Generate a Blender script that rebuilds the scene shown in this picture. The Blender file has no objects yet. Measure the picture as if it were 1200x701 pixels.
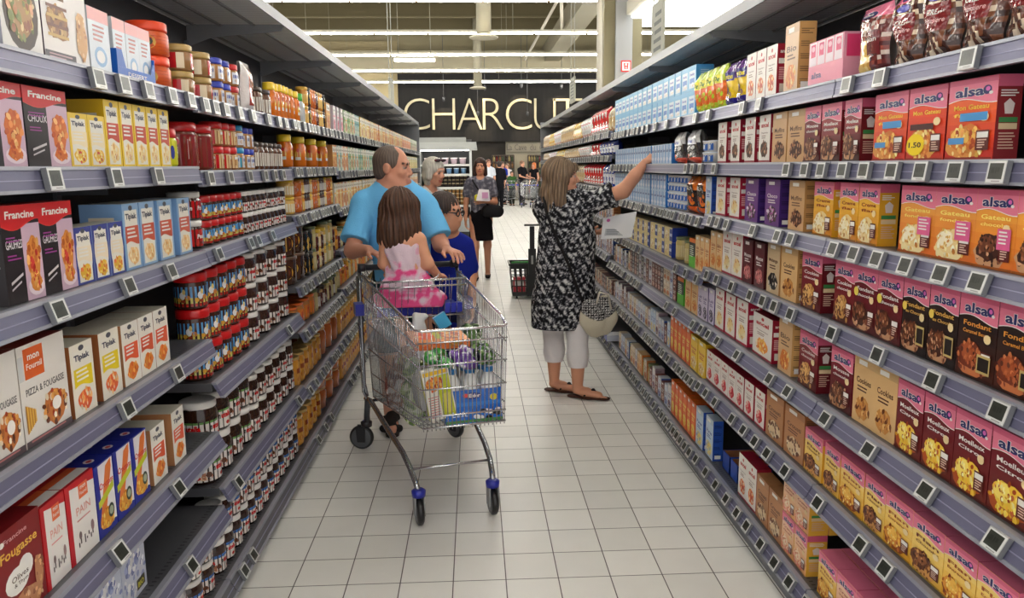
import bpy, math, random
import numpy as np
from mathutils import Vector, Matrix
PI = math.pi
random.seed(7)
C = bpy.context.scene.collection
scn = bpy.context.scene

# ------------------------------------------------------------------ camera
CAM_H = 1.552
FPX, PITCH, YAW, ROLL = 926.46, .16682, .045914, -.0092284
_cp, _sp, _cy, _sy = math.cos(PITCH), math.sin(PITCH), math.cos(YAW), math.sin(YAW)
FW = Vector((_sy*_cp, _cy*_cp, -_sp)); _rt = Vector((_cy, -_sy, 0)); _up = _rt.cross(FW)
RT = math.cos(ROLL)*_rt + math.sin(ROLL)*_up
UP = -math.sin(ROLL)*_rt + math.cos(ROLL)*_up
cd = bpy.data.cameras.new('camera'); cam = bpy.data.objects.new('camera', cd); C.objects.link(cam)
cd.sensor_width = 36; cd.lens = FPX/1200*36; cd.clip_start = .05; cd.clip_end = 200
cam.matrix_world = Matrix(((RT.x, UP.x, -FW.x, 0), (RT.y, UP.y, -FW.y, 0), (RT.z, UP.z, -FW.z, CAM_H), (0, 0, 0, 1)))
scn.camera = cam

def unproj(u, v, axis, val):            # picture direction -> point on a plane of the place
    d = FW + RT*((u-600)/FPX) - UP*((v-350.5)/FPX)
    o = Vector((0, 0, CAM_H)); return o + d*((val-o[axis])/d[axis])
def proj(p):
    d = Vector(p)-Vector((0, 0, CAM_H)); w = d.dot(FW)
    return 600+FPX*d.dot(RT)/w, 350.5-FPX*d.dot(UP)/w

# ------------------------------------------------------------------ world, light, exposure
wd = bpy.data.worlds.new('world'); scn.world = wd; wd.use_nodes = True
wd.node_tree.nodes['Background'].inputs[0].default_value = (1.0, .98, .95, 1)
wd.node_tree.nodes['Background'].inputs[1].default_value = .42
scn.view_settings.view_transform = 'Standard'; scn.view_settings.look = 'None'
scn.view_settings.exposure = 1.45; scn.view_settings.gamma = 1; scn.view_settings.use_curve_mapping = False
TUBE_EMIT = 22.0
TUBE_ROWS = [-3.2, 1.0, 5.2, 9.4, 13.6, 17.8, 22.0, 26.2, 30.4, 34.4]
TUBE_Z = 5.05

# ------------------------------------------------------------------ materials
def lin(c):
    c = c/255.0
    return c/12.92 if c <= .04045 else ((c+.055)/1.055)**2.4
def L3(c): return (lin(c[0]), lin(c[1]), lin(c[2]), 1.0)
_mats = {}
def amat(name, rough=.45, metal=0., coat=0., alpha=1., spec=.5, bump=0., bscale=40):
    if name in _mats: return _mats[name]
    m = bpy.data.materials.new(name); m.use_nodes = True; nt = m.node_tree; b = nt.nodes['Principled BSDF']
    a = nt.nodes.new('ShaderNodeAttribute'); a.attribute_name = 'Col'
    nt.links.new(a.outputs['Color'], b.inputs['Base Color'])
    b.inputs['Roughness'].default_value = rough; b.inputs['Metallic'].default_value = metal
    b.inputs['Coat Weight'].default_value = coat; b.inputs['Alpha'].default_value = alpha
    b.inputs['Specular IOR Level'].default_value = spec
    if bump:
        tc = nt.nodes.new('ShaderNodeTexCoord'); n = nt.nodes.new('ShaderNodeTexNoise'); n.inputs['Scale'].default_value = bscale
        bp = nt.nodes.new('ShaderNodeBump'); bp.inputs['Strength'].default_value = bump; bp.inputs['Distance'].default_value = .01
        nt.links.new(tc.outputs['Object'], n.inputs['Vector']); nt.links.new(n.outputs['Fac'], bp.inputs['Height'])
        nt.links.new(bp.outputs['Normal'], b.inputs['Normal'])
    _mats[name] = m; return m
CARD = amat('printed_card', .38, spec=.4)
FILM = amat('glossy_plastic_film', .16, coat=.4, bump=.5, bscale=28)
JARM = amat('glass_jar', .12, coat=.3)
PLAS = amat('smooth_plastic', .3)
DULL = amat('dull_surface', .7, spec=.25)
SHEET = amat('painted_sheet_metal', .42, metal=.25)
CHROME = amat('chromed_wire', .22, metal=.95)
FABRIC = amat('cotton_fabric', .9, spec=.12, bump=.25, bscale=160)
SKIN = amat('skin', .5, spec=.35, bump=.05, bscale=90)
HAIRM = amat('hair', .5, spec=.35)
CLEAR = amat('clear_film', .12, alpha=.35)
def emat(name, col, s):
    m = bpy.data.materials.new(name); m.use_nodes = True; nt = m.node_tree; b = nt.nodes['Principled BSDF']
    b.inputs['Base Color'].default_value = col; b.inputs['Emission Color'].default_value = col; b.inputs['Emission Strength'].default_value = s
    return m

# ------------------------------------------------------------------ mesh building
class M:
    def __init__(s): s.v = []; s.f = []; s.c = []; s.sm = []
    def add(s, vs, fs, col, smooth=False):
        o = len(s.v); s.v.extend(tuple(p) for p in vs)
        for i, f in enumerate(fs):
            s.f.append(tuple(o+k for k in f)); s.c.append(col[i] if isinstance(col, list) else col); s.sm.append(smooth)
        return s
    def box(s, x0, x1, y0, y1, z0, z1, col, top=None, side=None, front=None):
        vs = [(x0,y0,z0),(x1,y0,z0),(x1,y1,z0),(x0,y1,z0),(x0,y0,z1),(x1,y0,z1),(x1,y1,z1),(x0,y1,z1)]
        fs = [(0,3,2,1),(4,5,6,7),(0,1,5,4),(1,2,6,5),(2,3,7,6),(3,0,4,7)]
        return s.add(vs, fs, [col, top or col, front or col, side or col, col, side or col])
    def hexa(s, vs, col):
        return s.add(vs, [(0,3,2,1),(4,5,6,7),(0,1,5,4),(1,2,6,5),(2,3,7,6),(3,0,4,7)], col)
    def lathe(s, prof, n=20, cx=0, cy=0, cap=True):      # prof: (r, z, colour of the band above it)
        o = len(s.v)
        for r, z, c in prof:
            for k in range(n): s.v.append((cx+r*math.sin(2*PI*k/n), cy-r*math.cos(2*PI*k/n), z))
        for j in range(len(prof)-1):
            for k in range(n):
                a = o+j*n+k; b = o+j*n+(k+1) % n
                s.f.append((a, b, b+n, a+n)); s.c.append(prof[j][2]); s.sm.append(True)
        if cap:
            s.f.append(tuple(o+n-1-k for k in range(n))); s.c.append(prof[0][2]); s.sm.append(False)
            t = o+(len(prof)-1)*n
            s.f.append(tuple(t+k for k in range(n))); s.c.append(prof[-1][2]); s.sm.append(False)
        return s
    def tube(s, pts, r, col, n=8, closed=False):
        pts = [Vector(p) for p in pts]; N = len(pts); o = len(s.v)
        rr = r if isinstance(r, (list, tuple)) else [r]*N
        up = None
        for i, p in enumerate(pts):
            if closed: t = (pts[(i+1) % N]-pts[i-1])
            else: t = pts[min(i+1, N-1)]-pts[max(i-1, 0)]
            t = t.normalized()
            if up is None:
                up = Vector((0, 0, 1)) if abs(t.z) < .9 else Vector((1, 0, 0))
            a = t.cross(up)
            if a.length < 1e-4: a = t.cross(Vector((1, .3, 0)))
            a.normalize(); up = a.cross(t).normalized()
            for k in range(n):
                an = 2*PI*k/n; q = p+(a*math.cos(an)+up*math.sin(an))*rr[i]; s.v.append(tuple(q))
        R = N if closed else N-1
        for i in range(R):
            for k in range(n):
                a0 = o+i*n+k; a1 = o+i*n+(k+1) % n; b0 = o+((i+1) % N)*n+k; b1 = o+((i+1) % N)*n+(k+1) % n
                s.f.append((a0, a1, b1, b0)); s.c.append(col); s.sm.append(True)
        if not closed:
            s.f.append(tuple(o+n-1-k for k in range(n))); s.c.append(col); s.sm.append(False)
            t = o+(N-1)*n; s.f.append(tuple(t+k for k in range(n))); s.c.append(col); s.sm.append(False)
        return s
    def ell(s, c, r, col, n=14, m=9, rot=None):
        vs = []; fs = []
        for j in range(m+1):
            th = PI*j/m
            for k in range(n):
                p = Vector((r[0]*math.sin(th)*math.cos(2*PI*k/n), r[1]*math.sin(th)*math.sin(2*PI*k/n), r[2]*math.cos(th)))
                if rot: p = rot @ p
                vs.append((c[0]+p.x, c[1]+p.y, c[2]+p.z))
        for j in range(m):
            for k in range(n): fs.append((j*n+k, (j+1)*n+k, (j+1)*n+(k+1) % n, j*n+(k+1) % n))
        return s.add(vs, fs, col, True)
    def xf(s, mat):
        s.v = [tuple(mat @ Vector(p)) for p in s.v]; return s
    def build(s, name, mat, parent=None):
        me = bpy.data.meshes.new(name); me.from_pydata(s.v, [], s.f); me.materials.append(mat)
        n = len(me.polygons)
        at = me.color_attributes.new('Col', 'FLOAT_COLOR', 'CORNER')
        cc = {}
        cols = np.array([cc.setdefault(c, L3(c)) for c in s.c], dtype=np.float32).reshape(-1, 4)
        cnt = np.zeros(n, dtype=np.int32); me.polygons.foreach_get('loop_total', cnt)
        at.data.foreach_set('color', np.repeat(cols, cnt, axis=0).ravel())
        me.polygons.foreach_set('use_smooth', np.array(s.sm, dtype=bool))
        me.update()
        o = bpy.data.objects.new(name, me); C.objects.link(o)
        if parent: o.parent = parent
        return o

def tag(o, label=None, cat=None, group=None, kind=None):
    if label: o['label'] = label
    if cat: o['category'] = cat
    if group: o['group'] = group
    if kind: o['kind'] = kind
    return o
def empty(name, loc=(0, 0, 0), rz=0, label=None, cat=None, group=None):
    o = bpy.data.objects.new(name, None); C.objects.link(o); o.location = loc; o.rotation_euler = (0, 0, rz)
    o.empty_display_size = .1
    return tag(o, label, cat, group)
_kids = {}
def kids(o):
    return [c for c in _kids.get(o.name, [])]
def copy_tree(o, parent=None):
    c = o.copy(); C.objects.link(c)
    if parent: c.parent = parent
    ks = _kids.get(o.name, [])
    if ks:
        _kids[c.name] = [copy_tree(k, c) for k in ks]
    return c
def reg(root):                                # remember the children of a prototype
    for ch in bpy.data.objects:
        if ch.parent == root:
            _kids.setdefault(root.name, []).append(ch); reg(ch)
    return root

# ------------------------------------------------------------------ print on packaging (flat shapes of ink)
_txt = {}
def text_mesh(sx, bold=.0):
    k = (sx, bold)
    if k in _txt: return _txt[k]
    cu = bpy.data.curves.new('t', 'FONT'); cu.body = sx; cu.resolution_u = 6 if len(sx) == 1 else 2; cu.offset = bold
    ob = bpy.data.objects.new('t', cu); C.objects.link(ob)
    dg = bpy.context.evaluated_depsgraph_get(); me = ob.evaluated_get(dg).to_mesh()
    vs = [(v.co.x, v.co.y) for v in me.vertices]; fs = [tuple(p.vertices) for p in me.polygons]
    ob.evaluated_get(dg).to_mesh_clear(); bpy.data.objects.remove(ob); bpy.data.curves.remove(cu)
    x0 = min(v[0] for v in vs); x1 = max(v[0] for v in vs); y1 = max(v[1] for v in vs); y0 = min(v[1] for v in vs)
    r = ([((v[0]-x0)/(x1-x0), (v[1]-y0)/(y1-y0)) for v in vs], fs, (x1-x0)/(y1-y0)); _txt[k] = r
    return r
class Art:
    def __init__(s, m, mp, eps=.0001): s.m = m; s.mp = mp; s.L = 0; s.e = eps
    def raw(s, pts, fs, col):
        s.L += 1; s.m.add([s.mp(u, v, s.L*s.e) for u, v in pts], fs, col); return s
    def rect(s, u0, v0, u1, v1, col, n=1):
        pts = []; fs = []
        for i in range(n+1):
            u = u0+(u1-u0)*i/n; pts += [(u, v0), (u, v1)]
        for i in range(n): fs.append((2*i, 2*i+2, 2*i+3, 2*i+1))
        return s.raw(pts, fs, col)
    def poly(s, pts, col): return s.raw(pts, [tuple(range(len(pts)))], col)
    def ell(s, cu, cv, ru, rv, col, n=14):
        return s.poly([(cu+ru*math.cos(2*PI*k/n), cv+rv*math.sin(2*PI*k/n)) for k in range(n)], col)
    def wave(s, u0, u1, v0, v1, amp, col, n=10, ph=0):       # a band whose lower edge v0 is wavy
        pts = []; fs = []
        for i in range(n+1):
            t = i/n; u = u0+(u1-u0)*t; pts += [(u, v0+amp*math.sin(ph+t*2*PI*.8)), (u, v1)]
        for i in range(n): fs.append((2*i, 2*i+2, 2*i+3, 2*i+1))
        return s.raw(pts, fs, col)
    def text(s, tx, u, v, w, h, col, bold=.01, slant=0.):     # inside the box u..u+w, v..v+h
        vs, fs, asp = text_mesh(tx, bold)
        return s.raw([(u+a*w+slant*b*h, v+b*h) for a, b in vs], fs, col)
    def lines(s, u0, u1, v1, n, lh, col, rnd):
        pts = []; fs = []
        for i in range(n):
            v = v1-i*lh; uu = u0+(u1-u0)*rnd.uniform(.6, 1); k = len(pts)
            pts += [(u0, v-lh*.45), (uu, v-lh*.45), (uu, v), (u0, v)]; fs.append((k, k+1, k+2, k+3))
        return s.raw(pts, fs, col)
    def food(s, cu, cv, ru, rv, pal, n, rnd, size=.28):       # printed picture of food: many blobs of ink
        s.poly([(cu+ru*(.86+rnd.uniform(-.14, .14))*math.cos(2*PI*k/15), cv+rv*(.86+rnd.uniform(-.14, .14))*math.sin(2*PI*k/15)) for k in range(15)], pal[0])
        n = int(n*2.0); size *= .8
        for _ in range(n):
            a = rnd.uniform(0, 2*PI); q = math.sqrt(rnd.random())*(1-size*.6)
            r = rnd.uniform(.5, 1)*size
            pts = []; a0 = rnd.uniform(0, PI); el = rnd.uniform(.5, 1)
            for k in range(7):
                an = 2*PI*k/7; x = math.cos(an)*r; y = math.sin(an)*r*el
                pts.append((cu+ru*(q*math.cos(a))+min(ru, rv)*(x*math.cos(a0)-y*math.sin(a0))*1.1, cv+rv*(q*math.sin(a))+min(ru, rv)*(x*math.sin(a0)+y*math.cos(a0))*1.1))
            s.poly(pts, jit(rnd.choice(pal[1:]), 22, rnd)); s.L -= .86
        return s
def jit(c, a, rnd): 
    d = rnd.uniform(-a, a); return tuple(max(0, min(255, int(x+d))) for x in c)
W = (236, 234, 228); K = (24, 22, 24); NAVY = (38, 42, 104); RED = (190, 26, 30)
# ------------------------------------------------------------------ packaging
PROTO = {}
def carton(w, h, d, base, side, top, front, sidefn=None, name='box', mat=None, topfn=None, taper=0):
    m = M()
    m.box(-w/2, w/2, 0, d, 0, h, base, top=top, side=side)
    cl = lambda t: .002 if t < .002 else (.998 if t > .998 else t)
    a = Art(m, lambda u, v, e: (-w/2+cl(u)*w, -e, cl(v)*h)); front(a, h/w)
    if sidefn:
        for sg in (-1, 1):
            b = Art(m, (lambda sg: lambda u, v, e: (sg*(w/2+e), (d*u if sg > 0 else d*(1-u)), v*h))(sg)); sidefn(b)
    if topfn:
        b = Art(m, lambda u, v, e: (-w/2+u*w, d*v, h+e)); topfn(b)
    o = m.build(name, mat or CARD); o['_w'] = w; o['_d'] = d; o['_h'] = h
    return o
def alsa(mid, low, title, tcol, pal, sidec, w=.136, h=.192, d=.055, extra=None, seed=1, name='cake_mix_box', top=(228, 110, 142)):
    def fr(a, asp):
        r = random.Random(seed)
        for i in range(5):
            t = i/4; c = tuple(int(mid[k]*(1-t)+low[k]*t) for k in range(3))
            a.rect(0, .74-(i+1)*.148, 1, .74-i*.148, c)
        a.wave(0, 1, .715, 1, .035, W); a.wave(0, 1, .725, 1, .035, (232, 126, 152)); a.rect(0, .93, 1, 1, (214, 100, 130))
        a.text('alsa', .13, .775, .62, .13, W, .06); a.text('alsa', .14, .78, .60, .12, NAVY, .03)
        a.ell(.80, .84, .085, .055, NAVY); a.ell(.81, .85, .045, .028, (226, 110, 190)); a.ell(.875, .80, .04, .02, W)
        ln = title.split('|')
        for i, t in enumerate(ln): a.text(t, .14, .62-i*.085, .72, .062 if i == 0 else .045, tcol, .02)
        a.food(.42, .17, .46, .19, [pal[-1]]+pal, 12, r, .34); a.food(.40+.06*math.sin(seed), .27, .40, .20, pal, 18, r, .3)
        a.food(.34, .30, .22, .13, [pal[1]]+pal[1:], 9, r, .35); a.rect(0, 0, 1, .035, tuple(int(x*.7) for x in low))
        a.rect(.66, .12, .92, .36, (96, 34, 26)); a.rect(.68, .27, .90, .34, W); a.lines(.70, .88, .25, 4, .03, (230, 200, 180), r)
        a.ell(.80, .52, .09, .055, (238, 214, 160))
        if extra: extra(a, r)
    def sd(b):
        r = random.Random(seed+50)
        b.rect(0, .86, 1, 1, (208, 92, 124)); b.lines(.12, .88, .82, 3, .03, W, r)
        b.poly([(.5, .72), (.72, .66), (.66, .54), (.34, .54), (.28, .66)], (225, 210, 205))
        b.rect(.12, .44, .88, .50, (60, 130, 70)); b.rect(.12, .36, .88, .43, (216, 190, 150)); b.lines(.15, .85, .32, 6, .035, (210, 170, 150), r)
    return carton(w, h, d, low, sidec, top, fr, sd, name)
def defproto(key, desc, cat, grp):
    def deco(fn): PROTO[key] = dict(fn=fn, desc=desc, cat=cat, grp=grp, o=None, used=False); return fn
    return deco
ORG = [(214, 120, 40), (240, 190, 90), (250, 225, 150), (190, 84, 24), (225, 150, 70)]
CHO = [(70, 34, 22), (110, 60, 36), (48, 22, 16), (150, 90, 56), (200, 150, 110)]
CRM = [(240, 214, 150), (250, 240, 210), (226, 180, 90), (200, 130, 50), (244, 226, 170)]
def A(key, desc, *a, **k):
    PROTO[key] = dict(fn=lambda: alsa(*a, **k), desc=desc, cat='box', grp=desc, o=None, used=False)
def promo(a, r):
    a.ell(.27, .22, .24, .15, (244, 214, 20), 18); a.text('1.50', .09, .18, .34, .075, (60, 20, 20), .03); a.rect(.1, .42, .72, .5, (70, 26, 22))
A('al_promo', 'red-orange cake mix box with yellow 1.50 price disc', (232, 70, 30), (204, 50, 24), 'Mon Gateau', (250, 210, 70), ORG, (132, 22, 30), extra=promo, seed=2)
A('al_red', 'red-orange sponge cake mix box with pink top', (236, 96, 34), (206, 44, 24), 'Mon Gateau|facile', (250, 210, 70), ORG, (132, 22, 30), extra=lambda a, r: (a.rect(.3, .48, .86, .58, (70, 150, 210)), a.rect(.08, .2, .42, .28, (80, 150, 210))), seed=3)
A('al_blue', 'red and pale blue cake mix box with pink top', (214, 50, 40), (150, 200, 214), 'Gateau', W, CRM, (132, 22, 30), extra=lambda a, r: a.ell(.2, .3, .2, .16, (150, 205, 225)), seed=4)
A('al_brownie', 'dark brown chocolate cake mix box with pink top', (150, 40, 50), (70, 26, 24), 'Moelleux|chocolat', W, CHO, (110, 22, 30), w=.11, seed=5)
A('al_white', 'white dessert mix box with pink top and red fruit', (238, 226, 220), (226, 214, 214), 'Dessert', RED, [(200, 40, 50), (240, 230, 220), (160, 20, 30), (240, 190, 190)], (150, 30, 50), w=.11, seed=6)
A('al_yellow', 'yellow creme caramel mix box with pink top', (244, 190, 60), (230, 150, 40), 'Creme|flan', (160, 60, 20), CRM, (222, 160, 40), w=.12, seed=7)
A('al_orangecake', 'orange butter cake mix box with pale cake and pink label', (240, 160, 70), (224, 116, 40), 'Gateau|fondant', (250, 230, 120), CRM, (206, 96, 40), extra=lambda a, r: (a.rect(.56, .3, .92, .56, (226, 100, 150)), a.lines(.6, .88, .53, 4, .045, W, r)), seed=8)
A('al_orangechoc', 'orange cake mix box with dark chocolate cake and pink label', (240, 160, 60), (226, 120, 40), 'Gateau|chocolat', (250, 230, 120), CHO, (206, 96, 40), extra=lambda a, r: (a.rect(.6, .26, .92, .52, (226, 100, 150)), a.lines(.64, .88, .49, 4, .045, W, r)), seed=9)
A('al_fblack', 'black fondant chocolate cake mix box with pink top', (40, 24, 20), (30, 18, 16), 'Fondant|au Chocolat', (222, 170, 80), CHO, (36, 20, 18), extra=lambda a, r: (a.rect(.62, .14, .92, .4, (200, 176, 110)), a.rect(.65, .17, .89, .37, (34, 24, 20)), a.ell(.12, .62, .09, .06, (232, 204, 90))), seed=10)
A('al_fbrown', 'maroon fondant cake mix box with white title and pink top', (110, 22, 34), (86, 20, 24), 'Fondant|chocolat', W, CHO, (90, 18, 28), extra=lambda a, r: a.ell(.13, .6, .1, .07, (232, 214, 90)), seed=11)
A('al_fbutter', 'black butter-caramel fondant mix box with pink top', (36, 22, 20), (70, 30, 20), 'Fondant|Caramel Beurre', (226, 150, 60), [(120, 50, 28), (170, 84, 44), (90, 36, 22), (206, 120, 70)], (40, 22, 20), extra=lambda a, r: (a.rect(.58, .1, .92, .32, (200, 176, 110)), a.rect(.61, .13, .89, .29, (34, 24, 20))), seed=12)
A('al_cookies', 'maroon cookie mix box with golden cookies and pink top', (130, 26, 36), (100, 24, 26), 'Cookies|chocolat', W, [(206, 150, 80), (226, 180, 110), (120, 66, 34), (90, 44, 26)], (100, 20, 30), w=.12, seed=13)
A('al_moel', 'maroon moelleux cake mix box with yellow cake and pink top', (112, 24, 36), (112, 40, 30), 'Moelleux|Citron', W, [(240, 200, 60), (250, 226, 110), (228, 170, 40), (250, 240, 170), (180, 80, 30)], (96, 20, 30), seed=14)
A('al_choc', 'maroon chocolate dessert mix box with dark cake and pink top', (120, 22, 40), (80, 24, 24), 'Mousse|chocolat', W, CHO, (110, 18, 34), w=.11, seed=15)
A('al_flan', 'yellow caramel flan mix box with pink top', (246, 214, 120), (238, 176, 50), 'Flan|Entremets', (170, 80, 30), [(226, 150, 50), (244, 190, 80), (200, 110, 40), (250, 220, 130), (150, 70, 24)], (226, 166, 50), d=.07, h=.15, w=.125, seed=16, name='flan_mix_box', top=(234, 122, 154))
A('al_flanchoc', 'yellow flan mix box with chocolate flan and pink top', (246, 214, 120), (238, 190, 80), 'Flan|Chocolat', (120, 50, 30), [(110, 60, 30), (150, 90, 50), (84, 40, 24), (220, 160, 90)], (226, 166, 50), d=.07, h=.15, w=.115, seed=17, name='flan_mix_box', top=(234, 122, 154))
A('al_cream', 'pale pink cream dessert mix box with pink top', (246, 206, 170), (240, 180, 120), 'Creme|vanille', (170, 60, 60), [(240, 200, 160), (250, 226, 196), (226, 160, 110), (232, 130, 120)], (226, 170, 60), d=.07, h=.15, w=.12, seed=18, name='cream_dessert_box', top=(234, 122, 154))
def ancel(fc, pal, key, desc, w=.11, h=.19, d=.06, seed=3):
    def f():
        def fr(a, asp):
            r = random.Random(seed); a.rect(0, 0, 1, 1, (238, 232, 224)); a.rect(0, 0, 1, .05, fc)
            a.text('ancel', .16, .74, .66, .1, RED, .04); a.ell(.5, .9, .07, .04, RED)
            a.text('Preparation', .2, .60, .6, .045, (120, 90, 80)); a.lines(.24, .76, .57, 2, .04, (150, 120, 110), r)
            a.food(.5, .28, .36, .2, pal, 14, r, .34)
        def sd(b):
            r = random.Random(seed+9); b.rect(.1, .62, .9, .72, W); b.text('ancel', .18, .82, .64, .07, W, .03)
            b.lines(.14, .86, .55, 7, .035, (232, 190, 190), r); b.rect(.2, .08, .8, .24, (220, 214, 200))
        return carton(w, h, d, (238, 232, 224), fc, fc, fr, sd, 'dessert_mix_box')
    PROTO[key] = dict(fn=f, desc=desc, cat='box', grp=desc, o=None, used=False)
ancel((150, 22, 46), [(226, 120, 60), (250, 190, 120), (200, 70, 40), (250, 226, 190)], 'an_tart', 'white dessert mix box with orange fruit and red side', seed=3)
ancel((150, 22, 46), CHO, 'an_choc', 'white dessert mix box with chocolate slice and red side', w=.095, seed=4)
ancel((170, 30, 60), CRM, 'an_cream', 'white dessert mix box with cream bowl and crimson side', w=.105, seed=5)
ancel((160, 24, 50), [(220, 40, 60), (240, 120, 120), (240, 210, 190), (180, 20, 40)], 'an_jelly', 'white jelly mix box with red fruit and crimson side', w=.085, h=.15, seed=6)
ancel((150, 22, 46), [(240, 150, 50), (240, 226, 190), (206, 110, 40), (250, 200, 90)], 'an_wide', 'wide white baked dessert box with orange dish', w=.17, h=.17, seed=7)
def tan(key, desc, w=.11, h=.2, d=.06, base=(206, 164, 116), side=(190, 140, 84), pal=CHO, seed=5, title='Muffins', tc=(90, 50, 30), name='baking_mix_box'):
    def f():
        def fr(a, asp):
            r = random.Random(seed); a.rect(0, 0, 1, 1, base); a.rect(0, .86, 1, 1, tuple(int(x*.93) for x in base)); a.rect(.22, .88, .62, .95, W)
            a.text(title, .14, .60, .70, .09, tc, .02); a.lines(.2, .8, .56, 2, .05, tc, r)
            a.food(.5, .24, .42, .2, pal, 18, r, .3)
        def sd(b):
            r = random.Random(seed+7)
            for q in range(5): b.lines(.12, .88, .9-q*.18, 3, .03, tuple(int(x*.55) for x in side), r); b.L -= .6
            b.rect(.2, .05, .8, .14, W)
        return carton(w, h, d, base, side, tuple(int(x*.95) for x in base), fr, sd, name)
    PROTO[key] = dict(fn=f, desc=desc, cat='box', grp=desc, o=None, used=False)
tan('tan_muffin', 'tan muffin mix box with dark chocolate muffins')
tan('tan_tall', 'tall plain tan baking box with printed brown lines', w=.10, h=.235, base=(214, 176, 130), side=(204, 156, 96), pal=ORG, seed=8, title='Bio')
tan('tan_cookie', 'beige cookie mix box with golden cookies', base=(220, 180, 124), pal=[(206, 140, 70), (226, 180, 110), (120, 66, 34), (176, 110, 50)], seed=9, title='Cookies')
tan('tan_pouch', 'brown coffee-coloured dessert box with cream topping', w=.13, h=.18, base=(186, 130, 84), side=(160, 100, 60), pal=[(226, 200, 160), (110, 60, 34), (84, 44, 24), (240, 226, 200)], seed=10, title='Crousti')
tan('tan_dark', 'dark label beige baking box with black panel', w=.1, base=(206, 180, 140), pal=[(30, 26, 26), (60, 50, 44), (230, 220, 200), (40, 34, 30)], seed=11, title='Melange')
tan('purple', 'purple chocolate dessert box with dark cake picture', w=.12, h=.195, base=(104, 50, 130), side=(66, 36, 110), pal=[(50, 30, 34), (90, 54, 50), (226, 170, 210), (240, 230, 236), (190, 90, 170)], seed=12, title='Choco', tc=W, name='chocolate_dessert_box')
tan('violetwhite', 'white and violet dessert packet', w=.08, h=.17, base=(214, 206, 226), side=(70, 50, 120), pal=[(40, 30, 40), (110, 90, 150), (230, 220, 240)], seed=13, title='Lait', tc=(80, 50, 130))
tan('redbrown', 'maroon chocolate mousse box with pink ribbon', w=.085, h=.18, base=(92, 30, 36), side=(70, 20, 26), pal=[(200, 110, 110), (120, 60, 60), (226, 160, 150), (70, 30, 30)], seed=14, title='Mousse', tc=W, name='chocolate_dessert_box')
tan('orangebox', 'orange and white biscuit mix box', w=.09, h=.175, base=(232, 196, 140), side=(214, 120, 40), pal=ORG, seed=15, title='Sable', tc=(170, 70, 20), name='biscuit_mix_box')
tan('flour', 'narrow orange flour box with yellow stripe', w=.06, h=.2, d=.1, base=(236, 110, 30), side=(226, 84, 24), pal=[(246, 210, 60), (250, 230, 120), (236, 150, 40)], seed=16, title='Maizena', tc=(250, 240, 120), name='flour_box')
tan('yellowbox', 'yellow corn starch box with red title', w=.1, h=.18, d=.08, base=(242, 204, 50), side=(214, 170, 30), pal=CRM, seed=17, title='Fecule', tc=RED, name='flour_box')
tan('bluepack', 'pale blue packet with yellow picture', w=.1, h=.2, d=.05, base=(196, 214, 232), side=(40, 80, 170), pal=[(240, 220, 130), (250, 240, 190), (110, 150, 210), (226, 190, 90)], seed=18, title='Puree', tc=(40, 70, 160), name='flour_box')
tan('anisred', 'small brown and red cocoa tin packet', w=.07, h=.12, d=.06, base=(120, 60, 50), side=(70, 34, 30), pal=[(226, 180, 160), (150, 40, 40), (230, 220, 210), (60, 30, 26)], seed=19, title='Cacao', tc=W, name='cocoa_packet')
tan('smallblue', 'small blue and white grocery packet', w=.07, h=.13, d=.06, base=(206, 214, 226), side=(60, 90, 160), pal=[(70, 110, 190), (150, 50, 50), (236, 236, 236), (50, 60, 120)], seed=20, title='Sucre', tc=(150, 30, 40), name='pudding_packet')
tan('smallbeige', 'small beige and orange grocery packet', w=.07, h=.14, d=.06, base=(222, 206, 180), side=(190, 120, 70), pal=[(214, 120, 60), (240, 190, 110), (90, 110, 70), (180, 70, 40)], seed=21, title='Pate', tc=(120, 60, 30), name='pastry_packet')
tan('smalldark', 'small dark grocery packet with white label', w=.07, h=.12, d=.06, base=(70, 60, 70), side=(40, 36, 50), pal=[(226, 220, 214), (200, 150, 90), (60, 50, 60), (150, 130, 130)], seed=22, title='Noir', tc=W, name='chocolate_packet')
tan('smallwhite', 'small white grocery packet with brown and blue print', w=.075, h=.15, d=.06, base=(224, 220, 222), side=(150, 130, 140), pal=[(110, 60, 40), (60, 100, 180), (240, 236, 230), (190, 60, 50)], seed=23, title='Lait', tc=(50, 70, 150), name='milk_powder_packet')
@defproto('greenpack', 'black and bright green bag of baking goods', 'bag', 'green packs')
def _():
    def fr(a, asp):
        r = random.Random(3); a.rect(0, 0, 1, 1, (30, 34, 30)); a.rect(0, 0, 1, .4, (96, 190, 50)); a.rect(0, .86, 1, 1, (230, 120, 40)); a.lines(.15, .85, .75, 6, .07, (220, 230, 210), r)
    return carton(.1, .15, .06, (60, 120, 40), (70, 160, 40), (200, 110, 40), fr, None, 'green_packet')
@defproto('sugar', 'light blue sugar carton with white panel', 'box', 'light blue sugar cartons')
def _():
    def fr(a, asp):
        r = random.Random(5); a.rect(0, 0, 1, 1, (104, 182, 226)); a.rect(.12, .1, .88, .8, (206, 226, 240)); a.rect(.2, .3, .8, .5, (70, 130, 210))
        a.text('Daddy', .2, .58, .6, .12, (50, 90, 190), .04); a.food(.6, .22, .26, .12, [(236, 240, 250), (150, 200, 236), (250, 250, 250), (240, 210, 80)], 8, r, .4)
    def sd(b):
        r = random.Random(2); b.rect(.15, .1, .85, .9, (84, 160, 216)); b.lines(.25, .75, .8, 8, .07, (200, 226, 242), r)
    return carton(.14, .125, .09, (96, 176, 222), (70, 150, 212), (120, 190, 230), fr, sd, 'sugar_carton')
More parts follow.
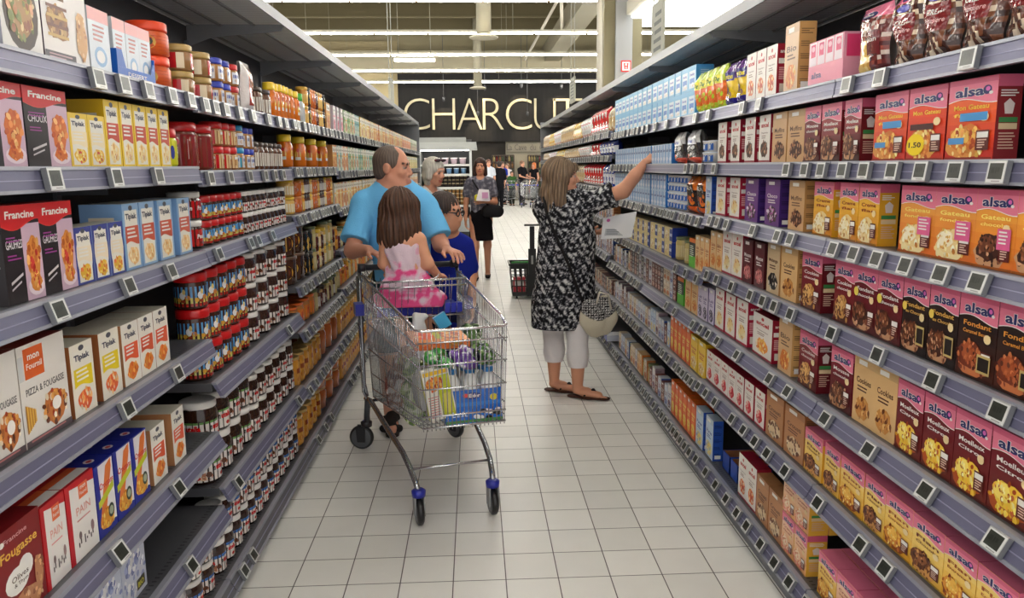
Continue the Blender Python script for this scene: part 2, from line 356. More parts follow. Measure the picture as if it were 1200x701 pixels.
@defproto('sugarbag', 'blue and white striped sugar packet', 'box', 'sugar packets')
def _():
    def fr(a, asp):
        a.rect(0, 0, 1, 1, (196, 220, 240))
        for i in range(3): a.rect(.08+.3*i, .05, .26+.3*i, .95, (60, 140, 210) if i % 2 == 0 else (236, 240, 246))
        a.text('Sucre', .1, .6, .8, .16, (30, 60, 150), .03); a.ell(.5, .25, .3, .12, (236, 240, 250)); 
    return carton(.075, .115, .08, (96, 176, 222), (40, 120, 200), (130, 190, 230), fr, None, 'sugar_carton')
@defproto('cups', 'shrink-wrapped pack of white dessert cups with blue label', 'dessert cup pack', 'dessert cup packs')
def _():
    m = M()
    for i in range(2):
        for j in range(2):
            z = j*.055; m.lathe([(.030, z, (226, 226, 222)), (.036, z+.046, (240, 238, 232)), (.039, z+.05, (210, 220, 236)), (.039, z+.054, (210, 220, 236))], 14, -.038+.077*i, .039)
            a = Art(m, (lambda i, z: lambda u, v, e: (-.038+.077*i+(.0345+e)*math.sin(u), .039-(.0345+e)*math.cos(u), z+v))(i, z)); a.rect(-.8, .008, .8, .04, (60, 110, 190), 6)
            a.rect(-.5, .014, .3, .034, (236, 236, 240), 4)
    o = m.build('dessert_cup_pack', PLAS); o['_w'] = .154; o['_d'] = .078; o['_h'] = .109; return o
@defproto('crackerpack', 'yellow and pale pack of small moulds with blue lid', 'box', 'mould packs')
def _():
    def fr(a, asp):
        r = random.Random(5); a.rect(0, 0, .68, 1, (226, 206, 140)); a.rect(.68, .1, 1, .9, (34, 56, 140)); a.rect(.7, .4, .98, .6, (200, 210, 236)); a.food(.34, .5, .26, .34, [(240, 226, 180), (220, 170, 80), (240, 240, 230), (206, 140, 60)], 12, r)
    return carton(.16, .085, .09, (226, 210, 160), (36, 60, 150), (220, 206, 170), fr, None, 'baking_mould_pack')
# pouches: pillow shaped bags
def pouch(w, h, d, fn, name='bag', seed=1, crimp=.1, mat=None, back=(200, 200, 200), fill=1.):
    r = random.Random(seed); nx, nz = 12, 16; m = M()
    amp = [(r.uniform(-1, 1), r.uniform(3, 9), r.uniform(3, 9), r.uniform(0, 6)) for _ in range(7)]
    def dep(u, v):
        e = (1-abs(2*u-1)**3)**.5; vv = min(1, v/.12)**.5*min(1, (1-v)/.22)**.8
        return d/2*e*vv*fill+.004+.004*sum(a*math.sin(p*u+q*v+s) for a, p, q, s in amp)*vv
    def xx(u, v): return (u-.5)*w*(1-.16*math.sin(PI*min(1, v/.9))*abs(math.sin(PI*v)) if False else 1-.10*max(0, v-.75)*2-.04*math.sin(v*PI))
    def P(u, v, e=0, sg=-1): return (xx(u, v), d/2+sg*(dep(u, v)+e), v*h)
    for sg in (-1, 1):
        vs = [P(i/nx, j/nz, 0, sg) for j in range(nz+1) for i in range(nx+1)]; fs = []; cs = []
        for j in range(nz):
            for i in range(nx):
                q = (j*(nx+1)+i, j*(nx+1)+i+1, (j+1)*(nx+1)+i+1, (j+1)*(nx+1)+i)
                fs.append(q if sg < 0 else q[::-1]); cs.append(fn((i+.5)/nx, (j+.5)/nz, r) if sg < 0 else back)
        m.add(vs, fs, cs, True)
    return m, P
def dec_pouch(m, P, calls):
    a = Art(m, lambda u, v, e: P(u, v, e+.0012)); calls(a)
def fine(a, u0, v0, u1, v1, col, n=6):
    for j in range(n):
        a.rect(u0, v0+(v1-v0)*j/n, u1, v0+(v1-v0)*(j+1)/n, col, n); a.L -= 1
    a.L += 1
@defproto('chocbag', 'shiny clear pouch of chocolate meringues with pink top', 'bag', 'chocolate pouches')
def _():
    def fn(u, v, r): 
        if v > .8: return (226, 110, 140) if v < .93 else (214, 150, 160)
        return r.choice([(86, 44, 30), (60, 30, 22), (120, 70, 44), (226, 206, 180), (100, 50, 36)])
    m, P = pouch(.15, .20, .07, fn, seed=4)
    dec_pouch(m, P, lambda a: (fine(a, .3, .32, .85, .66, (120, 30, 36)), a.text('CREME', .38, .52, .38, .07, W, .02), a.text('Patissiere', .36, .42, .42, .06, (236, 190, 190)), a.ell(.5, .74, .2, .05, (90, 90, 180)), a.text('alsa', .3, .84, .36, .08, NAVY, .03)))
    o = m.build('dessert_pouch', FILM); o['_w'] = .158; o['_d'] = .09; o['_h'] = .2; return o
@defproto('yelbag', 'shiny clear pouch with yellow crisps and brown label', 'bag', 'yellow pouches')
def _():
    def fn(u, v, r):
        if v > .8: return (226, 120, 150)
        if u < .55 and v < .5: return r.choice([(230, 190, 90), (240, 210, 120), (214, 160, 60)])
        return r.choice([(110, 40, 40), (90, 34, 36), (220, 200, 190), (150, 70, 60)])
    m, P = pouch(.13, .19, .06, fn, seed=9)
    dec_pouch(m, P, lambda a: (fine(a, .5, .28, .9, .6, (110, 30, 36)), a.text('Flan', .55, .46, .28, .07, W), a.ell(.45, .86, .25, .05, NAVY), a.text('alsa', .3, .84, .3, .05, W)))
    o = m.build('dessert_pouch', FILM); o['_w'] = .138; o['_d'] = .08; o['_h'] = .19; return o
def simple_bag(key, desc, cols, w, h, d, logo, lc, band, seed, name='snack_bag', grp=None, tc=W, split=.62):
    def f():
        def fn(u, v, r):
            if v > split: return jit(cols[0], 12, r)
            return jit(cols[1 if (v > .2) else 2], 14, r)
        m, P = pouch(w, h, d, fn, seed=seed, back=cols[0])
        def cc(a):
            fine(a, .14, .58, .86, .78, band); a.text(logo, .2, .62, .6, .12, lc, .03)
            rr = random.Random(seed)
            for q in range(10): a.ell(rr.uniform(.2, .8), rr.uniform(.12, .5), .09, .06, rr.choice(cols), 8); a.L -= .8
        dec_pouch(m, P, cc)
        o = m.build(name, FILM); o['_w'] = w+.006; o['_d'] = d+.014; o['_h'] = h+.002; return o
    PROTO[key] = dict(fn=f, desc=desc, cat='bag', grp=desc, o=None, used=False)
simple_bag('redbag', 'glossy red and white flour bag', [(196, 24, 36), (226, 60, 60), (236, 226, 220)], .15, .22, .08, 'Farine', (200, 20, 40), (236, 232, 226), 31)
simple_bag('beigebag', 'cream coloured flour bag with brown print', [(226, 206, 170), (214, 176, 120), (196, 140, 80)], .14, .2, .08, 'Ble', (110, 60, 30), (240, 228, 200), 32)
simple_bag('bluebag', 'dark blue and white flour bag', [(30, 50, 140), (226, 228, 236), (40, 60, 150)], .15, .22, .08, 'Farine', W, (50, 70, 160), 33)
simple_bag('goldbag', 'golden yellow bag with orange base', [(232, 190, 60), (240, 220, 150), (206, 130, 40)], .13, .19, .07, 'Levure', (150, 60, 20), (246, 236, 190), 34)
simple_bag('candybag', 'bright green and orange decorating candy bag', [(206, 226, 80), (240, 120, 50), (190, 214, 60)], .12, .2, .05, 'Deco', (40, 110, 50), (244, 236, 90), 35)
simple_bag('eggbag', 'purple and yellow seasonal candy bag', [(96, 50, 130), (236, 200, 40), (50, 40, 140)], .13, .19, .06, 'Fete', (240, 220, 60), (50, 40, 120), 36)
simple_bag('pastabag', 'orange biscuit bag with black middle band', [(226, 120, 40), (50, 40, 36), (226, 100, 40)], .14, .2, .07, 'Bolo', W, (40, 34, 34), 37)
simple_bag('whitebag', 'white sugar bag with red writing', [(232, 230, 226), (222, 222, 220), (226, 190, 180)], .15, .2, .09, 'Sucre', (190, 40, 50), (236, 236, 236), 38)
simple_bag('blackpouch', 'white and black almond powder bag', [(216, 216, 214), (60, 54, 54), (206, 80, 60)], .15, .17, .06, 'Amande', (60, 90, 170), (230, 232, 236), 39)
# ---- left side cartons
def francine(key, word, pal, desc):
    def f():
        def fr(a, asp):
            r = random.Random(len(word)); a.rect(0, 0, 1, 1, (32, 26, 30)); a.rect(.5, 0, 1, .8, (206, 176, 196))
            a.wave(0, 1, .79, 1, -.05, (214, 60, 50), ph=.0); a.wave(0, 1, .80, 1, -.05, (206, 24, 30)); a.text('Francine', .12, .86, .76, .08, W, .03, slant=.12)
            a.food(.76, .44, .22, .28, pal, 16, r, .3); a.ell(.76, .14, .22, .1, (232, 214, 224)); a.food(.76, .17, .18, .1, pal, 6, r, .4)
            a.text(word, .06, .56, .42, .09, (226, 222, 226), .01); a.lines(.08, .44, .68, 2, .035, (150, 60, 140), r); a.lines(.08, .44, .5, 2, .035, (150, 60, 140), r)
            a.poly([(.1, .2), (.42, .28), (.42, .31), (.1, .23)], (200, 196, 200)); a.poly([(.1, .14), (.36, .21), (.36, .23), (.1, .16)], (200, 196, 200))
        def sd(b):
            r = random.Random(8); b.rect(0, .84, 1, 1, (190, 22, 28)); b.lines(.15, .85, .7, 9, .05, (160, 150, 155), r)
        return carton(.15, .2, .06, (32, 26, 30), (34, 28, 32), (190, 26, 30), fr, sd, 'batter_mix_box')
    PROTO[key] = dict(fn=f, desc=desc, cat='box', grp=desc, o=None, used=False)
francine('fr_choux', 'CHOUX', [(214, 110, 40), (236, 150, 80), (190, 80, 26), (244, 190, 120)], 'black and red choux mix box')
francine('fr_gaufres', 'GAUFRES', [(220, 140, 60), (240, 180, 100), (196, 106, 40), (200, 50, 40)], 'black and red waffle mix box')
def tipiak(key, desc, w, h, d, base, side, band, pal, cls='grain_box', round_top=None):
    def f():
        def fr(a, asp):
            r = random.Random(len(key)); a.rect(0, 0, 1, 1, base)
            if round_top: a.ell(.5, .5, .44, .46, W, 18)
            a.rect(.12, .04, .88, .9, (236, 232, 220)); 
            a.ell(.5, .93, .12, .04, (80, 80, 90)); a.text('Tipiak', .16, .74, .68, .11, (60, 60, 80), .04)
            a.wave(.1, .9, .40, .66, .03, band); a.lines(.2, .8, .63, 3, .06, W, r)
            a.food(.5, .21, .36, .17, pal, 12, r, .35)
        def sd(b):
            r = random.Random(4); b.rect(.2, .6, .8, .8, (226, 214, 190)); b.lines(.15, .85, .5, 7, .05, tuple(int(x*.6) for x in side), r)
        return carton(w, h, d, base, side, (206, 200, 184), fr, sd, cls)
    PROTO[key] = dict(fn=f, desc=desc, cat='box', grp=desc, o=None, used=False)
tipiak('tk_smallyel', 'short yellow and white grain box', .085, .125, .07, (234, 200, 60), (210, 160, 30), (240, 226, 190), [(236, 190, 60), (246, 226, 150), (206, 60, 40)], 'grain_box')
tipiak('tk_tallyel', 'tall yellow grain box with white panel', .095, .175, .09, (240, 206, 40), (226, 180, 20), (200, 70, 50), CRM, 'grain_box')
tipiak('tk_smallblue', 'short blue-edged grain box with yellow bowl', .085, .135, .07, (60, 70, 150), (150, 170, 200), (240, 226, 200), [(240, 190, 60), (250, 220, 120), (230, 110, 50)], 'grain_box', 1)
tipiak('tk_tallblue', 'tall light blue grain box with red stripe', .085, .178, .11, (140, 176, 214), (120, 160, 206), (206, 90, 60), [(240, 200, 140), (250, 226, 180), (226, 170, 90)], 'grain_box')
tipiak('tk_yelorange', 'yellow and orange wheat box with tomato picture', .085, .17, .13, (236, 230, 216), (150, 90, 50), (236, 210, 30), [(232, 96, 40), (246, 150, 70), (250, 190, 120), (236, 226, 200)], 'grain_box')
tipiak('tk_orange', 'white grain box with orange bowl picture', .08, .165, .12, (236, 232, 224), (170, 120, 80), (226, 90, 50), [(236, 130, 40), (246, 170, 80), (220, 90, 30)], 'grain_box')
tipiak('tk_flat', 'yellowish grain box lying flat on top of others', .13, .055, .12, (232, 214, 170), (190, 150, 110), (236, 190, 90), [(236, 180, 80), (250, 220, 140)], 'grain_box')
def meal(key, desc, w, h, d, base, side, fn, name='ready_meal_box', topfn=None, top=None, sidefn=None):
    PROTO[key] = dict(fn=lambda: carton(w, h, d, base, side, top or base, fn, sidefn, name, topfn=topfn), desc=desc, cat='box', grp=desc, o=None, used=False)
def f_salad(a, asp):
    r = random.Random(2); a.rect(0, 0, 1, 1, (222, 220, 216)); a.lines(.3, .8, .93, 3, .05, (180, 170, 170), r); a.ell(.5, .36, .43, .34, (60, 44, 34)); a.food(.5, .38, .38, .3, [(170, 130, 80), (190, 170, 90), (110, 120, 60), (206, 150, 110), (150, 90, 60), (214, 190, 140)], 26, r, .24)
def f_burger(a, asp):
    r = random.Random(3); a.rect(0, 0, 1, 1, (226, 222, 220)); a.rect(.62, .84, .86, 1, (222, 110, 80)); a.text('PATES', .2, .8, .38, .08, (150, 140, 140)); a.lines(.2, .56, .74, 2, .07, (180, 160, 160), r)
    a.rect(.06, .6, .5, .68, (120, 84, 60)); a.food(.32, .38, .27, .2, [(150, 100, 50), (176, 130, 70), (110, 66, 36), (196, 160, 100)], 12, r)
    for q in range(4): a.rect(.1, .24+q*.09, .54, .27+q*.09, (110, 60, 34) if q % 2 else (196, 160, 90)); a.L -= .5
    a.food(.84, .32, .14, .3, [(200, 150, 90), (226, 190, 140), (170, 110, 60)], 8, r); a.rect(0, 0, .66, .1, (70, 64, 74)); a.lines(.08, .6, .08, 2, .03, (190, 150, 160), r)
meal('salad', 'white ready-meal box with pasta bowl picture', .16, .23, .05, (222, 220, 216), (150, 150, 160), f_salad)
meal('burger', 'white ready-meal box with stacked patties and purple side', .21, .23, .05, (226, 222, 220), (60, 24, 50), f_burger)
def f_tray(a, asp):
    r = random.Random(6); a.rect(0, 0, 1, 1, (214, 222, 232)); a.rect(0, .8, 1, 1, (232, 170, 170)); a.lines(.2, .8, .74, 4, .07, (180, 110, 110), r); a.ell(.5, .26, .3, .16, (130, 170, 210)); a.ell(.5, .26, .2, .1, (236, 236, 236))
meal('palepink', 'pale blue-white dessert box with pink top', .09, .155, .07, (206, 214, 224), (186, 190, 196), f_tray, 'dessert_box')
def f_pizza(a, asp):
    r = random.Random(8); a.rect(0, 0, 1, 1, (226, 222, 216)); a.rect(.12, .66, .52, .96, (226, 100, 40)); a.text('mon', .2, .84, .24, .05, W, .02); a.text('Fournil', .16, .75, .32, .06, W, .02); a.rect(.0, .66, .1, .9, (206, 206, 206))
    a.text('PIZZA & FOUGASSE', .1, .5, .82, .07, (110, 106, 106), .02)
    a.food(.66, .28, .3, .21, [(200, 120, 60), (226, 160, 80), (180, 70, 40), (240, 226, 200), (160, 90, 40), (110, 60, 40)], 22, r, .26); a.ell(.7, .3, .1, .07, (240, 236, 230))
    for q in range(8): a.rect(.05+.025*q, .14+.012*q, .075+.025*q, .42-.01*q, (226, 180, 80) if q % 2 else (190, 130, 50)); a.L -= .8
    a.rect(0, 0, 1, .07, (90, 76, 80)); a.lines(.1, .9, .06, 1, .04, (190, 120, 120), r)
meal('pizza', 'large white pizza and fougasse dough box with orange square', .175, .215, .1, (226, 222, 216), (180, 170, 160), f_pizza, 'dough_mix_box', lambda b: (b.rect(0, 0, 1, .5, (150, 40, 30)), b.rect(0, .5, 1, 1, (206, 100, 50))))
def f_foug(a, asp):
    r = random.Random(9); a.rect(0, 0, 1, 1, (130, 22, 26)); a.text('Fougasse', .1, .66, .8, .13, (226, 180, 70), .02, slant=.1); a.text('Francine', .2, .86, .5, .05, (222, 170, 170)); a.ell(.16, .88, .05, .03, W)
    a.ell(.4, .42, .26, .14, W); a.ell(.6, .5, .16, .12, W); a.text('Olives', .28, .42, .36, .06, (90, 70, 60)); a.text('& Thym', .32, .35, .3, .05, (90, 70, 60))
    a.food(.55, .14, .42, .16, [(190, 130, 90), (214, 160, 110), (150, 90, 60), (230, 190, 150)], 16, r, .3); a.food(.86, .34, .12, .2, [(190, 130, 90), (214, 160, 110), (150, 90, 60)], 6, r, .4)
meal('fougasse', 'dark red fougasse bread mix box with gold writing', .16, .20, .07, (130, 22, 26), (110, 18, 24), f_foug, 'dough_mix_box')
def f_rw(a, asp):
    r = random.Random(10); a.rect(0, 0, 1, 1, (190, 24, 34)); a.poly([(.14, 0), (1, 0), (1, .86), (.14, .94)], (230, 226, 222)); a.rect(.44, .74, .76, .92, (232, 110, 60)); a.text('mon', .5, .85, .2, .04, W); a.text('Fournil', .48, .78, .24, .045, W)
    a.text('PAIN', .3, .56, .5, .1, (226, 160, 150)); a.lines(.3, .86, .5, 1, .04, (220, 150, 150), r)
    for q in range(9): a.rect(.28+.07*q, .16+.03*(q % 3), .32+.07*q, .22+.05*(q % 2), (70, 60, 60)); a.L -= .8
    a.ell(.8, .3, .06, .07, (150, 120, 120)); a.ell(.36, .3, .05, .05, (120, 100, 100))
meal('redwhite', 'red and white bread mix box with orange square', .125, .19, .08, (190, 24, 34), (180, 20, 34), f_rw, 'dough_mix_box', lambda b: (b.rect(0, .1, 1, .45, (228, 222, 218)), b.rect(0, .45, 1, .7, (226, 100, 50))))
def f_cracker(a, asp):
    r = random.Random(11); a.rect(0, 0, 1, 1, (34, 44, 150)); a.poly([(.2, .98), (.98, .98), (.98, .1), (.25, .2)], (226, 222, 226)); a.poly([(.1, .2), (.6, .92), (.9, .98), (.9, .86), (.3, .1)], (226, 120, 50)); a.text('Croutons', .2, .64, .74, .09, (206, 40, 40), .03, slant=.2)
    a.poly([(.1, .4), (.95, .56), (.95, .66), (.1, .5)], (190, 200, 40)); a.food(.5, .2, .42, .18, [(226, 150, 40), (240, 190, 70), (206, 110, 30), (250, 220, 120)], 16, r, .3); a.ell(.7, .27, .16, .1, (50, 60, 50)); a.ell(.7, .27, .11, .06, (170, 180, 150))
def t_cracker(b): 
    for q in (.28, .72): b.ell(.5, q, .16, .1, (226, 214, 220), 12); b.ell(.5, q, .1, .05, (206, 60, 60), 10)
meal('cracker', 'deep blue crouton box with orange croutons', .105, .185, .12, (34, 44, 150), (30, 36, 140), f_cracker, 'crouton_box', t_cracker)
def f_paleb(a, asp):
    r = random.Random(12); a.rect(0, 0, 1, 1, (190, 196, 214)); a.food(.5, .5, .5, .48, [(200, 204, 220), (150, 160, 200), (222, 224, 232), (120, 130, 180), (236, 236, 240)], 34, r, .2); a.rect(.55, .1, .9, .3, (60, 56, 30)); a.text('BIO', .6, .14, .25, .1, (214, 206, 60), .03)
meal('paleblue', 'pale blue patterned box with small dark yellow badge', .14, .15, .08, (190, 196, 214), (170, 176, 200), f_paleb, 'flour_box')
# ---- jars
def jar(key, desc, r, h, body, lidc, label, draw=None, lidh=.02, name='jam_jar', lid_over=1.05, neck=.9, grp=None, mat=None, nseg=20, top=None):
    def f():
        m = M(); hb = h-lidh
        prof = [(r*.88, 0, body), (r, h*.06, body), (r, hb*.86, body), (r*neck, hb*.97, body), (r*neck, hb+.002, body)]
        m.lathe(prof, nseg)
        a = Art(m, lambda u, v, e: ((r+e)*math.sin(u), -(r+e)*math.cos(u), v*hb), .00006)
        if label: a.rect(-2.4, .16, 2.4, .74, label, 18)
        if draw: draw(a)
        o = m.build(name, mat or JARM)
        l = M(); rl = r*neck*lid_over
        l.lathe([(rl, hb-.001, lidc), (rl*1.02, hb+lidh*.15, lidc), (rl*1.02, h-lidh*.15, lidc), (rl*.93, h, top or lidc)], nseg)
        lo = l.build('lid', PLAS, o)
        o['_w'] = 2*r*max(1, neck*lid_over*1.02); o['_d'] = 2*r; o['_h'] = h; o['_jar'] = 1; o['_r'] = o['_w']/2
        reg(o); return o
    PROTO[key] = dict(fn=f, desc=desc, cat='jar', grp=desc, o=None, used=False)
def d_nut(blue=False, green=False):
    def d(a):
        r = random.Random(4); a.rect(-2.4, .10, 2.4, .60, (222, 216, 210), 18)
        if blue: a.rect(-2.4, .58, 2.4, .68, (60, 110, 180), 18)
        if green: a.rect(-2.4, .58, 2.4, .64, (100, 150, 80), 18)
        for off in (-1.5, 0, 1.5):
            a.text('n', off-.62, .38, .12, .13, K, .05); a.text('utella', off-.46, .38, .80, .17, (200, 20, 24), .05)
            a.ell(off+.5, .26, .32, .12, (170, 110, 80), 10); a.ell(off+.6, .30, .18, .09, (90, 46, 26), 8); a.ell(off+.3, .20, .2, .06, (226, 190, 150), 8); a.ell(off+.0, .22, .16, .06, (190, 50, 50), 8)
    return d
jar('nutella', 'hazelnut spread jar with white lid', .045, .125, (50, 24, 16), (228, 226, 222), None, d_nut(), .02, 'spread_jar')
jar('nutsmall', 'small hazelnut spread jar with white lid', .036, .086, (50, 24, 16), (228, 226, 222), None, d_nut(), .016, 'spread_jar')
jar('nutgreen', 'large hazelnut spread jar with white lid and green label edge', .055, .15, (46, 24, 16), (228, 226, 222), None, d_nut(green=True), .024, 'spread_jar')
jar('nutblue', 'hazelnut spread jar with white lid and blue label edge', .045, .13, (50, 24, 16), (228, 226, 222), None, d_nut(blue=True), .02, 'spread_jar')
def d_farm(a):
    r = random.Random(3); a.rect(-2.6, .24, 2.6, .84, (84, 150, 206), 18); a.rect(-2.6, .24, 2.6, .44, (200, 190, 90), 18); a.rect(-2.6, .12, 2.6, .24, (170, 40, 30), 18)
    for off in (-1.7, -.6, .5, 1.6):
        a.ell(off, .52, .2, .14, (226, 226, 226), 10); a.ell(off+.3, .44, .18, .1, (190, 120, 60), 8); a.ell(off-.25, .36, .14, .08, (214, 160, 60), 8); a.ell(off+.1, .66, .1, .1, (226, 200, 120), 8); a.ell(off+.05, .32, .16, .06, (150, 60, 40), 8)
jar('farmjar', 'wide spread jar with red lid and blue farm picture label', .062, .125, (60, 30, 20), (196, 18, 22), None, d_farm, .03, 'chocolate_spread_jar', neck=.95, nseg=24)
jar('farmsmall', 'small spread jar with red lid and blue farm picture label', 0.04, 0.086, (60, 30, 20), (190, 18, 22), None, d_farm, .022, 'chocolate_spread_jar')
def d_red(a):
    a.rect(-2.6, .1, 2.6, .86, (190, 24, 26), 18)
    for off in (-1.4, 0, 1.4): a.text('Poulain', off-.5, .44, 1.0, .2, W, .03, slant=.2); a.ell(off, .26, .3, .08, (110, 40, 30), 10)
jar('redjar', 'red label chocolate spread jar with white lid', 0.046, 0.095, (60, 26, 20), (206, 204, 200), None, d_red, .02, 'chocolate_spread_jar')
def d_orng(a):
    for q in range(5): a.rect(-2.6, .2+q*.14, 2.6, .22+q*.14, (180, 56, 20), 16); a.L -= .5
    for off in (-1.1, .9): a.ell(off, .52, .5, .3, (210, 160, 60), 12); a.ell(off, .55, .36, .2, (60, 50, 40), 10); a.ell(off, .5, .24, .12, (120, 170, 60), 10)
jar('orangetub', 'big orange cocoa tub with bright orange lid', 0.05, 0.1, (206, 84, 26), (230, 70, 30), None, d_orng, .028, 'cocoa_tub', mat=PLAS)
def d_yel(a):
    for off in (-1.5, 0, 1.5): a.rect(off-.65, .1, off+.65, .9, (226, 222, 214), 6); a.ell(off-.2, .76, .24, .12, (170, 30, 40), 10); a.ell(off+.3, .36, .34, .26, (226, 150, 50), 12); a.ell(off+.3, .4, .2, .14, (240, 190, 90), 10); a.ell(off, .12, .5, .06, (190, 60, 50), 8)
jar('yellid', 'malt drink jar with yellow lid and white label', 0.042, 0.112, (190, 160, 130), (232, 190, 30), None, d_yel, .022, 'malt_drink_jar')
def d_gold(a):
    for off in (-1.3, .2, 1.7): a.rect(off-.5, .12, off, .9, (190, 30, 40), 4); a.rect(off, .12, off+.5, .9, (226, 210, 180), 4)
jar('goldlid', 'instant coffee jar with gold lid and red label', 0.04, 0.085, (150, 110, 70), (176, 146, 84), None, d_gold, .022, 'coffee_jar')
def d_pb(a):
    for off in (-1.5, 0, 1.5): a.rect(off-.6, .15, off+.6, .85, (214, 216, 222), 6); a.rect(off-.5, .5, off+.5, .7, (60, 70, 150), 5); a.ell(off, .34, .35, .12, (200, 150, 90), 10)
jar('bluelid', 'peanut butter jar with blue lid', 0.034, 0.085, (170, 120, 70), (44, 60, 170), None, d_pb, .022, 'peanut_butter_jar')
jar('cyanlid', 'peanut butter jar with turquoise lid and label', 0.034, 0.092, (170, 120, 70), (40, 140, 190), (60, 170, 200), d_pb, .022, 'peanut_butter_jar')
jar('redlid', 'peanut butter jar with red lid', 0.034, 0.085, (170, 120, 70), (190, 30, 34), None, d_pb, .022, 'peanut_butter_jar')
def d_must(a):
    a.rect(-2.6, .1, 2.6, .9, (206, 206, 40), 16)
    for off in (-1.3, .3): a.ell(off, .5, .4, .2, (230, 230, 120), 10); a.ell(off+.7, .5, .2, .24, (60, 70, 150), 10)
jar('mustard', 'small yellow-green jar with red lid', .035, .12, (206, 206, 40), (196, 26, 30), None, d_must, .03, 'spread_tub')
def d_bigred(a):
    a.rect(-2.6, .1, 2.6, .92, (130, 28, 28), 18)
    for off in (-1.5, .3): a.poly([(off-.1, .2), (off+.7, .3), (off+.7, .8), (off+.2, .6)], (222, 216, 210)); a.ell(off+.1, .74, .2, .1, (200, 40, 50), 10)
jar('bigred', 'big red chocolate powder jar with red lid', .056, .16, (120, 50, 36), (186, 24, 28), None, d_bigred, .03, 'chocolate_powder_jar')
def d_pic(a):
    a.rect(-2.6, .12, 2.6, .9, (222, 190, 140), 18)
    for off in (-1.6, 0, 1.6): a.ell(off, .45, .4, .2, (196, 140, 80), 10); a.rect(off+.4, .12, off+.7, .9, (196, 30, 36), 3); a.rect(off-.3, .66, off+.3, .8, W, 3)
jar('picjar', 'peanut spread jar with red lid and beige label', 0.046, 0.094, (150, 90, 50), (200, 26, 30), None, d_pic, .026, 'peanut_butter_jar')
jar('brownjar', 'brown jar with dark lid and white label', .04, .12, (90, 50, 30), (60, 44, 34), (214, 206, 194), None, .02, 'jam_jar')
jar('honey', 'honey jar with golden lid', .036, .11, (206, 130, 30), (206, 160, 60), (226, 190, 110), None, .018, 'honey_jar')
jar('honeywhite', 'pale honey jar with white and yellow label', .036, .115, (222, 176, 90), (232, 190, 40), (236, 226, 190), None, .018, 'honey_jar')
def d_bear(a):
    for off in (-1.4, 0, 1.4): a.ell(off, .5, .4, .22, (240, 200, 90), 10); a.rect(off-.35, .3, off+.35, .42, (226, 226, 210), 4); a.ell(off, .7, .2, .08, (200, 50, 40), 8)
jar('honeybottle', 'amber honey bottle with yellow cap', .033, .165, (214, 110, 20), (236, 200, 40), None, d_bear, .035, 'honey_bottle', neck=.8)
jar('greenbottle', 'white syrup bottle with green cap', .03, .165, (206, 214, 206), (80, 190, 60), (190, 190, 190), None, .04, 'syrup_bottle', neck=.7)
def d_jam(a):
    for off in (-1.5, 0, 1.5): a.ell(off, .5, .5, .24, (226, 214, 196), 12); a.ell(off, .5, .34, .12, (150, 60, 80), 8)
jar('jam', 'dark jam jar with patterned cream label', .037, .105, (90, 30, 26), (190, 150, 90), None, d_jam, .016, 'jam_jar')
jar('jamorange', 'orange marmalade jar with cream label', .037, .105, (206, 100, 30), (206, 120, 50), None, d_jam, .016, 'marmalade_jar')
def d_pot(a):
    a.ell(.9, .5, .7, .3, (214, 164, 50), 14); a.ell(.9, .5, .5, .18, (110, 50, 24), 10); a.ell(-1.2, .5, .7, .3, (214, 164, 50), 14); a.ell(-1.2, .5, .5, .18, (110, 50, 24), 10)
jar('goldpot', 'large dark brown compote jar with gold oval print', .072, .15, (72, 40, 22), (96, 70, 50), None, d_pot, .014, 'compote_jar', neck=1.)
def d_blk(a):
    for off in (-1.2, 0, 1.2): a.ell(off, .62, .34, .2, (214, 170, 70), 10); a.ell(off+.05, .3, .42, .18, (206, 160, 60), 10); a.ell(off, .45, .1, .3, (226, 190, 90), 6)
jar('blackgold', 'black jar with golden pear print', .042, .125, (34, 28, 24), (40, 34, 28), None, d_blk, .014, 'compote_jar')
def d_org(a):
    a.rect(-2.6, .15, 2.6, .8, (226, 120, 40), 18)
    for off in (-1.4, 0, 1.4): a.ell(off, .5, .4, .2, (200, 60, 30), 10); a.ell(off+.2, .4, .2, .1, (240, 200, 120), 8)
jar('orangepot', 'orange compote tub with orange label', .055, .12, (190, 120, 50), (226, 110, 40), None, d_org, .014, 'compote_tub')
jar('bigtub', 'large amber fruit tub', .085, .17, (176, 88, 34), (206, 160, 90), None, None, .014, 'fruit_tub', nseg=24)
def d_gtub(a):
    a.rect(-2.6, .1, 2.6, .9, (214, 150, 50), 18)
    for off in (-1.5, -.3, .9, 2.0): a.rect(off-.3, .5, off+.35, .68, (150, 70, 30), 4); a.ell(off, .3, .3, .1, (190, 110, 40), 8)
jar('goldtub', 'tall golden fruit tub with brown print', .05, .16, (206, 140, 50), (206, 170, 100), None, d_gtub, .014, 'fruit_tub')
jar('greentin', 'slim jar of pale fruit with green lid', .036, .13, (190, 170, 110), (110, 120, 80), (206, 190, 140), None, .016, 'fruit_jar')
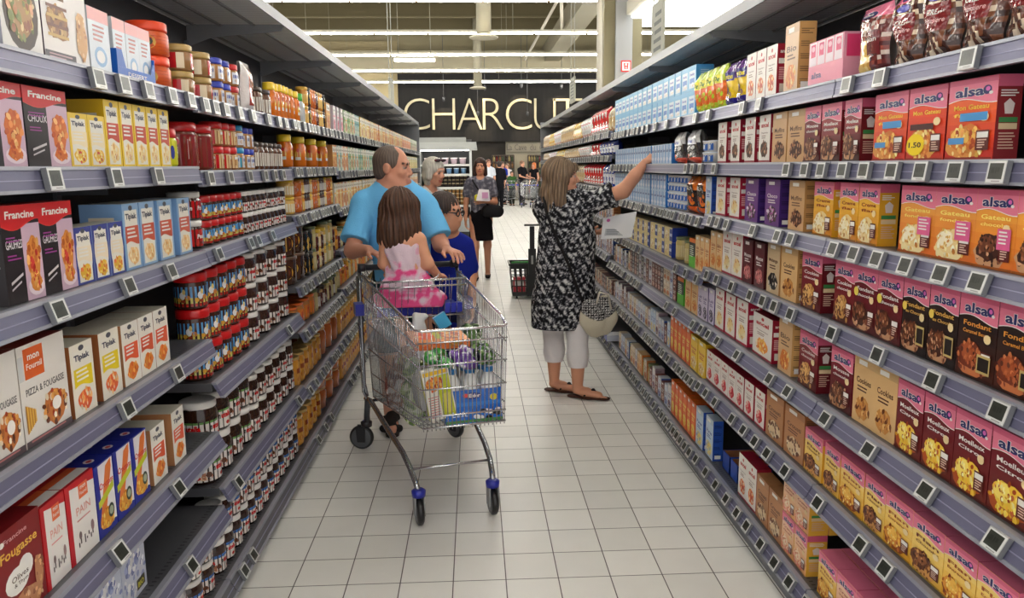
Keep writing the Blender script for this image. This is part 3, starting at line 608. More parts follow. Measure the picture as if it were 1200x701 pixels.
# tall cartons for the far left shelves
def slim(key, desc, base, side, pal, w=.07, h=.17, d=.07, seed=3, name='drink_carton', title='Jus'):
    def f():
        def fr(a, asp):
            r = random.Random(seed); a.rect(0, 0, 1, 1, base); a.rect(.1, .72, .9, .94, W); a.text(title, .2, .77, .6, .1, (60, 70, 60), .03); a.food(.5, .3, .4, .24, pal, 9, r, .4); a.rect(0, .56, 1, .62, pal[1])
        return carton(w, h, d, base, side, (220, 214, 200), fr, None, name)
    PROTO[key] = dict(fn=f, desc=desc, cat='box', grp=desc, o=None, used=False)
slim('s_white', 'slim white sweetener carton with orange picture', (226, 222, 206), (200, 190, 160), ORG, name='sugar_substitute_box')
slim('s_teal', 'slim teal and white carton', (120, 180, 180), (90, 150, 150), [(226, 226, 200), (60, 130, 130), (240, 236, 220)], seed=4, name='teal_carton')  # generic slim drink carton, teal version
slim('s_orange', 'slim orange carton', (222, 130, 50), (200, 100, 40), ORG, seed=5)
slim('s_yellow', 'slim pale yellow carton', (232, 206, 120), (206, 170, 80), CRM, seed=6, name='yellow_carton')  # same generic drink carton model in pale yellow
slim('s_tea', 'tan tea box with orange print', (214, 160, 90), (196, 130, 70), ORG, w=.1, seed=7, name='tea_box', title='Thes')
slim('s_green', 'slim green and white carton', (130, 170, 100), (100, 140, 80), [(226, 226, 200), (70, 120, 50), (240, 200, 80)], seed=8)
slim('s_pink', 'slim white carton with pink print', (232, 220, 222), (206, 190, 196), [(220, 80, 120), (236, 160, 180), (190, 40, 70)], seed=9)
slim('s_red', 'slim pale carton with red tomatoes', (230, 200, 180), (200, 90, 60), [(214, 60, 40), (236, 110, 70), (90, 140, 60)], seed=11, w=.1)
@defproto('tallpouch', 'tall white and red upright pouch', 'bag', 'tall pouches')
def _():
    def fn(u, v, r): return (226, 220, 218) if (u < .22 or v > .86 or v < .12) else jit((160, 50, 36), 16, r)
    m, P = pouch(.11, .2, .05, fn, seed=14)
    o = m.build('upright_pouch', FILM); o['_w'] = .11; o['_d'] = .06; o['_h'] = .2; return o
@defproto('pinktray', 'pink sachet tray with small pink packets', 'box', 'pink trays')
def _():
    def fr(a, asp):
        r = random.Random(4); a.rect(0, 0, 1, .45, (226, 130, 156)); a.text('alsa', .1, .18, .3, .14, NAVY, .03)
        for q in range(4): a.rect(.02+.245*q, .47, .235+.245*q, .98, (232, 214, 222)); a.rect(.06+.245*q, .66, .2+.245*q, .94, (206, 40, 100)); a.ell(.13+.245*q, .84, .05, .06, (230, 170, 190)); a.L -= 2.2
    return carton(.2, .145, .09, (226, 130, 156), (222, 150, 170), (206, 190, 200), fr, lambda b: b.rect(.1, .5, .9, .95, (222, 60, 110)), 'sachet_tray')

def getp(key):
    p = PROTO[key]
    if p['o'] is None:
        p['o'] = p['fn'](); o = p['o']
        p['w'], p['d'], p['h'] = o['_w'], o['_d'], o['_h']; p['jar'] = '_jar' in o.keys()
        for k in ('_w', '_d', '_h', '_jar', '_r'):
            if k in o.keys(): del o[k]
    return p
ORD = ['nearest', 'second', 'third', 'fourth', 'fifth', 'sixth', 'seventh', 'eighth', 'ninth', 'tenth', 'eleventh', 'twelfth', 'thirteenth', 'fourteenth', 'fifteenth', 'sixteenth', 'seventeenth', 'eighteenth', 'nineteenth', 'twentieth']
ORD += ['twenty-'+x for x in ['first']+ORD[1:9]] + ['thirtieth'] + ['thirty-'+x for x in ['first']+ORD[1:9]] + ['fortieth'] + ['forty-'+x for x in ['first']+ORD[1:9]] + ['fiftieth'] + ['fifty-'+x for x in ['first']+ORD[1:9]] + ['sixtieth']
LEVNAME = ['top', 'second', 'third', 'fourth', 'fifth', 'sixth', 'floor-level']
_cnt = {}
def short(desc): return desc
def place(key, x, y, z, rz, side, lev, tier=0, ntier=1, row=0, sx=1., sz=1., jitter=.0, tilt=0, flat=False):
    p = getp(key)
    if not p['used']: o = p['o']; p['used'] = True
    else: o = copy_tree(p['o'])
    o.location = (x, y, z); o.rotation_euler = (tilt, 0, rz); o.scale = (sx, sx if p['jar'] else 1, sz)
    # label: look first, then which of its kind on which shelf
    k = (p['desc'], side, lev, tier, row); i = _cnt.get(k, 0); _cnt[k] = i+1
    ti = '' if ntier == 1 else (' upper' if tier == ntier-1 else (' lower' if tier == 0 else ' middle'))
    rw = '' if row == 0 else (' behind-row' if row == 1 else ' back-row')
    for fe in (' from the near end', ' from near end', ' from near', ''):
        full = f"{p['desc']}, {ORD[min(i, len(ORD)-1)]}{ti}{rw}{fe if i else ''}, {side} {LEVNAME[lev]} shelf"
        if len(full.split()) <= 16: break
    o['label'] = full
    o['category'] = p['cat']; o['group'] = f"{p['desc']} on the {side} {LEVNAME[lev]} shelf"
    return o
# ------------------------------------------------------------------ the setting
def tile_mat():
    m = bpy.data.materials.new('floor_tiles'); m.use_nodes = True; nt = m.node_tree; b = nt.nodes['Principled BSDF']
    N = nt.nodes.new; lk = nt.links.new
    g = N('ShaderNodeNewGeometry'); sp = N('ShaderNodeSeparateXYZ'); lk(g.outputs['Position'], sp.inputs[0])
    def mt(op, a, b_=None, c=None):
        n = N('ShaderNodeMath'); n.operation = op
        for i, q in enumerate((a, b_, c)):
            if q is None: continue
            if isinstance(q, (int, float)): n.inputs[i].default_value = q
            else: lk(q, n.inputs[i])
        return n.outputs[0]
    es = []; ids = []
    for ax, off in (('X', -.7047), ('Y', 3.9873)):
        t = mt('DIVIDE', mt('SUBTRACT', sp.outputs[ax], off-20.0), .2); fr = mt('FRACT', t); ids.append(mt('FLOOR', t))
        es.append(mt('MINIMUM', fr, mt('SUBTRACT', 1.0, fr)))
    e = mt('MINIMUM', es[0], es[1])
    mr = N('ShaderNodeMapRange'); lk(e, mr.inputs[0]); mr.inputs[1].default_value = .0075; mr.inputs[2].default_value = .013
    cb = N('ShaderNodeCombineXYZ'); lk(ids[0], cb.inputs[0]); lk(ids[1], cb.inputs[1])
    wn = N('ShaderNodeTexWhiteNoise'); lk(cb.outputs[0], wn.inputs[0])
    ns = N('ShaderNodeTexNoise'); ns.inputs['Scale'].default_value = 9; ns.inputs['Detail'].default_value = 4; lk(g.outputs['Position'], ns.inputs['Vector'])
    r1 = N('ShaderNodeValToRGB'); r1.color_ramp.elements[0].color = L3((218, 217, 212)); r1.color_ramp.elements[1].color = L3((236, 235, 230))
    mx0 = mt('ADD', mt('MULTIPLY', wn.outputs['Value'], .6), mt('MULTIPLY', ns.outputs['Fac'], .45)); lk(mx0, r1.inputs[0])
    mx = N('ShaderNodeMix'); mx.data_type = 'RGBA'; lk(mr.outputs[0], mx.inputs[0]); mx.inputs[6].default_value = L3((70, 66, 62)); lk(r1.outputs[0], mx.inputs[7])
    lk(mx.outputs[2], b.inputs['Base Color'])
    rr = N('ShaderNodeMapRange'); lk(ns.outputs['Fac'], rr.inputs[0]); rr.inputs[3].default_value = .28; rr.inputs[4].default_value = .42; lk(rr.outputs[0], b.inputs['Roughness'])
    bp = N('ShaderNodeBump'); bp.inputs['Strength'].default_value = .35; bp.inputs['Distance'].default_value = .002; lk(mr.outputs[0], bp.inputs['Height']); lk(bp.outputs[0], b.inputs['Normal'])
    return m
fl = M().box(-14, 18, -5, 38, -.1, 0, (200, 196, 188)).build('floor', tile_mat()); tag(fl, kind='structure')
def nmat(name, c1, c2, scale=(1, 1, 1), rough=.7, ramp=(.35, .65), detail=5, tex='noise', bump=0, metal=0):
    m = bpy.data.materials.new(name); m.use_nodes = True; nt = m.node_tree; b = nt.nodes['Principled BSDF']
    tc = nt.nodes.new('ShaderNodeNewGeometry'); mp = nt.nodes.new('ShaderNodeMapping'); mp.inputs['Scale'].default_value = scale
    nt.links.new(tc.outputs['Position'], mp.inputs[0])
    if tex == 'noise': t = nt.nodes.new('ShaderNodeTexNoise'); t.inputs['Scale'].default_value = 1; t.inputs['Detail'].default_value = detail
    else: t = nt.nodes.new('ShaderNodeTexWave'); t.inputs['Scale'].default_value = 1; t.bands_direction = tex; t.inputs['Distortion'].default_value = 0
    nt.links.new(mp.outputs[0], t.inputs['Vector'])
    r = nt.nodes.new('ShaderNodeValToRGB'); r.color_ramp.elements[0].color = L3(c1); r.color_ramp.elements[1].color = L3(c2)
    r.color_ramp.elements[0].position, r.color_ramp.elements[1].position = ramp
    nt.links.new(t.outputs['Fac'], r.inputs[0]); nt.links.new(r.outputs[0], b.inputs['Base Color']); b.inputs['Roughness'].default_value = rough; b.inputs['Metallic'].default_value = metal
    if bump:
        bp = nt.nodes.new('ShaderNodeBump'); bp.inputs['Strength'].default_value = bump; bp.inputs['Distance'].default_value = .02
        nt.links.new(t.outputs['Fac'], bp.inputs['Height']); nt.links.new(bp.outputs[0], b.inputs['Normal'])
    return m
DECK = nmat('corrugated_roof_deck', (50, 44, 26), (124, 112, 76), (0, 1.3, 0), .7, (.2, .7), tex='Y', bump=.6)
ce = M().box(-14, 18, -5, 38, 7.6, 7.7, (150, 140, 100)).build('ceiling', DECK); tag(ce, kind='structure')
BEIGE = (160, 152, 128)
# roof beams run across the hall; every one is a part of the building
for i, (y, z0, z1, dy) in enumerate([(15.5, 6.0, 7.0, .35), (35.2, 5.55, 6.45, .4), (-1, 6.2, 7, .4), (6.6, 6.2, 7, .4)]):
    b = M().box(-14, 18, y, y+dy, z0, z1, BEIGE).build('trim_%d' % (i+1), DULL); tag(b, kind='structure')
for i in range(9):
    y = 9+i*3.1
    m = M().box(-14, 18, y, y+.07, 7.05, 7.6, (92, 84, 60)); m.box(-14, 18, y-.05, y+.12, 7.0, 7.05, (110, 102, 76))
    tag(m.build('trim_%d' % (i+5), DULL), kind='structure')
# long roof girder running away above the aisle
m = M().box(3.1, 3.75, 16, 37, 6.0, 6.7, (140, 134, 114)); tag(m.build('trim_14', DULL), kind='structure')
# far wall with the dark fascia
BY = 36.0
m = M(); m.box(-14, 18, BY+.6, BY+.8, 0, 7.6, (160, 150, 118)); tag(m.build('wall_back', DULL), kind='structure')
WOODM = nmat('dark_stained_board', (15, 13, 12), (25, 22, 20), (9, 9, .6), .9, (.3, .7))
xl = unproj(467, 130, 1, BY).x; zt = unproj(560, 101, 1, BY).z; zb = unproj(560, 166, 1, BY).z
# ---- sign board with letters
sg = empty('shop_sign', ((xl+14)/2, BY, zb), label='big dark board with cream capital letters spelling the meat counter sign', cat='sign')
def rel(o, p):                     # parent keeping world place
    o.parent = p; o.matrix_parent_inverse = Matrix.Translation(-Vector(p.location)); return o
rel(M().box(xl, 16, BY, BY+.5, zb, zt+1.2, (40, 36, 34)).build('board', WOODM), sg)
LET = amat('cream_letter', .4)
def letter(ch, u0, u1, v0, v1, Y, col, thick=.06, bold=-.012, name='letter', parent=None, mat=None):
    vs, fs, asp = text_mesh(ch, bold); a = unproj(u0, v1, 1, Y); b = unproj(u1, v0, 1, Y); m = M()
    fr = [(a.x+(b.x-a.x)*p, Y-thick, a.z+(b.z-a.z)*q) for p, q in vs]; bk = [(x, Y, z) for x, y, z in fr]
    m.add(fr, fs, col); n = len(fr)
    ec = {}
    for f in fs:
        for i in range(len(f)):
            e = (f[i], f[(i+1) % len(f)]); ec[tuple(sorted(e))] = ec.get(tuple(sorted(e)), [])+[e]
    sides = [(e[0][1], e[0][0], e[0][0]+n, e[0][1]+n) for e in ec.values() if len(e) == 1]
    m.add(fr+bk, sides, col)
    o = m.build(name, mat or LET)
    if parent: rel(o, parent)
    return o
for ch, u0, u1 in [('C', 474, 503), ('H', 507, 533), ('A', 536, 565), ('R', 566, 590), ('C', 593, 623), ('U', 626, 651), ('T', 648, 682), ('E', 686, 706), ('R', 711, 736), ('I', 741, 744), ('E', 749, 770)]:
    o = letter(ch, u0, u1, 115.5, 152, BY-.05, (176, 166, 132), bold=-.02, parent=sg)
# small spotlights in front of the sign
for u, v in [(520, 133), (568, 120), (611, 117), (658, 118), (618, 150), (560, 150)]:
    p = unproj(u, v-14, 1, BY-1.2)
    s = empty('spotlight', p, label=f'small ceiling spotlight washing the {ORD[0] if u==520 else "dark"} sign board at the {"upper" if v<130 else "lower"} edge', cat='spotlight', group='spotlights before the sign')
# (spotlights get their housing and light here)
spots = [o for o in bpy.data.objects if o.name.startswith('spotlight')]
SPOTL = ['left crossbar of the H', 'gap between the A and the R', 'top of the second C', 'left arm of the T', 'foot of the second C', 'foot of the first R']
for s, nm in zip(spots, SPOTL):
    s['label'] = f'small ceiling spotlight aimed at the {nm} on the sign'
    m = M(); m.lathe([(.03, 0, (60, 60, 60)), (.06, .05, (60, 60, 60)), (.06, .18, (60, 60, 60)), (.01, .19, (60, 60, 60))], 10); m.tube([(0, 0, .19), (0, 0, 7.6-s.location.z)], .012, (90, 90, 90), 5)
    h = m.build('housing', PLAS, s)
    ld = bpy.data.lights.new('lamp', 'SPOT'); ld.energy = 45; ld.spot_size = .9; ld.shadow_soft_size = .05; ld.color = (1, .82, .55)
    lo = bpy.data.objects.new('lamp', ld); C.objects.link(lo); lo.parent = s; lo.location = (0, 0, -.02); lo.rotation_euler = (math.radians(58), 0, 0)
# cellar shop front under the board
SHOPM = DULL
xs0 = unproj(593, 200, 1, BY).x; 
m = M(); m.box(xs0, 12, BY+.25, BY+.55, 0, zb, (136, 130, 114)); tag(m.build('wall_shop', DULL), kind='structure')
m = M(); m.box(xl-1, xs0, BY+.3, BY+.55, 0, zb, (36, 32, 28)); tag(m.build('wall_counter', DULL), kind='structure')
cs = empty('cellar_sign', unproj(610, 171, 1, BY+.2), label='grey fascia with dark script lettering above the cellar shop front', cat='sign')
p0 = unproj(594, 178, 1, BY+.2); p1 = unproj(668, 167, 1, BY+.2)
rel(M().box(p0.x, p1.x, BY+.14, BY+.24, p0.z, p1.z, (118, 114, 102)).build('panel', DULL), cs)
for tx, u0, u1 in [('La', 594, 600), ('Cave', 603, 617), ('du', 621, 628), ('Charcutier', 632, 668)]:
    letter(tx, u0, u1, 169, 176, BY+.13, (70, 64, 60), thick=.02, bold=0, name='lettering', parent=cs)
# wine racks of the cellar shop
for i, (u0, u1) in enumerate([(577.5, 602), (619, 640)]):
    a = unproj(u0, 236, 1, BY+.1); b = unproj(u1, 182, 1, BY+.1); z0 = .0
    rk = empty('wine_rack', ((a.x+b.x)/2, BY, 0), label=['dark wine rack full of bottles at the left of the cellar front', 'dark wine rack with bottles at the right of the cellar front'][i], cat='rack', group='wine racks')
    m = M(); n = 7
    for k in range(n+1):
        x = a.x+(b.x-a.x)*k/n; m.box(x-.02, x+.02, BY-.05, BY+.2, z0, b.z, (70, 60, 54))
    for k in range(7): z = .3+k*(b.z-.3)/6; m.box(a.x, b.x, BY-.05, BY+.2, z-.02, z+.02, (84, 74, 64))
    rel(m.build('frame', DULL), rk); rr = random.Random(i); m = M()
    for k in range(n):
        for j in range(6):
            x = a.x+(b.x-a.x)*(k+.5)/n; z = .32+j*(b.z-.3)/6; c = rr.choice([(70, 90, 60), (120, 40, 40), (60, 50, 40), (190, 170, 110), (150, 110, 70)])
            m.lathe([(.05, z, c), (.05, z+.16, c), (.018, z+.21, c), (.018, z+.27, (180, 150, 80))], 8, x, BY+.05)
    bo = rel(m.build('bottles', JARM), rk); bo['kind'] = 'stuff'
# beige wall piece left of the board
m = M().box(-14, xl, BY+.3, BY+.59, 0, 7.0, (168, 154, 118)); tag(m.build('wall_left', DULL), kind='structure')

# ---- fluorescent rows
TM = emat('fluorescent_tube_glow', (1, .975, .93, 1), TUBE_EMIT)
for i, y in enumerate(TUBE_ROWS):
    w = 'light_strip'
    t = empty(w, (1.5, y, TUBE_Z), label=f'long fluorescent strip light hung across the hall, {ORD[i]} row from the camera', cat='ceiling light', group='fluorescent strip rows')
    m = M(); m.box(-14, 14, -.05, .05, .03, .09, (214, 208, 190))
    for k in range(5): m.tube([(-13+k*6.3, 0, .09), (-13+k*6.3, 0, 2.55)], .006, (150, 146, 130), 5)
    m.build('batten', DULL, t)
    m = M()
    for k in range(20): m.box(-14+k*1.42, -14+k*1.42+1.36, -.02, .02, -.018, .02, (255, 250, 235))
    m.build('tube', TM, t)
# a brighter short fitting under the third visible row, and the skylight panel at the right
pb = unproj(486, 72, 1, 25.6); t = empty('ceiling_light', pb, label='short bright fitting hung just under a strip light, above the sign', cat='ceiling light')
M().box(-.62, .62, -.1, .1, 0, .06, (255, 250, 240)).build('diffuser', emat('panel_glow', (1, .98, .93, 1), 9), t); M().box(-.64, .64, -.12, .12, .06, .12, (200, 196, 180)).build('housing', DULL, t)
M().tube([(-.5, 0, .12), (-.5, 0, 7.6-pb.z)], .01, (150, 146, 130), 5).tube([(.5, 0, .12), (.5, 0, 7.6-pb.z)], .01, (150, 146, 130), 5).build('hanger', DULL, t)
# pendants (warm air destratifiers)
for i, (u, v, yy, lab) in enumerate([(567, 45, 19, 'white round ceiling diffuser on a thick pipe, between the strip lights'), (560, 104, 33, 'smaller far white ceiling diffuser hanging above the sign letters')]):
    p = unproj(u, v, 1, yy); t = empty('ceiling_diffuser', p, label=lab, cat='diffuser', group='ceiling diffusers')
    m = M(); m.lathe([(.32, 0, (176, 170, 150)), (.34, .03, (226, 220, 200)), (.12, .12, (214, 208, 186))], 24); m.build('disc', DULL, t)
    m = M(); m.lathe([(.17, .12, (156, 150, 130)), (.17, 7.6-p.z-.001, (156, 150, 130))], 20); m.build('pipe', DULL, t)
# round smoke hood / skylight box at the top right
p = unproj(815, 7, 1, 15.0); t = empty('skylight_box', p, label='bright rectangular skylight panel in the ceiling right of the column', cat='skylight')
M().box(-.95, .85, -.2, 2.2, .0, .04, (250, 250, 250)).build('pane', emat('skylight_glow', (.93, .97, 1, 1), 1.6), t)
M().box(-1.05, .95, -.3, 2.3, .05, .3, (206, 200, 184)).build('frame', DULL, t)
# column
c0 = unproj(710, 60, 1, 16).x; c1 = unproj(755, 60, 1, 16).x
col = empty('column', ((c0+c1)/2, 16.3, 0)); tag(col, kind='structure')
w_ = (c1-c0)/2
m = M(); m.box(-w_, w_, -.06, .5, 0, 7.6, (120, 112, 86)); m.build('column_core', DULL, col)
m = M(); m.box(-w_*.42, w_*.46, -.14, -.06, 0, 7.6, (150, 150, 148)); m.build('column_facing', DULL, col)
for o in col.children: o['kind'] = 'structure'
m = M(); px = unproj(702.5, 60, 1, 15.5).x; m.tube([(px, 15.5, 0), (px, 15.5, 7.6)], .055, (176, 170, 156), 10)
tag(m.build('riser_pipe', DULL), 'white vertical pipe running up beside the column', 'pipe')
p = unproj(733, 78, 1, 16.2); s = empty('fire_point_sign', (p.x, 16.3-.15, p.z), label='small square red extinguisher sign on the white column', cat='sign')
m = M(); m.box(-.1, .1, -.012, 0, -.11, .11, (206, 40, 34)); a = Art(m, lambda u, v, e: (u*.1, -.012-e, v*.1)); a.rect(-.78, -.82, .78, .82, W); a.poly([(-.5, .6), (.5, .6), (.35, -.6), (-.35, -.6)], (206, 40, 34)); a.rect(-.2, .1, .2, .5, W); a.rect(-.1, -.5, .1, -.1, W)
m.build('plate', CARD, s)
# hanging aisle markers seen edge-on
for u, v, yy, hh, lab in [(458.5, 108, 16, .5, 'thin grey hanging aisle marker left of the dark sign board'), (671, 106, 17, .5, 'thin grey hanging aisle marker before the right end of the sign board'), (771, 42, 12, .95, 'grey patterned aisle marker hanging right of the column')]:
    p = unproj(u, v, 1, yy); s = empty('aisle_marker', (p.x, p.y, p.z), label=lab, cat='sign', group='hanging aisle markers')
    m = M(); m.box(-.02, .02, -.35, .35, -hh/2, hh/2, (150, 150, 138)); a = Art(m, lambda u, v, e: (-.02-e, -.35+u*.7, -hh/2+v*hh)); a.lines(.1, .9, .85, 6, .13, (96, 98, 94), random.Random(3))
    b = Art(m, lambda u, v, e: (-.35+u*.7, -.35-e, v)); m.build('panel', DULL, s)
    M().tube([(0, -.3, hh/2), (0, -.3, 7.6-p.z)], .008, (170, 170, 160), 5).tube([(0, .3, hh/2), (0, .3, 7.6-p.z)], .008, (170, 170, 160), 5).build('hanger', DULL, s)
# pipes and bracing under the roof near the girder
for i, (a, b) in enumerate([((2.4, 22, 5.9), (3.3, 30, 6.3)), ((2.9, 20, 6.9), (2.2, 34, 5.9))]):
    tag(M().tube([a, b], .05, (206, 200, 184), 8).build('roof_brace', DULL), ['pale slanting roof brace beside the girder', 'long pale roof brace crossing below the girder'][i], 'brace', 'roof braces')

# ------------------------------------------------------------------ shelving
XR, XL = 1.10, -.90
DEP = .46
GREY = (112, 114, 120); PANEL = (74, 74, 78); STRIP = (108, 108, 134); RAIL = (150, 152, 164)
SHELFM = amat('galvanised_shelf', .35, metal=.35)
CANM = nmat('ribbed_canopy_sheet', (206, 208, 212), (236, 238, 240), (0, 9, 0), .5, (.2, .45), tex='Y', metal=.0)
RJ = [1.09+1.33*k for k in range(10)]
LJ = [1.34+1.33*k for k in range(10)]
def rtops(i):
    if i < 2: return [1.80, 1.555, 1.318, 1.062, .79, .505, .13]
    if i < 4: return [1.80, 1.555, 1.30, 1.02, .785, .49, .12]
    return [1.82, 1.63, 1.36, 1.10, .82, .48, .12]
def ltops(i):
    if i < 1: return [1.79, 1.558, 1.283, .982, .655, .385, .10]
    if i == 1: return [1.785, 1.545, 1.285, .825, .445, .10]
    if i == 2: return [1.79, 1.555, 1.315, .955, .72, .42, .10]
    return [1.79, 1.53, 1.28, 1.0, .74, .42, .10]
def tag_mesh():
    m = M(); m.box(-.03, .03, -.012, .0, -.024, .024, (176, 178, 178), side=(112, 114, 118), top=(170, 170, 168))
    a = Art(m, lambda u, v, e: (u*.03, -.012-e, v*.024)); a.rect(-.92, -.9, .92, .9, (214, 216, 214)); a.rect(-.78, -.62, .72, .76, (46, 50, 42))
    a.rect(-.55, -.1, -.2, .4, (30, 34, 28)); a.rect(-.1, -.1, .05, .4, (30, 34, 28)); a.rect(.12, .0, .35, .4, (30, 34, 28)); a.rect(-.3, -.84, .6, -.75, (150, 150, 150))
    return m
TAGP = None
def uy(side, z, u):                      # distance along the shelf edge for a picture column
    X = XR+.02 if side == 'right' else XL-.02; lo, hi = .9, 40
    for _ in range(50):
        mid = (lo+hi)/2; uu = proj((X, mid, z))[0]
        if (uu > u) == (side == 'right'): lo = mid
        else: hi = mid
    return (lo+hi)/2
TAGS = {('right', 0): [1155, 1047, 1007, 900, 880, 839, 823, 803, 788, 775, 765], ('right', 1): [1190, 1139, 1097, 1062, 1028, 1002, 976, 956, 934, 846, 829, 820, 812],
        ('right', 2): [1168, 1123, 1080, 1045, 1017, 992, 940, 924, 894, 862, 851, 842, 832, 822], ('right', 3): [1194, 1113, 1046, 990, 940, 920, 906, 891, 868, 850, 838, 825, 812, 800],
        ('right', 4): [1192, 1107, 1037, 984, 938, 916, 876, 852, 841, 832, 822, 800, 790], ('right', 5): [1057, 1027, 975, 935, 913, 898, 884, 870, 849, 838, 829, 819, 806],
        ('right', 6): [1000, 960, 940, 922, 905, 888, 876, 863, 850, 838, 826, 818, 807],
        ('left', 0): [96, 128, 158, 187, 210, 228, 240, 253, 270, 286, 305, 318, 326, 340, 350], ('left', 1): [42, 118, 170, 234, 258, 282, 301, 313, 323],
        ('left', 2): [45, 132, 184, 243, 282, 291, 309], ('left', 3): [130, 192, 241, 328], ('left', 4): [43, 118, 191, 265, 340], ('left', 5): [100, 155, 207, 262], ('left', 6): [272, 283, 364, 373, 380]}
BAY_ORD = ['nearest', 'second nearest', 'third nearest', 'fourth nearest', 'fifth nearest', 'sixth nearest', 'third farthest', 'second farthest', 'farthest']
def bays(side):
    global TAGP
    J = RJ if side == 'right' else LJ; XF = XR if side == 'right' else XL; sg = 1 if side == 'right' else -1
    rnd = random.Random(5 if sg > 0 else 6); rz = -PI/2 if sg > 0 else PI/2
    for i in range(9):
        y0, y1 = J[i], J[i+1]; yc = (y0+y1)/2; hw = (y1-y0)/2
        root = empty('shelving_bay', (XF, yc, 0), label=f'{BAY_ORD[i]} grey metal shelving bay on the {side} side of the aisle', cat='shelving unit', group=f'shelving bays on the {side}')
        X = lambda d: sg*d
        def bx(m, d0, d1, a, b, z0, z1, col): 
            x0, x1 = sorted((X(d0), X(d1))); return m.box(x0, x1, a, b, z0, z1, col)
        m = M(); bx(m, .475, .485, -hw, hw, .0, 2.232 if side == 'left' else 2.162, PANEL); m.build('back_panel', SHEET, root)
        m = M(); bx(m, .485, .53, -hw, -hw+.03, 0, 2.2, GREY); bx(m, .462, .485, -hw, -hw+.03, 0, 2.16, GREY)
        if i == 8: bx(m, .485, .53, hw-.03, hw, 0, 2.2, GREY)
        m.build('upright', SHEET, root)
        zc = 2.235 if side == 'left' else 2.165
        # canopy shelf over the top
        m = M(); bx(m, .0, .487, -hw+.002, hw-.002, zc, zc+.03, (96, 97, 100)); m.build('canopy', CANM, root)
        m = M()
        for d in (.14, .30, .42): bx(m, d, d+.012, -hw+.01, hw-.01, zc-.008, zc, (150, 152, 156))
        bx(m, -.005, .0, -hw, hw, zc-.012, zc+.034, (120, 122, 126)); m.build('canopy_rib', SHEET, root)
        m = M()
        for (d0, d1, za, zb2) in ((.0, .47, .03, .075),):
            vs = []
            for yy in (-hw+.0315, -hw+.043):
                vs += [(X(0), yy, zc), (X(.47), yy, zc), (X(.47), yy, zc-.1), (X(.36), yy, zc-.06), (X(0.02), yy, zc-.03)]
            m.add(vs, [(0, 1, 2, 3, 4), (5, 9, 8, 7, 6), (0, 5, 6, 1), (1, 6, 7, 2), (2, 7, 8, 3), (3, 8, 9, 4), (4, 9, 5, 0)], (150, 152, 156))
        m.build('canopy_bracket', SHEET, root)
        tops = rtops(i) if side == 'right' else ltops(i); nl = len(tops)
        for lv, zt in enumerate(tops):
            deck = lv == nl-1
            m = M(); bx(m, .012, .47, -hw+.003, hw-.003, zt-.03, zt, (92, 93, 98))
            a = Art(m, lambda u, v, e: (X(.02+.45*v), -hw+2*hw*u, zt+e))
            if zt < 1.2:
                for q in range(60 if y0 < 4.2 else 0):
                    a.rect((q+.3)/60, .02, (q+.6)/60, .05, (40, 40, 44)); a.L -= .99
            sh = m.build('shelf', SHELFM, root)
            if zt-.03 > .3:                       # small carrying brackets at the ends
                
                    for e0, e1 in ((-hw+.003, -hw+.008), (hw-.008, hw-.003)): m = M(); bx(m, .3, .47, e0, e1, zt-.075, zt-.03, GREY); m.build('bracket', SHEET, sh)
            # price strip: tilted channel with two rails
            tl = .007 if zt > 1.4 else (.016 if zt > .9 else .028)
            m = M(); H = .052
            def prism(z_a, z_b, off, th, col):
                fa = off+tl*(1-z_a/H) ; fb = off+tl*(1-z_b/H)
                # z measured up from strip foot; the foot stands forward
                vs = [(X(-fa+th), -hw+.004, zt-H+z_a), (X(-fa), -hw+.004, zt-H+z_a), (X(-fa), hw-.004, zt-H+z_a), (X(-fa+th), hw-.004, zt-H+z_a),
                      (X(-fb+th), -hw+.004, zt-H+z_b), (X(-fb), -hw+.004, zt-H+z_b), (X(-fb), hw-.004, zt-H+z_b), (X(-fb+th), hw-.004, zt-H+z_b)]
                m.hexa(vs, col)
            prism(0, .007, .003, .016, RAIL); prism(.007, .046, .0, .012, STRIP if not (deck and side == 'left') else (104, 104, 112)); prism(.046, .054, .003, .016, RAIL)
            if y0 < 5: prism(.0245, .0265, .0012, .012, (150, 150, 180))
            st = m.build('price_strip', SHEET, sh)
            if deck: m = M(); bx(m, .004, .02, -hw+.002, hw-.002, 0, zt-.05, (120, 122, 128)); m.build('kick_plate', SHEET, sh)
            ys = []
            if y1 < 5.5:
                lvv = lv if not (side == 'left' and i == 1 and lv >= 5) else 6
                ys = [uy(side, zt, u) for u in TAGS.get((side, lvv), [])]
                ys = [y for y in ys if y0+.035 < y < y1-.035]
            if i >= 2 and len(ys) < 3:
                y = y0+.06
                while y < y1-.05: ys.append(y); y += rnd.choice([.075, .09, .12, .16]) if i < 5 else rnd.choice([.15, .2])
            last = -9; 
            for y in sorted(ys):
                if y-last < .068: continue
                last = y
                if TAGP is None: TAGP = tag_mesh().build('price_tag', PLAS); t = TAGP
                else: t = TAGP.copy(); C.objects.link(t)
                t.parent = sh; t.location = (X(-tl*.5-.004), y-yc, zt-.026); t.rotation_euler = Matrix.Rotation(rz, 4, 'Z').to_euler()
                t.rotation_euler = (Matrix.Rotation(rz, 4, 'Z') @ Matrix.Rotation(-math.atan2(tl, H), 4, 'X')).to_euler()
        if i == 8:
            m = M(); bx(m, -.01, .53, hw, hw+.02, 0, 2.24, (120, 122, 126)); m.build('end_panel', SHEET, root)
bays('left'); bays('right')
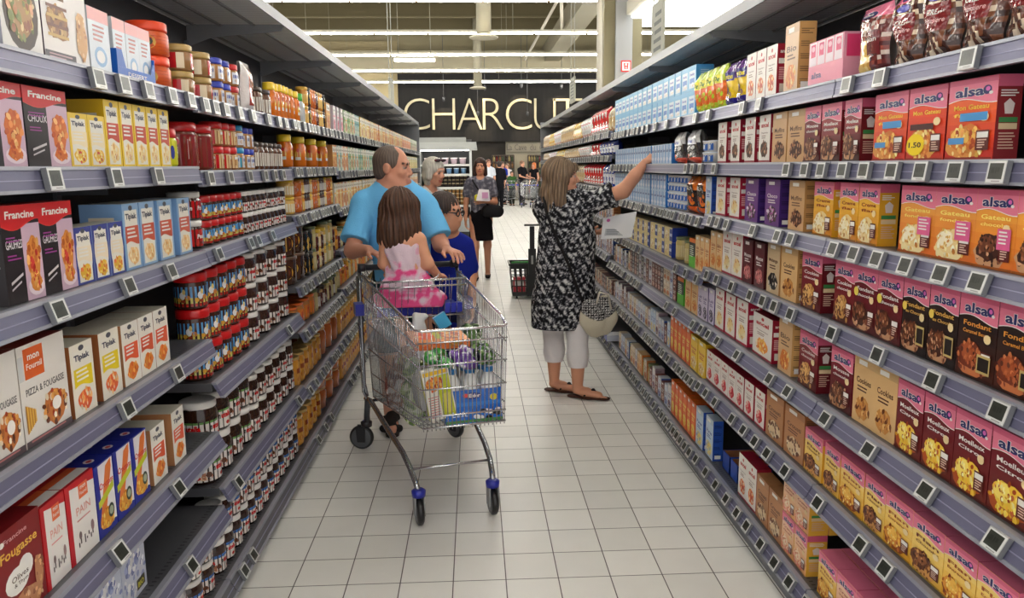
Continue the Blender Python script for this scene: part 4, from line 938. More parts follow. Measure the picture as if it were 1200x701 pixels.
# ------------------------------------------------------------------ stocking the shelves
def run(side, lev, spec, z=None, rows=1, setback=.03, J=None, gap=.003):
    """spec: (picture column of the near edge, kind, {n, stack, rows, back}) from the nearest to the farthest; None leaves a gap."""
    XF = XR if side == 'right' else XL; sg = 1 if side == 'right' else -1; rz = -PI/2 if sg > 0 else PI/2
    Jn = RJ if side == 'right' else LJ
    tf = rtops if side == 'right' else ltops
    for i in range(len(spec)-1):
        u, key = spec[i][0], spec[i][1]; op = spec[i][2] if len(spec[i]) > 2 else {}
        if key is None: continue
        mix = key if isinstance(key, list) else None
        if mix: key = mix[0]
        zz = z
        def yof(s):
            return s[0] if isinstance(s[0], float) else uy(side, zref, s[0])
        mid_bay = None
        zref = 1.5
        # find the shelf height for the bay this run sits in
        ya = u if isinstance(u, float) else uy(side, tf(1)[min(lev, len(tf(1))-1)], u)
        bi = max(0, min(8, int((ya+.02-Jn[0])//1.33))); T = tf(bi)
        lv = min(lev, len(T)-1) if not op.get('lv') else op['lv']
        zt = T[lv]; zref = zt
        ya = u if isinstance(u, float) else uy(side, zt, u); nb = spec[i+1][0]; yb = nb if isinstance(nb, float) else uy(side, zt, nb)
        bi2 = max(0, min(8, int((ya+.02-Jn[0])//1.33)))
        if bi2 != bi: bi = bi2; T = tf(bi); lv = min(lev, len(T)-1) if not op.get('lv') else op['lv']; zt = T[lv]; ya = u if isinstance(u, float) else uy(side, zt, u); yb = nb if isinstance(nb, float) else uy(side, zt, nb)
        # stay inside the bay: split at the joint
        j1 = Jn[bi+1]
        segs = [(max(ya, Jn[bi]+.006), min(yb, j1-.006), bi)]
        k = bi+1
        while k < 9 and yb > Jn[k]+.03:
            segs.append((Jn[k]+.006, min(yb, Jn[k+1]-.006), k)); k += 1
        p = getp(key); w = p['w']+gap; left = op.get('n')
        for (s0, s1, b) in segs:
            if s1-s0 < w*.8: continue
            T = tf(b); lvv = op['lv'] if op.get('lv') else min(lev, len(T)-1); zt = T[lvv]
            n = max(1, int(round((s1-s0)/w)))
            if op.get('n') and len(segs) == 1: n = op['n']
            sx = min(1.28, (s1-s0-gap*n)/(n*p['w']))
            while n > 1 and sx < .84: n -= 1; sx = min(1.2, (s1-s0-gap*n)/(n*p['w']))
            sx = max(.7, sx); pw = (s1-s0)/n if not op.get('tight') else p['w']*sx+gap
            above = T[lvv-1]-.058 if lvv > 0 else 2.13
            st = op.get('stack', 1)
            while st > 1 and zt+st*(p['h']+.001)*.70 > above: st -= 1
            sz = min(1., (above-zt-.004)/(st*(p['h']+.001)))
            hs = p['h']*sz
            for r in range(op.get('rows', rows)):
                for q in range(n):
                    yy = s0+(q+.5)*pw; kk = key if not mix else mix[(q*7+int(s0*13)+q//3+lvv) % len(mix)]
                    pp = getp(kk); sxx = sx*p['w']/pp['w']; szz = sz*min(1, p['h']/pp['h']) if mix else sz; hs = pp['h']*szz if mix else p['h']*sz
                    for t in range(st):
                        if r > 0 and t < st-1 and not op.get('full') : continue
                        sb = setback+op.get('back', 0)+r*(p['d']*(sx if p['jar'] else 1)+.004)
                        dd = p['d']/2*(sx if p['jar'] else 1) if p['jar'] else 0
                        if sb+p['d']*(sx if p['jar'] else 1) > .46: continue
                        if op.get('skip') and random.random() < op['skip'] and t == st-1: continue
                        o = place(kk, XF+sg*(sb+(pp['d']/2*sxx if pp['jar'] else 0)), yy, zt+t*(hs+.0008)+.0006, rz+(random.uniform(-.02, .02) if not p['jar'] else random.uniform(-.25, .25)), side, lev, t, st, r, sxx, szz)
PY = 30
# right side ---------------------------------------------------------
R = 'right'
run(R, 0, [(1215, 'chocbag', {'n': 1}), (1160, 'chocbag', {'n': 2}), (1068, 'chocbag', {'n': 1}), (1034, 'yelbag', {'n': 1}), (991, 'pinktray', {'n': 1, 'stack': 1}), (940, 'tan_tall', {'n': 1}), (906, 'an_tart', {'n': 3}), (871, 'eggbag', {'n': 2}), (845, 'candybag', {'n': 2}), (812, 'sugar', {'stack': 2}), (6.4, None)])
run(R, 0, [(6.43, 'beigebag', {'n': 2}), (6.75, 'redbag', {'stack': 2}), (7.7, 'whitebag', {}), (8.4, 'goldbag', {}), (9.1, 'beigebag', {}), (10.4, 'whitebag', {}), (11.2, 'goldbag', {}), (12.0, 'beigebag', {}), (13.0, None)])
run(R, 1, [(1225, 'al_blue', {'n': 1}), (1188, None), (1160, 'al_red', {'n': 1}), (1100, 'al_promo', {'n': 1}), (1057, 'al_red', {'n': 1}), (1017, 'al_white', {'n': 1}), (1003, 'al_brownie', {'n': 2}), (956, 'al_choc', {'n': 1}), (938, 'tan_muffin', {'n': 2}), (900, 'an_choc', {'n': 1}), (884, 'an_choc', {'n': 3}), (836, 'cups', {'n': 1}), (816, 'blackpouch', {'n': 2}), (785, 'sugarbag', {}), (5.06, 'sugarbag', {}), (6.37, None)])
run(R, 1, [(6.43, 'bluebag', {}), (7.2, 'redbag', {}), (7.8, 'whitebag', {}), (8.6, 'beigebag', {}), (10.0, 'goldbag', {}), (11.0, 'whitebag', {}), (12.0, 'beigebag', {}), (13.0, None)])
run(R, 2, [(1240, 'al_orangechoc', {'n': 1}), (1181, 'al_orangechoc', {'n': 1}), (1134, 'al_orangecake', {'n': 2}), (1048, None), (1024, 'al_yellow', {'n': 3}), (944, 'tan_muffin', {'n': 1}), (914, 'purple', {'n': 2}), (866, 'an_cream', {'n': 2}), (834, 'bluepack', {'n': 1}), (824, 'pastabag', {'n': 2}), (800, 'cups', {'stack': 2}), (778, 'sugarbag', {'stack': 2}), (5.06, 'sugarbag', {'stack': 2}), (6.37, None)])
run(R, 2, [(6.43, 'bluebag', {}), (7.0, 'redbag', {}), (8.2, 'beigebag', {}), (9.0, 'whitebag', {}), (11.0, 'goldbag', {}), (13.0, None)])
run(R, 3, [(1212, 'al_fbutter', {'n': 1}), (1158, 'al_fbutter', {'n': 1}), (1114, 'al_fblack', {'n': 2}), (1050, 'al_fbrown', {'n': 2}), (995, 'al_cookies', {'n': 1}), (964, 'al_cookies', {'n': 1, 'back': .0}), (929, 'tan_cookie', {'n': 1}), (911, 'tan_dark', {'n': 1}), (893, 'redbrown', {'n': 2}), (866, 'an_cream', {'n': 2}), (843, 'orangebox', {'n': 3}), (812, 'greenpack', {'n': 1}), (805, 'greentin', {'n': 2}), (785, 'crackerpack', {'stack': 2}), (5.05, 'crackerpack', {'stack': 2}), (5.9, 'smallbeige', {'stack': 1}), (6.38, None)])
run(R, 4, [(1205, 'al_moel', {'n': 1}), (1150, 'al_moel', {'n': 1}), (1109, 'al_moel', {'n': 2}), (1043, 'tan_cookie', {'n': 2}), (994, 'al_choc', {'n': 2}), (958, 'al_cookies', {'n': 1}), (927, None), (924, 'tan_tall', {'n': 1}), (907, 'an_wide', {'n': 1}), (873, 'an_cream', {'n': 3}), (834, 'violetwhite', {'n': 2}), (815, 'orangebox', {'n': 2}), (800, 'greenpack', {'n': 1}), (790, ['anisred', 'smalldark', 'smallbeige', 'smallblue'], {'stack': 2}), (4.9, ['smalldark', 'anisred', 'smallwhite'], {'stack': 2}), (5.7, ['smallbeige', 'smalldark', 'smallblue'], {'stack': 2}), (6.38, None)])
run(R, 5, [(1182, 'al_flan', {'n': 1, 'rows': 2}), (1135, 'al_flan', {'n': 1, 'rows': 3}), (1098, 'al_flanchoc', {'n': 1, 'rows': 3}), (1062, 'al_flan', {'n': 1, 'rows': 3}), (1031, 'al_flanchoc', {'n': 1, 'rows': 3}), (1007, 'al_flan', {'n': 1, 'rows': 3}), (979, 'al_flanchoc', {'n': 2, 'rows': 2}), (938, 'tan_pouch', {'n': 2, 'rows': 2}), (893, 'an_jelly', {'n': 2, 'rows': 2, 'stack': 1}), (868, 'an_jelly', {'n': 2, 'rows': 2}), (850, 'an_jelly', {'n': 3, 'rows': 2}), (824, 'yellowbox', {'n': 2}), (806, 'flour', {'n': 5}), (783, ['smallwhite', 'smallblue', 'anisred', 'bluepack'], {'stack': 1}), (5.0, ['smallblue', 'smallwhite', 'smallbeige'], {'stack': 1}), (5.7, ['smallwhite', 'smallblue', 'anisred'], {'stack': 1}), (6.38, None)])
run(R, 6, [(1.72, 'al_flan', {'rows': 2}), (1020, 'al_cream', {'rows': 3}), (975, 'al_flan', {'rows': 2}), (941, 'al_cream', {'rows': 2, 'stack': 2}), (912, 'tan_pouch', {'n': 2}), (882, 'an_tart', {'n': 2, 'rows': 1}), (862, None), (834, 'bluepack', {'n': 2}), (812, 'flour', {'n': 6}), (784, ['smallwhite', 'smallblue', 'anisred'], {}), (5.0, ['smallbeige', 'smallwhite', 'orangebox', 'greentin'], {}), (5.7, ['smallblue', 'smallbeige'], {}), (6.1, None)])
for lv in (3, 4, 5, 6):
    sp = []; y = 6.43 if lv < 6 else 7.0; r_ = random.Random(lv)
    while y < 12.9:
        sp.append((y, r_.sample(['smallwhite', 'smallblue', 'anisred', 'smallbeige', 'smalldark'], 3), {'stack': 1})); y += 1.33
    sp.append((13.0, None)); run(R, lv, sp)
# left side ------------------------------------------------------------
Lf = 'left'
run(Lf, 0, [(-30, 'salad', {'n': 1}), (10, 'salad', {'n': 1}), (58, 'burger', {'n': 1, 'tight': 1}), (112, 'palepink', {'n': 1, 'tight': 1}), (143, 'palepink', {'n': 3, 'back': .006}), (186, None), (195, 'orangetub', {'n': 1, 'stack': 2, 'tight': 1}), (216, 'yellid', {'stack': 2}), (2.68, 'goldlid', {'n': 2, 'stack': 2}), (262, 'bluelid', {'n': 2, 'stack': 2}), (279, 'redlid', {'n': 1, 'stack': 2}), (289, 'tallpouch', {'n': 1}), (306, 'brownjar', {'n': 2}), (325, 'honeybottle', {'n': 3}), (345, 'honeybottle', {'n': 2}), (357, 'greenbottle', {'n': 1}), (363, ['jam', 'jamorange', 'blackgold', 'honey'], {'stack': 2}), (385, 's_tea', {'n': 1}), (392, 's_pink', {'n': 3}), (405, ['s_green', 's_white'], {}), (416, ['s_teal', 's_white', 's_teal'], {}), (424, ['s_white', 's_yellow'], {}), (434, ['s_yellow', 's_orange', 's_white'], {}), (10.68, ['s_red', 's_orange'], {}), (12.0, ['s_green', 's_pink'], {}), (13.25, None)])
run(Lf, 1, [(-20, 'fr_choux', {'n': 1}), (40, 'fr_choux', {'n': 1}), (90, 'tk_smallyel', {'n': 3}), (132, 'tk_tallyel', {'n': 5, 'back': .0}), (206, 'mustard', {'n': 1, 'tight': 1}), (2.68, 'bigred', {'n': 2}), (262, 'picjar', {'stack': 2}), (286, 'cyanlid', {'stack': 2}), (294, 'bluelid', {'stack': 2}), (304, 'brownjar', {}), (4.02, 'honeybottle', {'n': 4}), (5.35, ['s_tea', 'jamorange'], {}), (395, ['s_teal', 's_white', 's_orange'], {}), (410, ['s_teal', 's_green', 's_white'], {}), (8.0, ['s_orange', 's_yellow'], {}), (9.33, ['s_white', 's_tea'], {}), (11.0, ['s_yellow', 's_green'], {}), (13.25, None)])
run(Lf, 2, [(-25, 'fr_choux', {'n': 1}), (17, 'fr_gaufres', {'n': 1}), (60, 'fr_gaufres', {'n': 1, 'tight': 1}), (97, 'tk_smallblue', {'n': 3}), (153, 'tk_tallblue', {'n': 2}), (190, 'tk_tallblue', {'n': 2}), (2.68, 'redjar', {'n': 2, 'stack': 2}), (249, 'farmsmall', {'stack': 2}), (292, 'nutsmall', {'stack': 2, 'skip': .3}), (4.02, 'honeywhite', {'n': 1, 'stack': 2}), (355, ['honey', 'jamorange', 'honeywhite', 'brownjar'], {'stack': 2}), (5.35, ['s_yellow', 's_orange', 's_white'], {}), (6.7, ['s_tea', 's_yellow', 's_white'], {}), (8.0, ['s_yellow', 's_green'], {}), (9.4, ['s_orange', 's_white'], {}), (13.25, None)])
run(Lf, 3, [(-12, 'pizza', {'n': 1}), (37, 'pizza', {'n': 1}), (90, 'tk_yelorange', {'n': 2}), (152, 'tk_orange', {'n': 2}), (188, 'tk_orange', {'n': 1, 'tight': 1}), (2.69, 'farmjar', {'n': 7, 'stack': 3, 'lv': 3, 'rows': 1}), (300, 'nutella', {'n': 4, 'stack': 3, 'lv': 3}), (4.02, 'goldpot', {'n': 2, 'stack': 2}), (4.40, 'blackgold', {'n': 2, 'stack': 2}), (4.62, ['greentin', 'jam', 'honeywhite'], {'stack': 2}), (5.35, ['goldtub', 'jam', 'greentin'], {}), (6.7, ['s_green', 's_red'], {}), (8.0, ['s_yellow', 's_tea'], {}), (13.25, None)])
run(Lf, 4, [(-60, 'fougasse', {'n': 1}), (10, 'fougasse', {'n': 1}), (62, 'redwhite', {'n': 1, 'rows': 3, 'full': 1}), (90, 'redwhite', {'n': 1, 'rows': 3}), (122, 'cracker', {'n': 3, 'rows': 3}), (181, 'tk_orange', {'n': 2, 'rows': 2}), (226, None)])
run(Lf, 4, [(2.69, 'nutgreen', {'n': 4, 'stack': 2, 'lv': 4, 'rows': 1}), (3.22, 'nutella', {'n': 6, 'stack': 2, 'lv': 4}), (4.02, 'orangepot', {'n': 4, 'stack': 1}), (4.6, ['greentin', 'brownjar', 'jam'], {'stack': 1}), (5.35, ['goldtub', 'greentin', 'orangepot'], {}), (13.2, None)])
run(Lf, 5, [(1.36, 'paleblue', {'n': 5, 'back': .02}), (2.14, None)])
run(Lf, 5, [(2.69, 'nutblue', {'n': 13, 'stack': 2, 'lv': 5, 'rows': 1}), (4.02, 'goldtub', {'n': 6, 'stack': 1}), (4.7, 'bigtub', {'n': 3}), (5.35, 'goldtub', {}), (8.0, None)])
run(Lf, 6, [(1.36, 'whitebag', {'n': 3}), (2.2, 'whitebag', {'n': 1, 'tight': 1}), (2.43, 'nutblue', {'n': 2, 'stack': 2, 'tight': 1}), (2.66, None)])
run(Lf, 6, [(4.02, 'goldtub', {'n': 5, 'stack': 1}), (4.62, 'bigtub', {'n': 3, 'stack': 2}), (5.35, 'goldtub', {}), (8.0, None)])
# a few loads that sit on top of others
def extra(key, side, lev, y, z, d=.03, rz=0, **k):
    XF = XR if side == 'right' else XL; sg = 1 if side == 'right' else -1; p = getp(key)
    return place(key, XF+sg*(d+(p['d']/2 if p['jar'] else 0)), y, z, (-PI/2 if sg > 0 else PI/2)+rz, side, lev, **k)

ya_, yb_ = uy('left', 1.79, 143), uy('left', 1.79, 186)
tr0 = empty('display_tray', (XL-.028, (ya_+yb_)/2, 1.7905), PI/2, 'bright blue cardboard tray holding the pale pink boxes on the left top shelf', 'tray')
hw_ = (yb_-ya_)/2-.0005; m = M(); CB = (30, 96, 190); m.box(-hw_, hw_, 0, .003, 0, .03, CB); m.box(-hw_, -hw_+.002, 0, .003, .03, .07, CB)
m.add([(-hw_-.001, -.0005, .03), (-hw_+.05, -.0005, .03), (-hw_+.03, -.0005, .075), (-hw_-.001, -.0005, .075)], [(0, 1, 2, 3)], CB); m.add([(hw_-.03, -.0005, .03), (hw_, -.0005, .03), (hw_, -.0005, .06), (hw_-.015, -.0005, .06)], [(0, 1, 2, 3)], CB)
for s_ in (-1, 1): m.box(*sorted((s_*hw_, s_*(hw_+.002))), 0, .09, 0, .075, CB)
a = Art(m, lambda u, v, e: (-hw_+u*2*hw_, -e-.0006, v*.03)); a.text('DESSERT', .25, .3, .5, .4, W); m.build('tray', CARD, tr0)
# ------------------------------------------------------------------ people: one continuous skin grown from blended limbs
V3 = lambda *a: np.array(a, dtype=float)
class Sdf:
    def __init__(s, vox=.006): s.p = []; s.vox = vox; s.cuts = []; s.noise = None
    def cap(s, a, b, ra, rb, col, k=.02, flat=None, sub=False):      # tapered limb
        s.p.append(('c', np.array(a, float), np.array(b, float), ra, rb, col, k, flat, sub)); return s
    def ell(s, c, r, col, k=.02, rot=None, sub=False):
        s.p.append(('e', np.array(c, float), np.array(r, float), rot, 0, col, k, None, sub)); return s
    def chain(s, pts, rs, col, k=.02, flat=None):
        for i in range(len(pts)-1): s.cap(pts[i], pts[i+1], rs[i], rs[i+1], col, k, flat)
        return s
    @staticmethod
    def dist(q, P):
        if q[0] == 'c':
            a, b, ra, rb, flat = q[1], q[2], q[3], q[4], q[7]
            if flat is not None:
                ax, f = np.array(flat[0], float), flat[1]; ax = ax/np.linalg.norm(ax)
                P = P+((P-a) @ ax)[..., None]*ax*(1/f-1); b = b+((b-a) @ ax)*ax*(1/f-1)
            ab = b-a; t = np.clip(((P-a) @ ab)/max(1e-9, ab @ ab), 0, 1)
            d = np.linalg.norm(P-a-t[..., None]*ab, axis=-1)-(ra+(rb-ra)*t)
            return d*(flat[1]**.5 if flat is not None else 1)
        Q = P-q[1]
        if q[3] is not None: Q = Q @ q[3]
        k0 = np.linalg.norm(Q/q[2], axis=-1); k1 = np.linalg.norm(Q/(q[2]**2), axis=-1)
        return k0*(k0-1)/np.maximum(k1, 1e-9)
    def bb(s, q):
        if q[0] == 'c':
            r = max(q[3], q[4]); return np.minimum(q[1], q[2])-r, np.maximum(q[1], q[2])+r
        r = np.max(q[2]); return q[1]-r, q[1]+r
    def mesh(s):
        vx = s.vox; add = [q for q in s.p if not q[8]]
        lo = np.min([s.bb(q)[0] for q in add], axis=0)-3*vx-.01; hi = np.max([s.bb(q)[1] for q in add], axis=0)+3*vx+.01
        n = np.ceil((hi-lo)/vx).astype(int)+1
        D = np.full(n, .2, dtype=np.float32)
        for q in s.p:
            m = q[6]+2.5*vx; a, b = s.bb(q); i0 = np.clip(np.floor((a-m-lo)/vx).astype(int), 0, n-1); i1 = np.clip(np.ceil((b+m-lo)/vx).astype(int)+1, 1, n)
            ax = [lo[k]+vx*np.arange(i0[k], i1[k]) for k in range(3)]
            G = np.stack(np.meshgrid(*ax, indexing='ij'), -1); d = s.dist(q, G).astype(np.float32)
            sl = tuple(slice(i0[k], i1[k]) for k in range(3)); o = D[sl]; k = q[6]
            if q[8]:
                h = np.maximum(k-np.abs(o+d), 0)/k; D[sl] = np.maximum(o, -d)+h*h*k*.25
            else:
                h = np.maximum(k-np.abs(o-d), 0)/k; D[sl] = np.minimum(o, d)-h*h*k*.25
        if s.cuts or s.noise:
            ax = [lo[k]+vx*np.arange(n[k]) for k in range(3)]; G = np.stack(np.meshgrid(*ax, indexing='ij'), -1).astype(np.float32)
            if s.noise: D = D+s.noise(G).astype(np.float32)
            for c in s.cuts:                                   # keep the side the normal points away from
                if callable(c): D = np.maximum(D, c(G).astype(np.float32))
                else: D = np.maximum(D, ((G-np.array(c[0], np.float32)) @ np.array(c[1], np.float32)))
        S = D < 0
        # surface nets
        nx, ny, nz = n
        cnt = np.zeros((nx-1, ny-1, nz-1), np.int8)
        for dx in (0, 1):
            for dy in (0, 1):
                for dz in (0, 1): cnt += S[dx:dx+nx-1, dy:dy+ny-1, dz:dz+nz-1]
        act = (cnt > 0) & (cnt < 8); ijk = np.argwhere(act); idx = -np.ones(act.shape, np.int32); idx[act] = np.arange(len(ijk))
        cor = {(a, b, c): D[ijk[:, 0]+a, ijk[:, 1]+b, ijk[:, 2]+c] for a in (0, 1) for b in (0, 1) for c in (0, 1)}
        sm = np.zeros((len(ijk), 3)); cs = np.zeros(len(ijk))
        for e in cor:
            for ax_ in range(3):
                if e[ax_] == 1: continue
                e2 = list(e); e2[ax_] = 1; A_ = cor[e]; B_ = cor[tuple(e2)]; c = (A_ < 0) != (B_ < 0); t = np.where(c, A_/np.where(c, A_-B_, 1), 0); cs += c
                for k in range(3): sm[:, k] += np.where(c, e[k]+(t if k == ax_ else 0), 0)
        verts = (ijk+sm/cs[:, None])*vx+lo
        quads = []
        for ax_ in range(3):
            sl0 = [slice(None)]*3; sl1 = [slice(None)]*3; sl0[ax_] = slice(0, -1); sl1[ax_] = slice(1, None)
            a_, b_ = S[tuple(sl0)], S[tuple(sl1)]; cr = np.argwhere(a_ != b_)
            o1, o2 = [k for k in range(3) if k != ax_]
            cr = cr[(cr[:, o1] > 0) & (cr[:, o2] > 0) & (cr[:, o1] < act.shape[o1]) & (cr[:, o2] < act.shape[o2])]
            ins = a_[cr[:, 0], cr[:, 1], cr[:, 2]]
            def at(d1, d2):
                q = cr.copy(); q[:, o1] -= d1; q[:, o2] -= d2; return idx[q[:, 0], q[:, 1], q[:, 2]]
            Q = np.stack([at(1, 1), at(0, 1), at(0, 0), at(1, 0)], 1)
            flip = ins if ax_ != 1 else ~ins
            Q[~flip] = Q[~flip][:, ::-1]; quads.append(Q)
        return verts, np.concatenate(quads)
    def build(s, name, mat, parent=None, org=(0, 0, 0), colfn=None):
        v, f = s.mesh(); add = [q for q in s.p if not q[8]]
        best = np.full(len(v), 9.); col = np.zeros((len(v), 4), np.float32); col[:, 3] = 1
        for q in add:
            a, b = s.bb(q); near = np.all((v > a-.05) & (v < b+.05), axis=1)
            if not near.any(): continue
            d = np.full(len(v), 9.); d[near] = s.dist(q, v[near]); w = d < best+(.0008 if q[3] is not None and not isinstance(q[5], int) else 0)
            best[w] = d[w]; col[w] = L3(q[5])
        if colfn: col = colfn(v, col)
        me = bpy.data.meshes.new(name); me.from_pydata((v-np.array(org)).tolist(), [], f.tolist()); me.materials.append(mat)
        at = me.color_attributes.new('Col', 'FLOAT_COLOR', 'POINT'); at.data.foreach_set('color', col.astype(np.float32).ravel())
        me.polygons.foreach_set('use_smooth', np.ones(len(me.polygons), bool)); me.update()
        o = bpy.data.objects.new(name, me); C.objects.link(o)
        if parent: o.parent = parent
        return o
def norm(v): v = np.array(v, float); return v/np.linalg.norm(v)
def frame(fwd, up=(0, 0, 1)):
    f = norm(fwd); r = norm(np.cross(f, up)); u = np.cross(r, f); return r, f, u
def head(S, c, fwd, up=(0, 0, 1), s=1., skin=(206, 150, 120), brow=(80, 60, 50), lip=(176, 96, 84), eye=(50, 36, 30), female=False, ear=True):
    r, f, u = frame(fwd, up); R = np.stack([r, f, u], 1); c = np.array(c, float)
    P = lambda x, y, z: c+R @ (V3(x, y, z)*s)
    dk = tuple(int(x*.9) for x in skin)
    E = lambda p, rr, col=skin, k=.015: S.ell(P(*p), V3(*rr)*s, col, k*s, R)
    E((0, -.015, .035), (.076, .098, .088)); E((0, .022, -.03), (.060, .070, .082)); E((0, .052, -.092), (.026, .028, .022)); 
    for q in (-1, 1):
        S.cap(P(q*.052, -.005, -.05), P(q*.02, .055, -.095), .018*s, .018*s, skin, .02*s)
        E((q*.036, .062, -.022), (.024, .022, .022))
        E((q*.031, .080, .006), (.013, .008, .006), (176, 160, 150), .003); E((q*.031, .0865, .006), (.0062, .003, .006), eye, .002)
        S.cap(P(q*.031-.014, .083, .0135), P(q*.031+.014, .082, .0125), .0035*s, .003*s, dk, .006*s)
        S.cap(P(q*.014, .088, .027), P(q*.046, .074, .029), .0045*s, .003*s, brow, .006*s)
        E((q*.011, .096, -.033), (.008, .010, .007), skin, .008)
        if ear: 
            E((q*.076, -.012, -.002), (.010, .020, .031), skin, .01); E((q*.082, -.010, .0), (.004, .011, .018), dk, .004)
    S.cap(P(0, .084, .018), P(0, .108, -.026), .007*s, .0095*s, skin, .012*s)
    S.cap(P(-.020, .082, -.059), P(.020, .082, -.059), .0045*s, .0045*s, lip, .008*s); S.cap(P(-.014, .084, -.067), P(.014, .084, -.067), .0052*s, .0052*s, lip, .008*s); E((0, .062, -.060), (.036, .022, .026))
    S.cap(P(-.03, .074, .032), P(.03, .074, .032), .012*s, .012*s, skin, .015*s)
    return P, R
def hand(S, w, d, pn, side=1, s=1., curl=.5, skin=(206, 150, 120), spread=1., curls=None):
    """w wrist, d direction of the hand, pn palm normal (fingers curl to it), side +1 thumb towards d x pn."""
    d = norm(d); pn = norm(np.array(pn, float)-np.dot(pn, d)*d); t = np.cross(d, pn)*side; w = np.array(w, float)
    for q in (-.5, .5): S.cap(w+d*.012*s, w+(d*.082+t*q*.042)*s, .019*s, .0155*s, skin, .014*s, (pn, .62))
    S.cap(w+d*.02*s, w+d*.08*s, .022*s, .022*s, skin, .014*s, (pn, .6))
    for i, (off, L, rr) in enumerate([(.030, .068, .0088), (.010, .078, .0092), (-.011, .072, .0088), (-.031, .056, .0078)]):
        b = w+(d*.084+t*off)*s; cu = curls[i] if curls else curl; seg = [.46, .31, .25]; dd = norm(d+t*off*2.2*spread); a = 0; p = b
        for j in range(3):
            a += cu*[.55, .8, .6][j]; v = dd*math.cos(a)+pn*math.sin(a); q = p+v*L*seg[j]*s
            S.cap(p, q, rr*s*(1-.08*j), rr*s*(.92-.08*j), skin, .0045*s); p = q
        S.ell(p-pn*.004*s, V3(.005, .005, .005)*s, (224, 180, 160), .002)
    b = w+(d*.022+t*.020)*s; m = b+(d*.030+t*.028+pn*.012*s)*s; e = m+(d*.030+t*.006+pn*.012)*s
    S.cap(b, m, .0125*s, .0105*s, skin, .012*s); S.cap(m, e, .0100*s, .0080*s, skin, .004*s)
def wrinkle(amp, seed, f=22, zs=.6):
    r = np.random.RandomState(seed); W_ = r.normal(size=(6, 3))*f; ph = r.uniform(0, 6, 6); W_[:, 2] *= zs
    return lambda G: amp*sum(np.sin(G @ W_[i].astype(np.float32)+ph[i]+1.3*np.sin(G @ W_[(i+1) % 6].astype(np.float32)*.7)) for i in range(6))/3
def strands(amp, seed, f=160, ctr=(0, 0, 0)):
    r = np.random.RandomState(seed)
    def g(G):
        a = np.arctan2(G[..., 1]-ctr[1], G[..., 0]-ctr[0]); z = G[..., 2]
        return amp*(np.sin(a*f*.14+3*np.sin(z*9))+.7*np.sin(a*f*.27+2+2*np.sin(z*13))+.4*np.sin(z*30+a*6))
    return g
def hcol(c1, c2, seed, ctr):
    def g(v, col):
        a = np.arctan2(v[:, 1]-ctr[1], v[:, 0]-ctr[0]); z = v[:, 2]
        t = .5+.28*np.sin(a*31+4*np.sin(z*8+seed))+.22*np.sin(a*57+3*np.sin(z*14)+seed)
        t = np.clip(t, 0, 1)[:, None]; col = col.copy(); col[:, :4] = np.array(L3(c1))*(1-t)+np.array(L3(c2))*t; return col
    return g
def pattern(fn):                     # printed cloth: colour picked by a pattern in the cloth
    def g(v, col): 
        return fn(v, col)
    return g
def vnoise(v, f, seed):
    r = np.random.RandomState(seed); acc = np.zeros(len(v))
    for i in range(7): w = r.normal(size=3)*f; acc += np.sin(v @ w+r.uniform(0, 6)+1.6*np.sin(v @ (r.normal(size=3)*f*.6)))
    return acc/7
def ramp(t, stops):
    out = np.zeros((len(t), 4), np.float32); out[:] = L3(stops[0][1])
    for th, c in stops[1:]: out[t > th] = L3(c)
    return out
SK = (208, 152, 124)
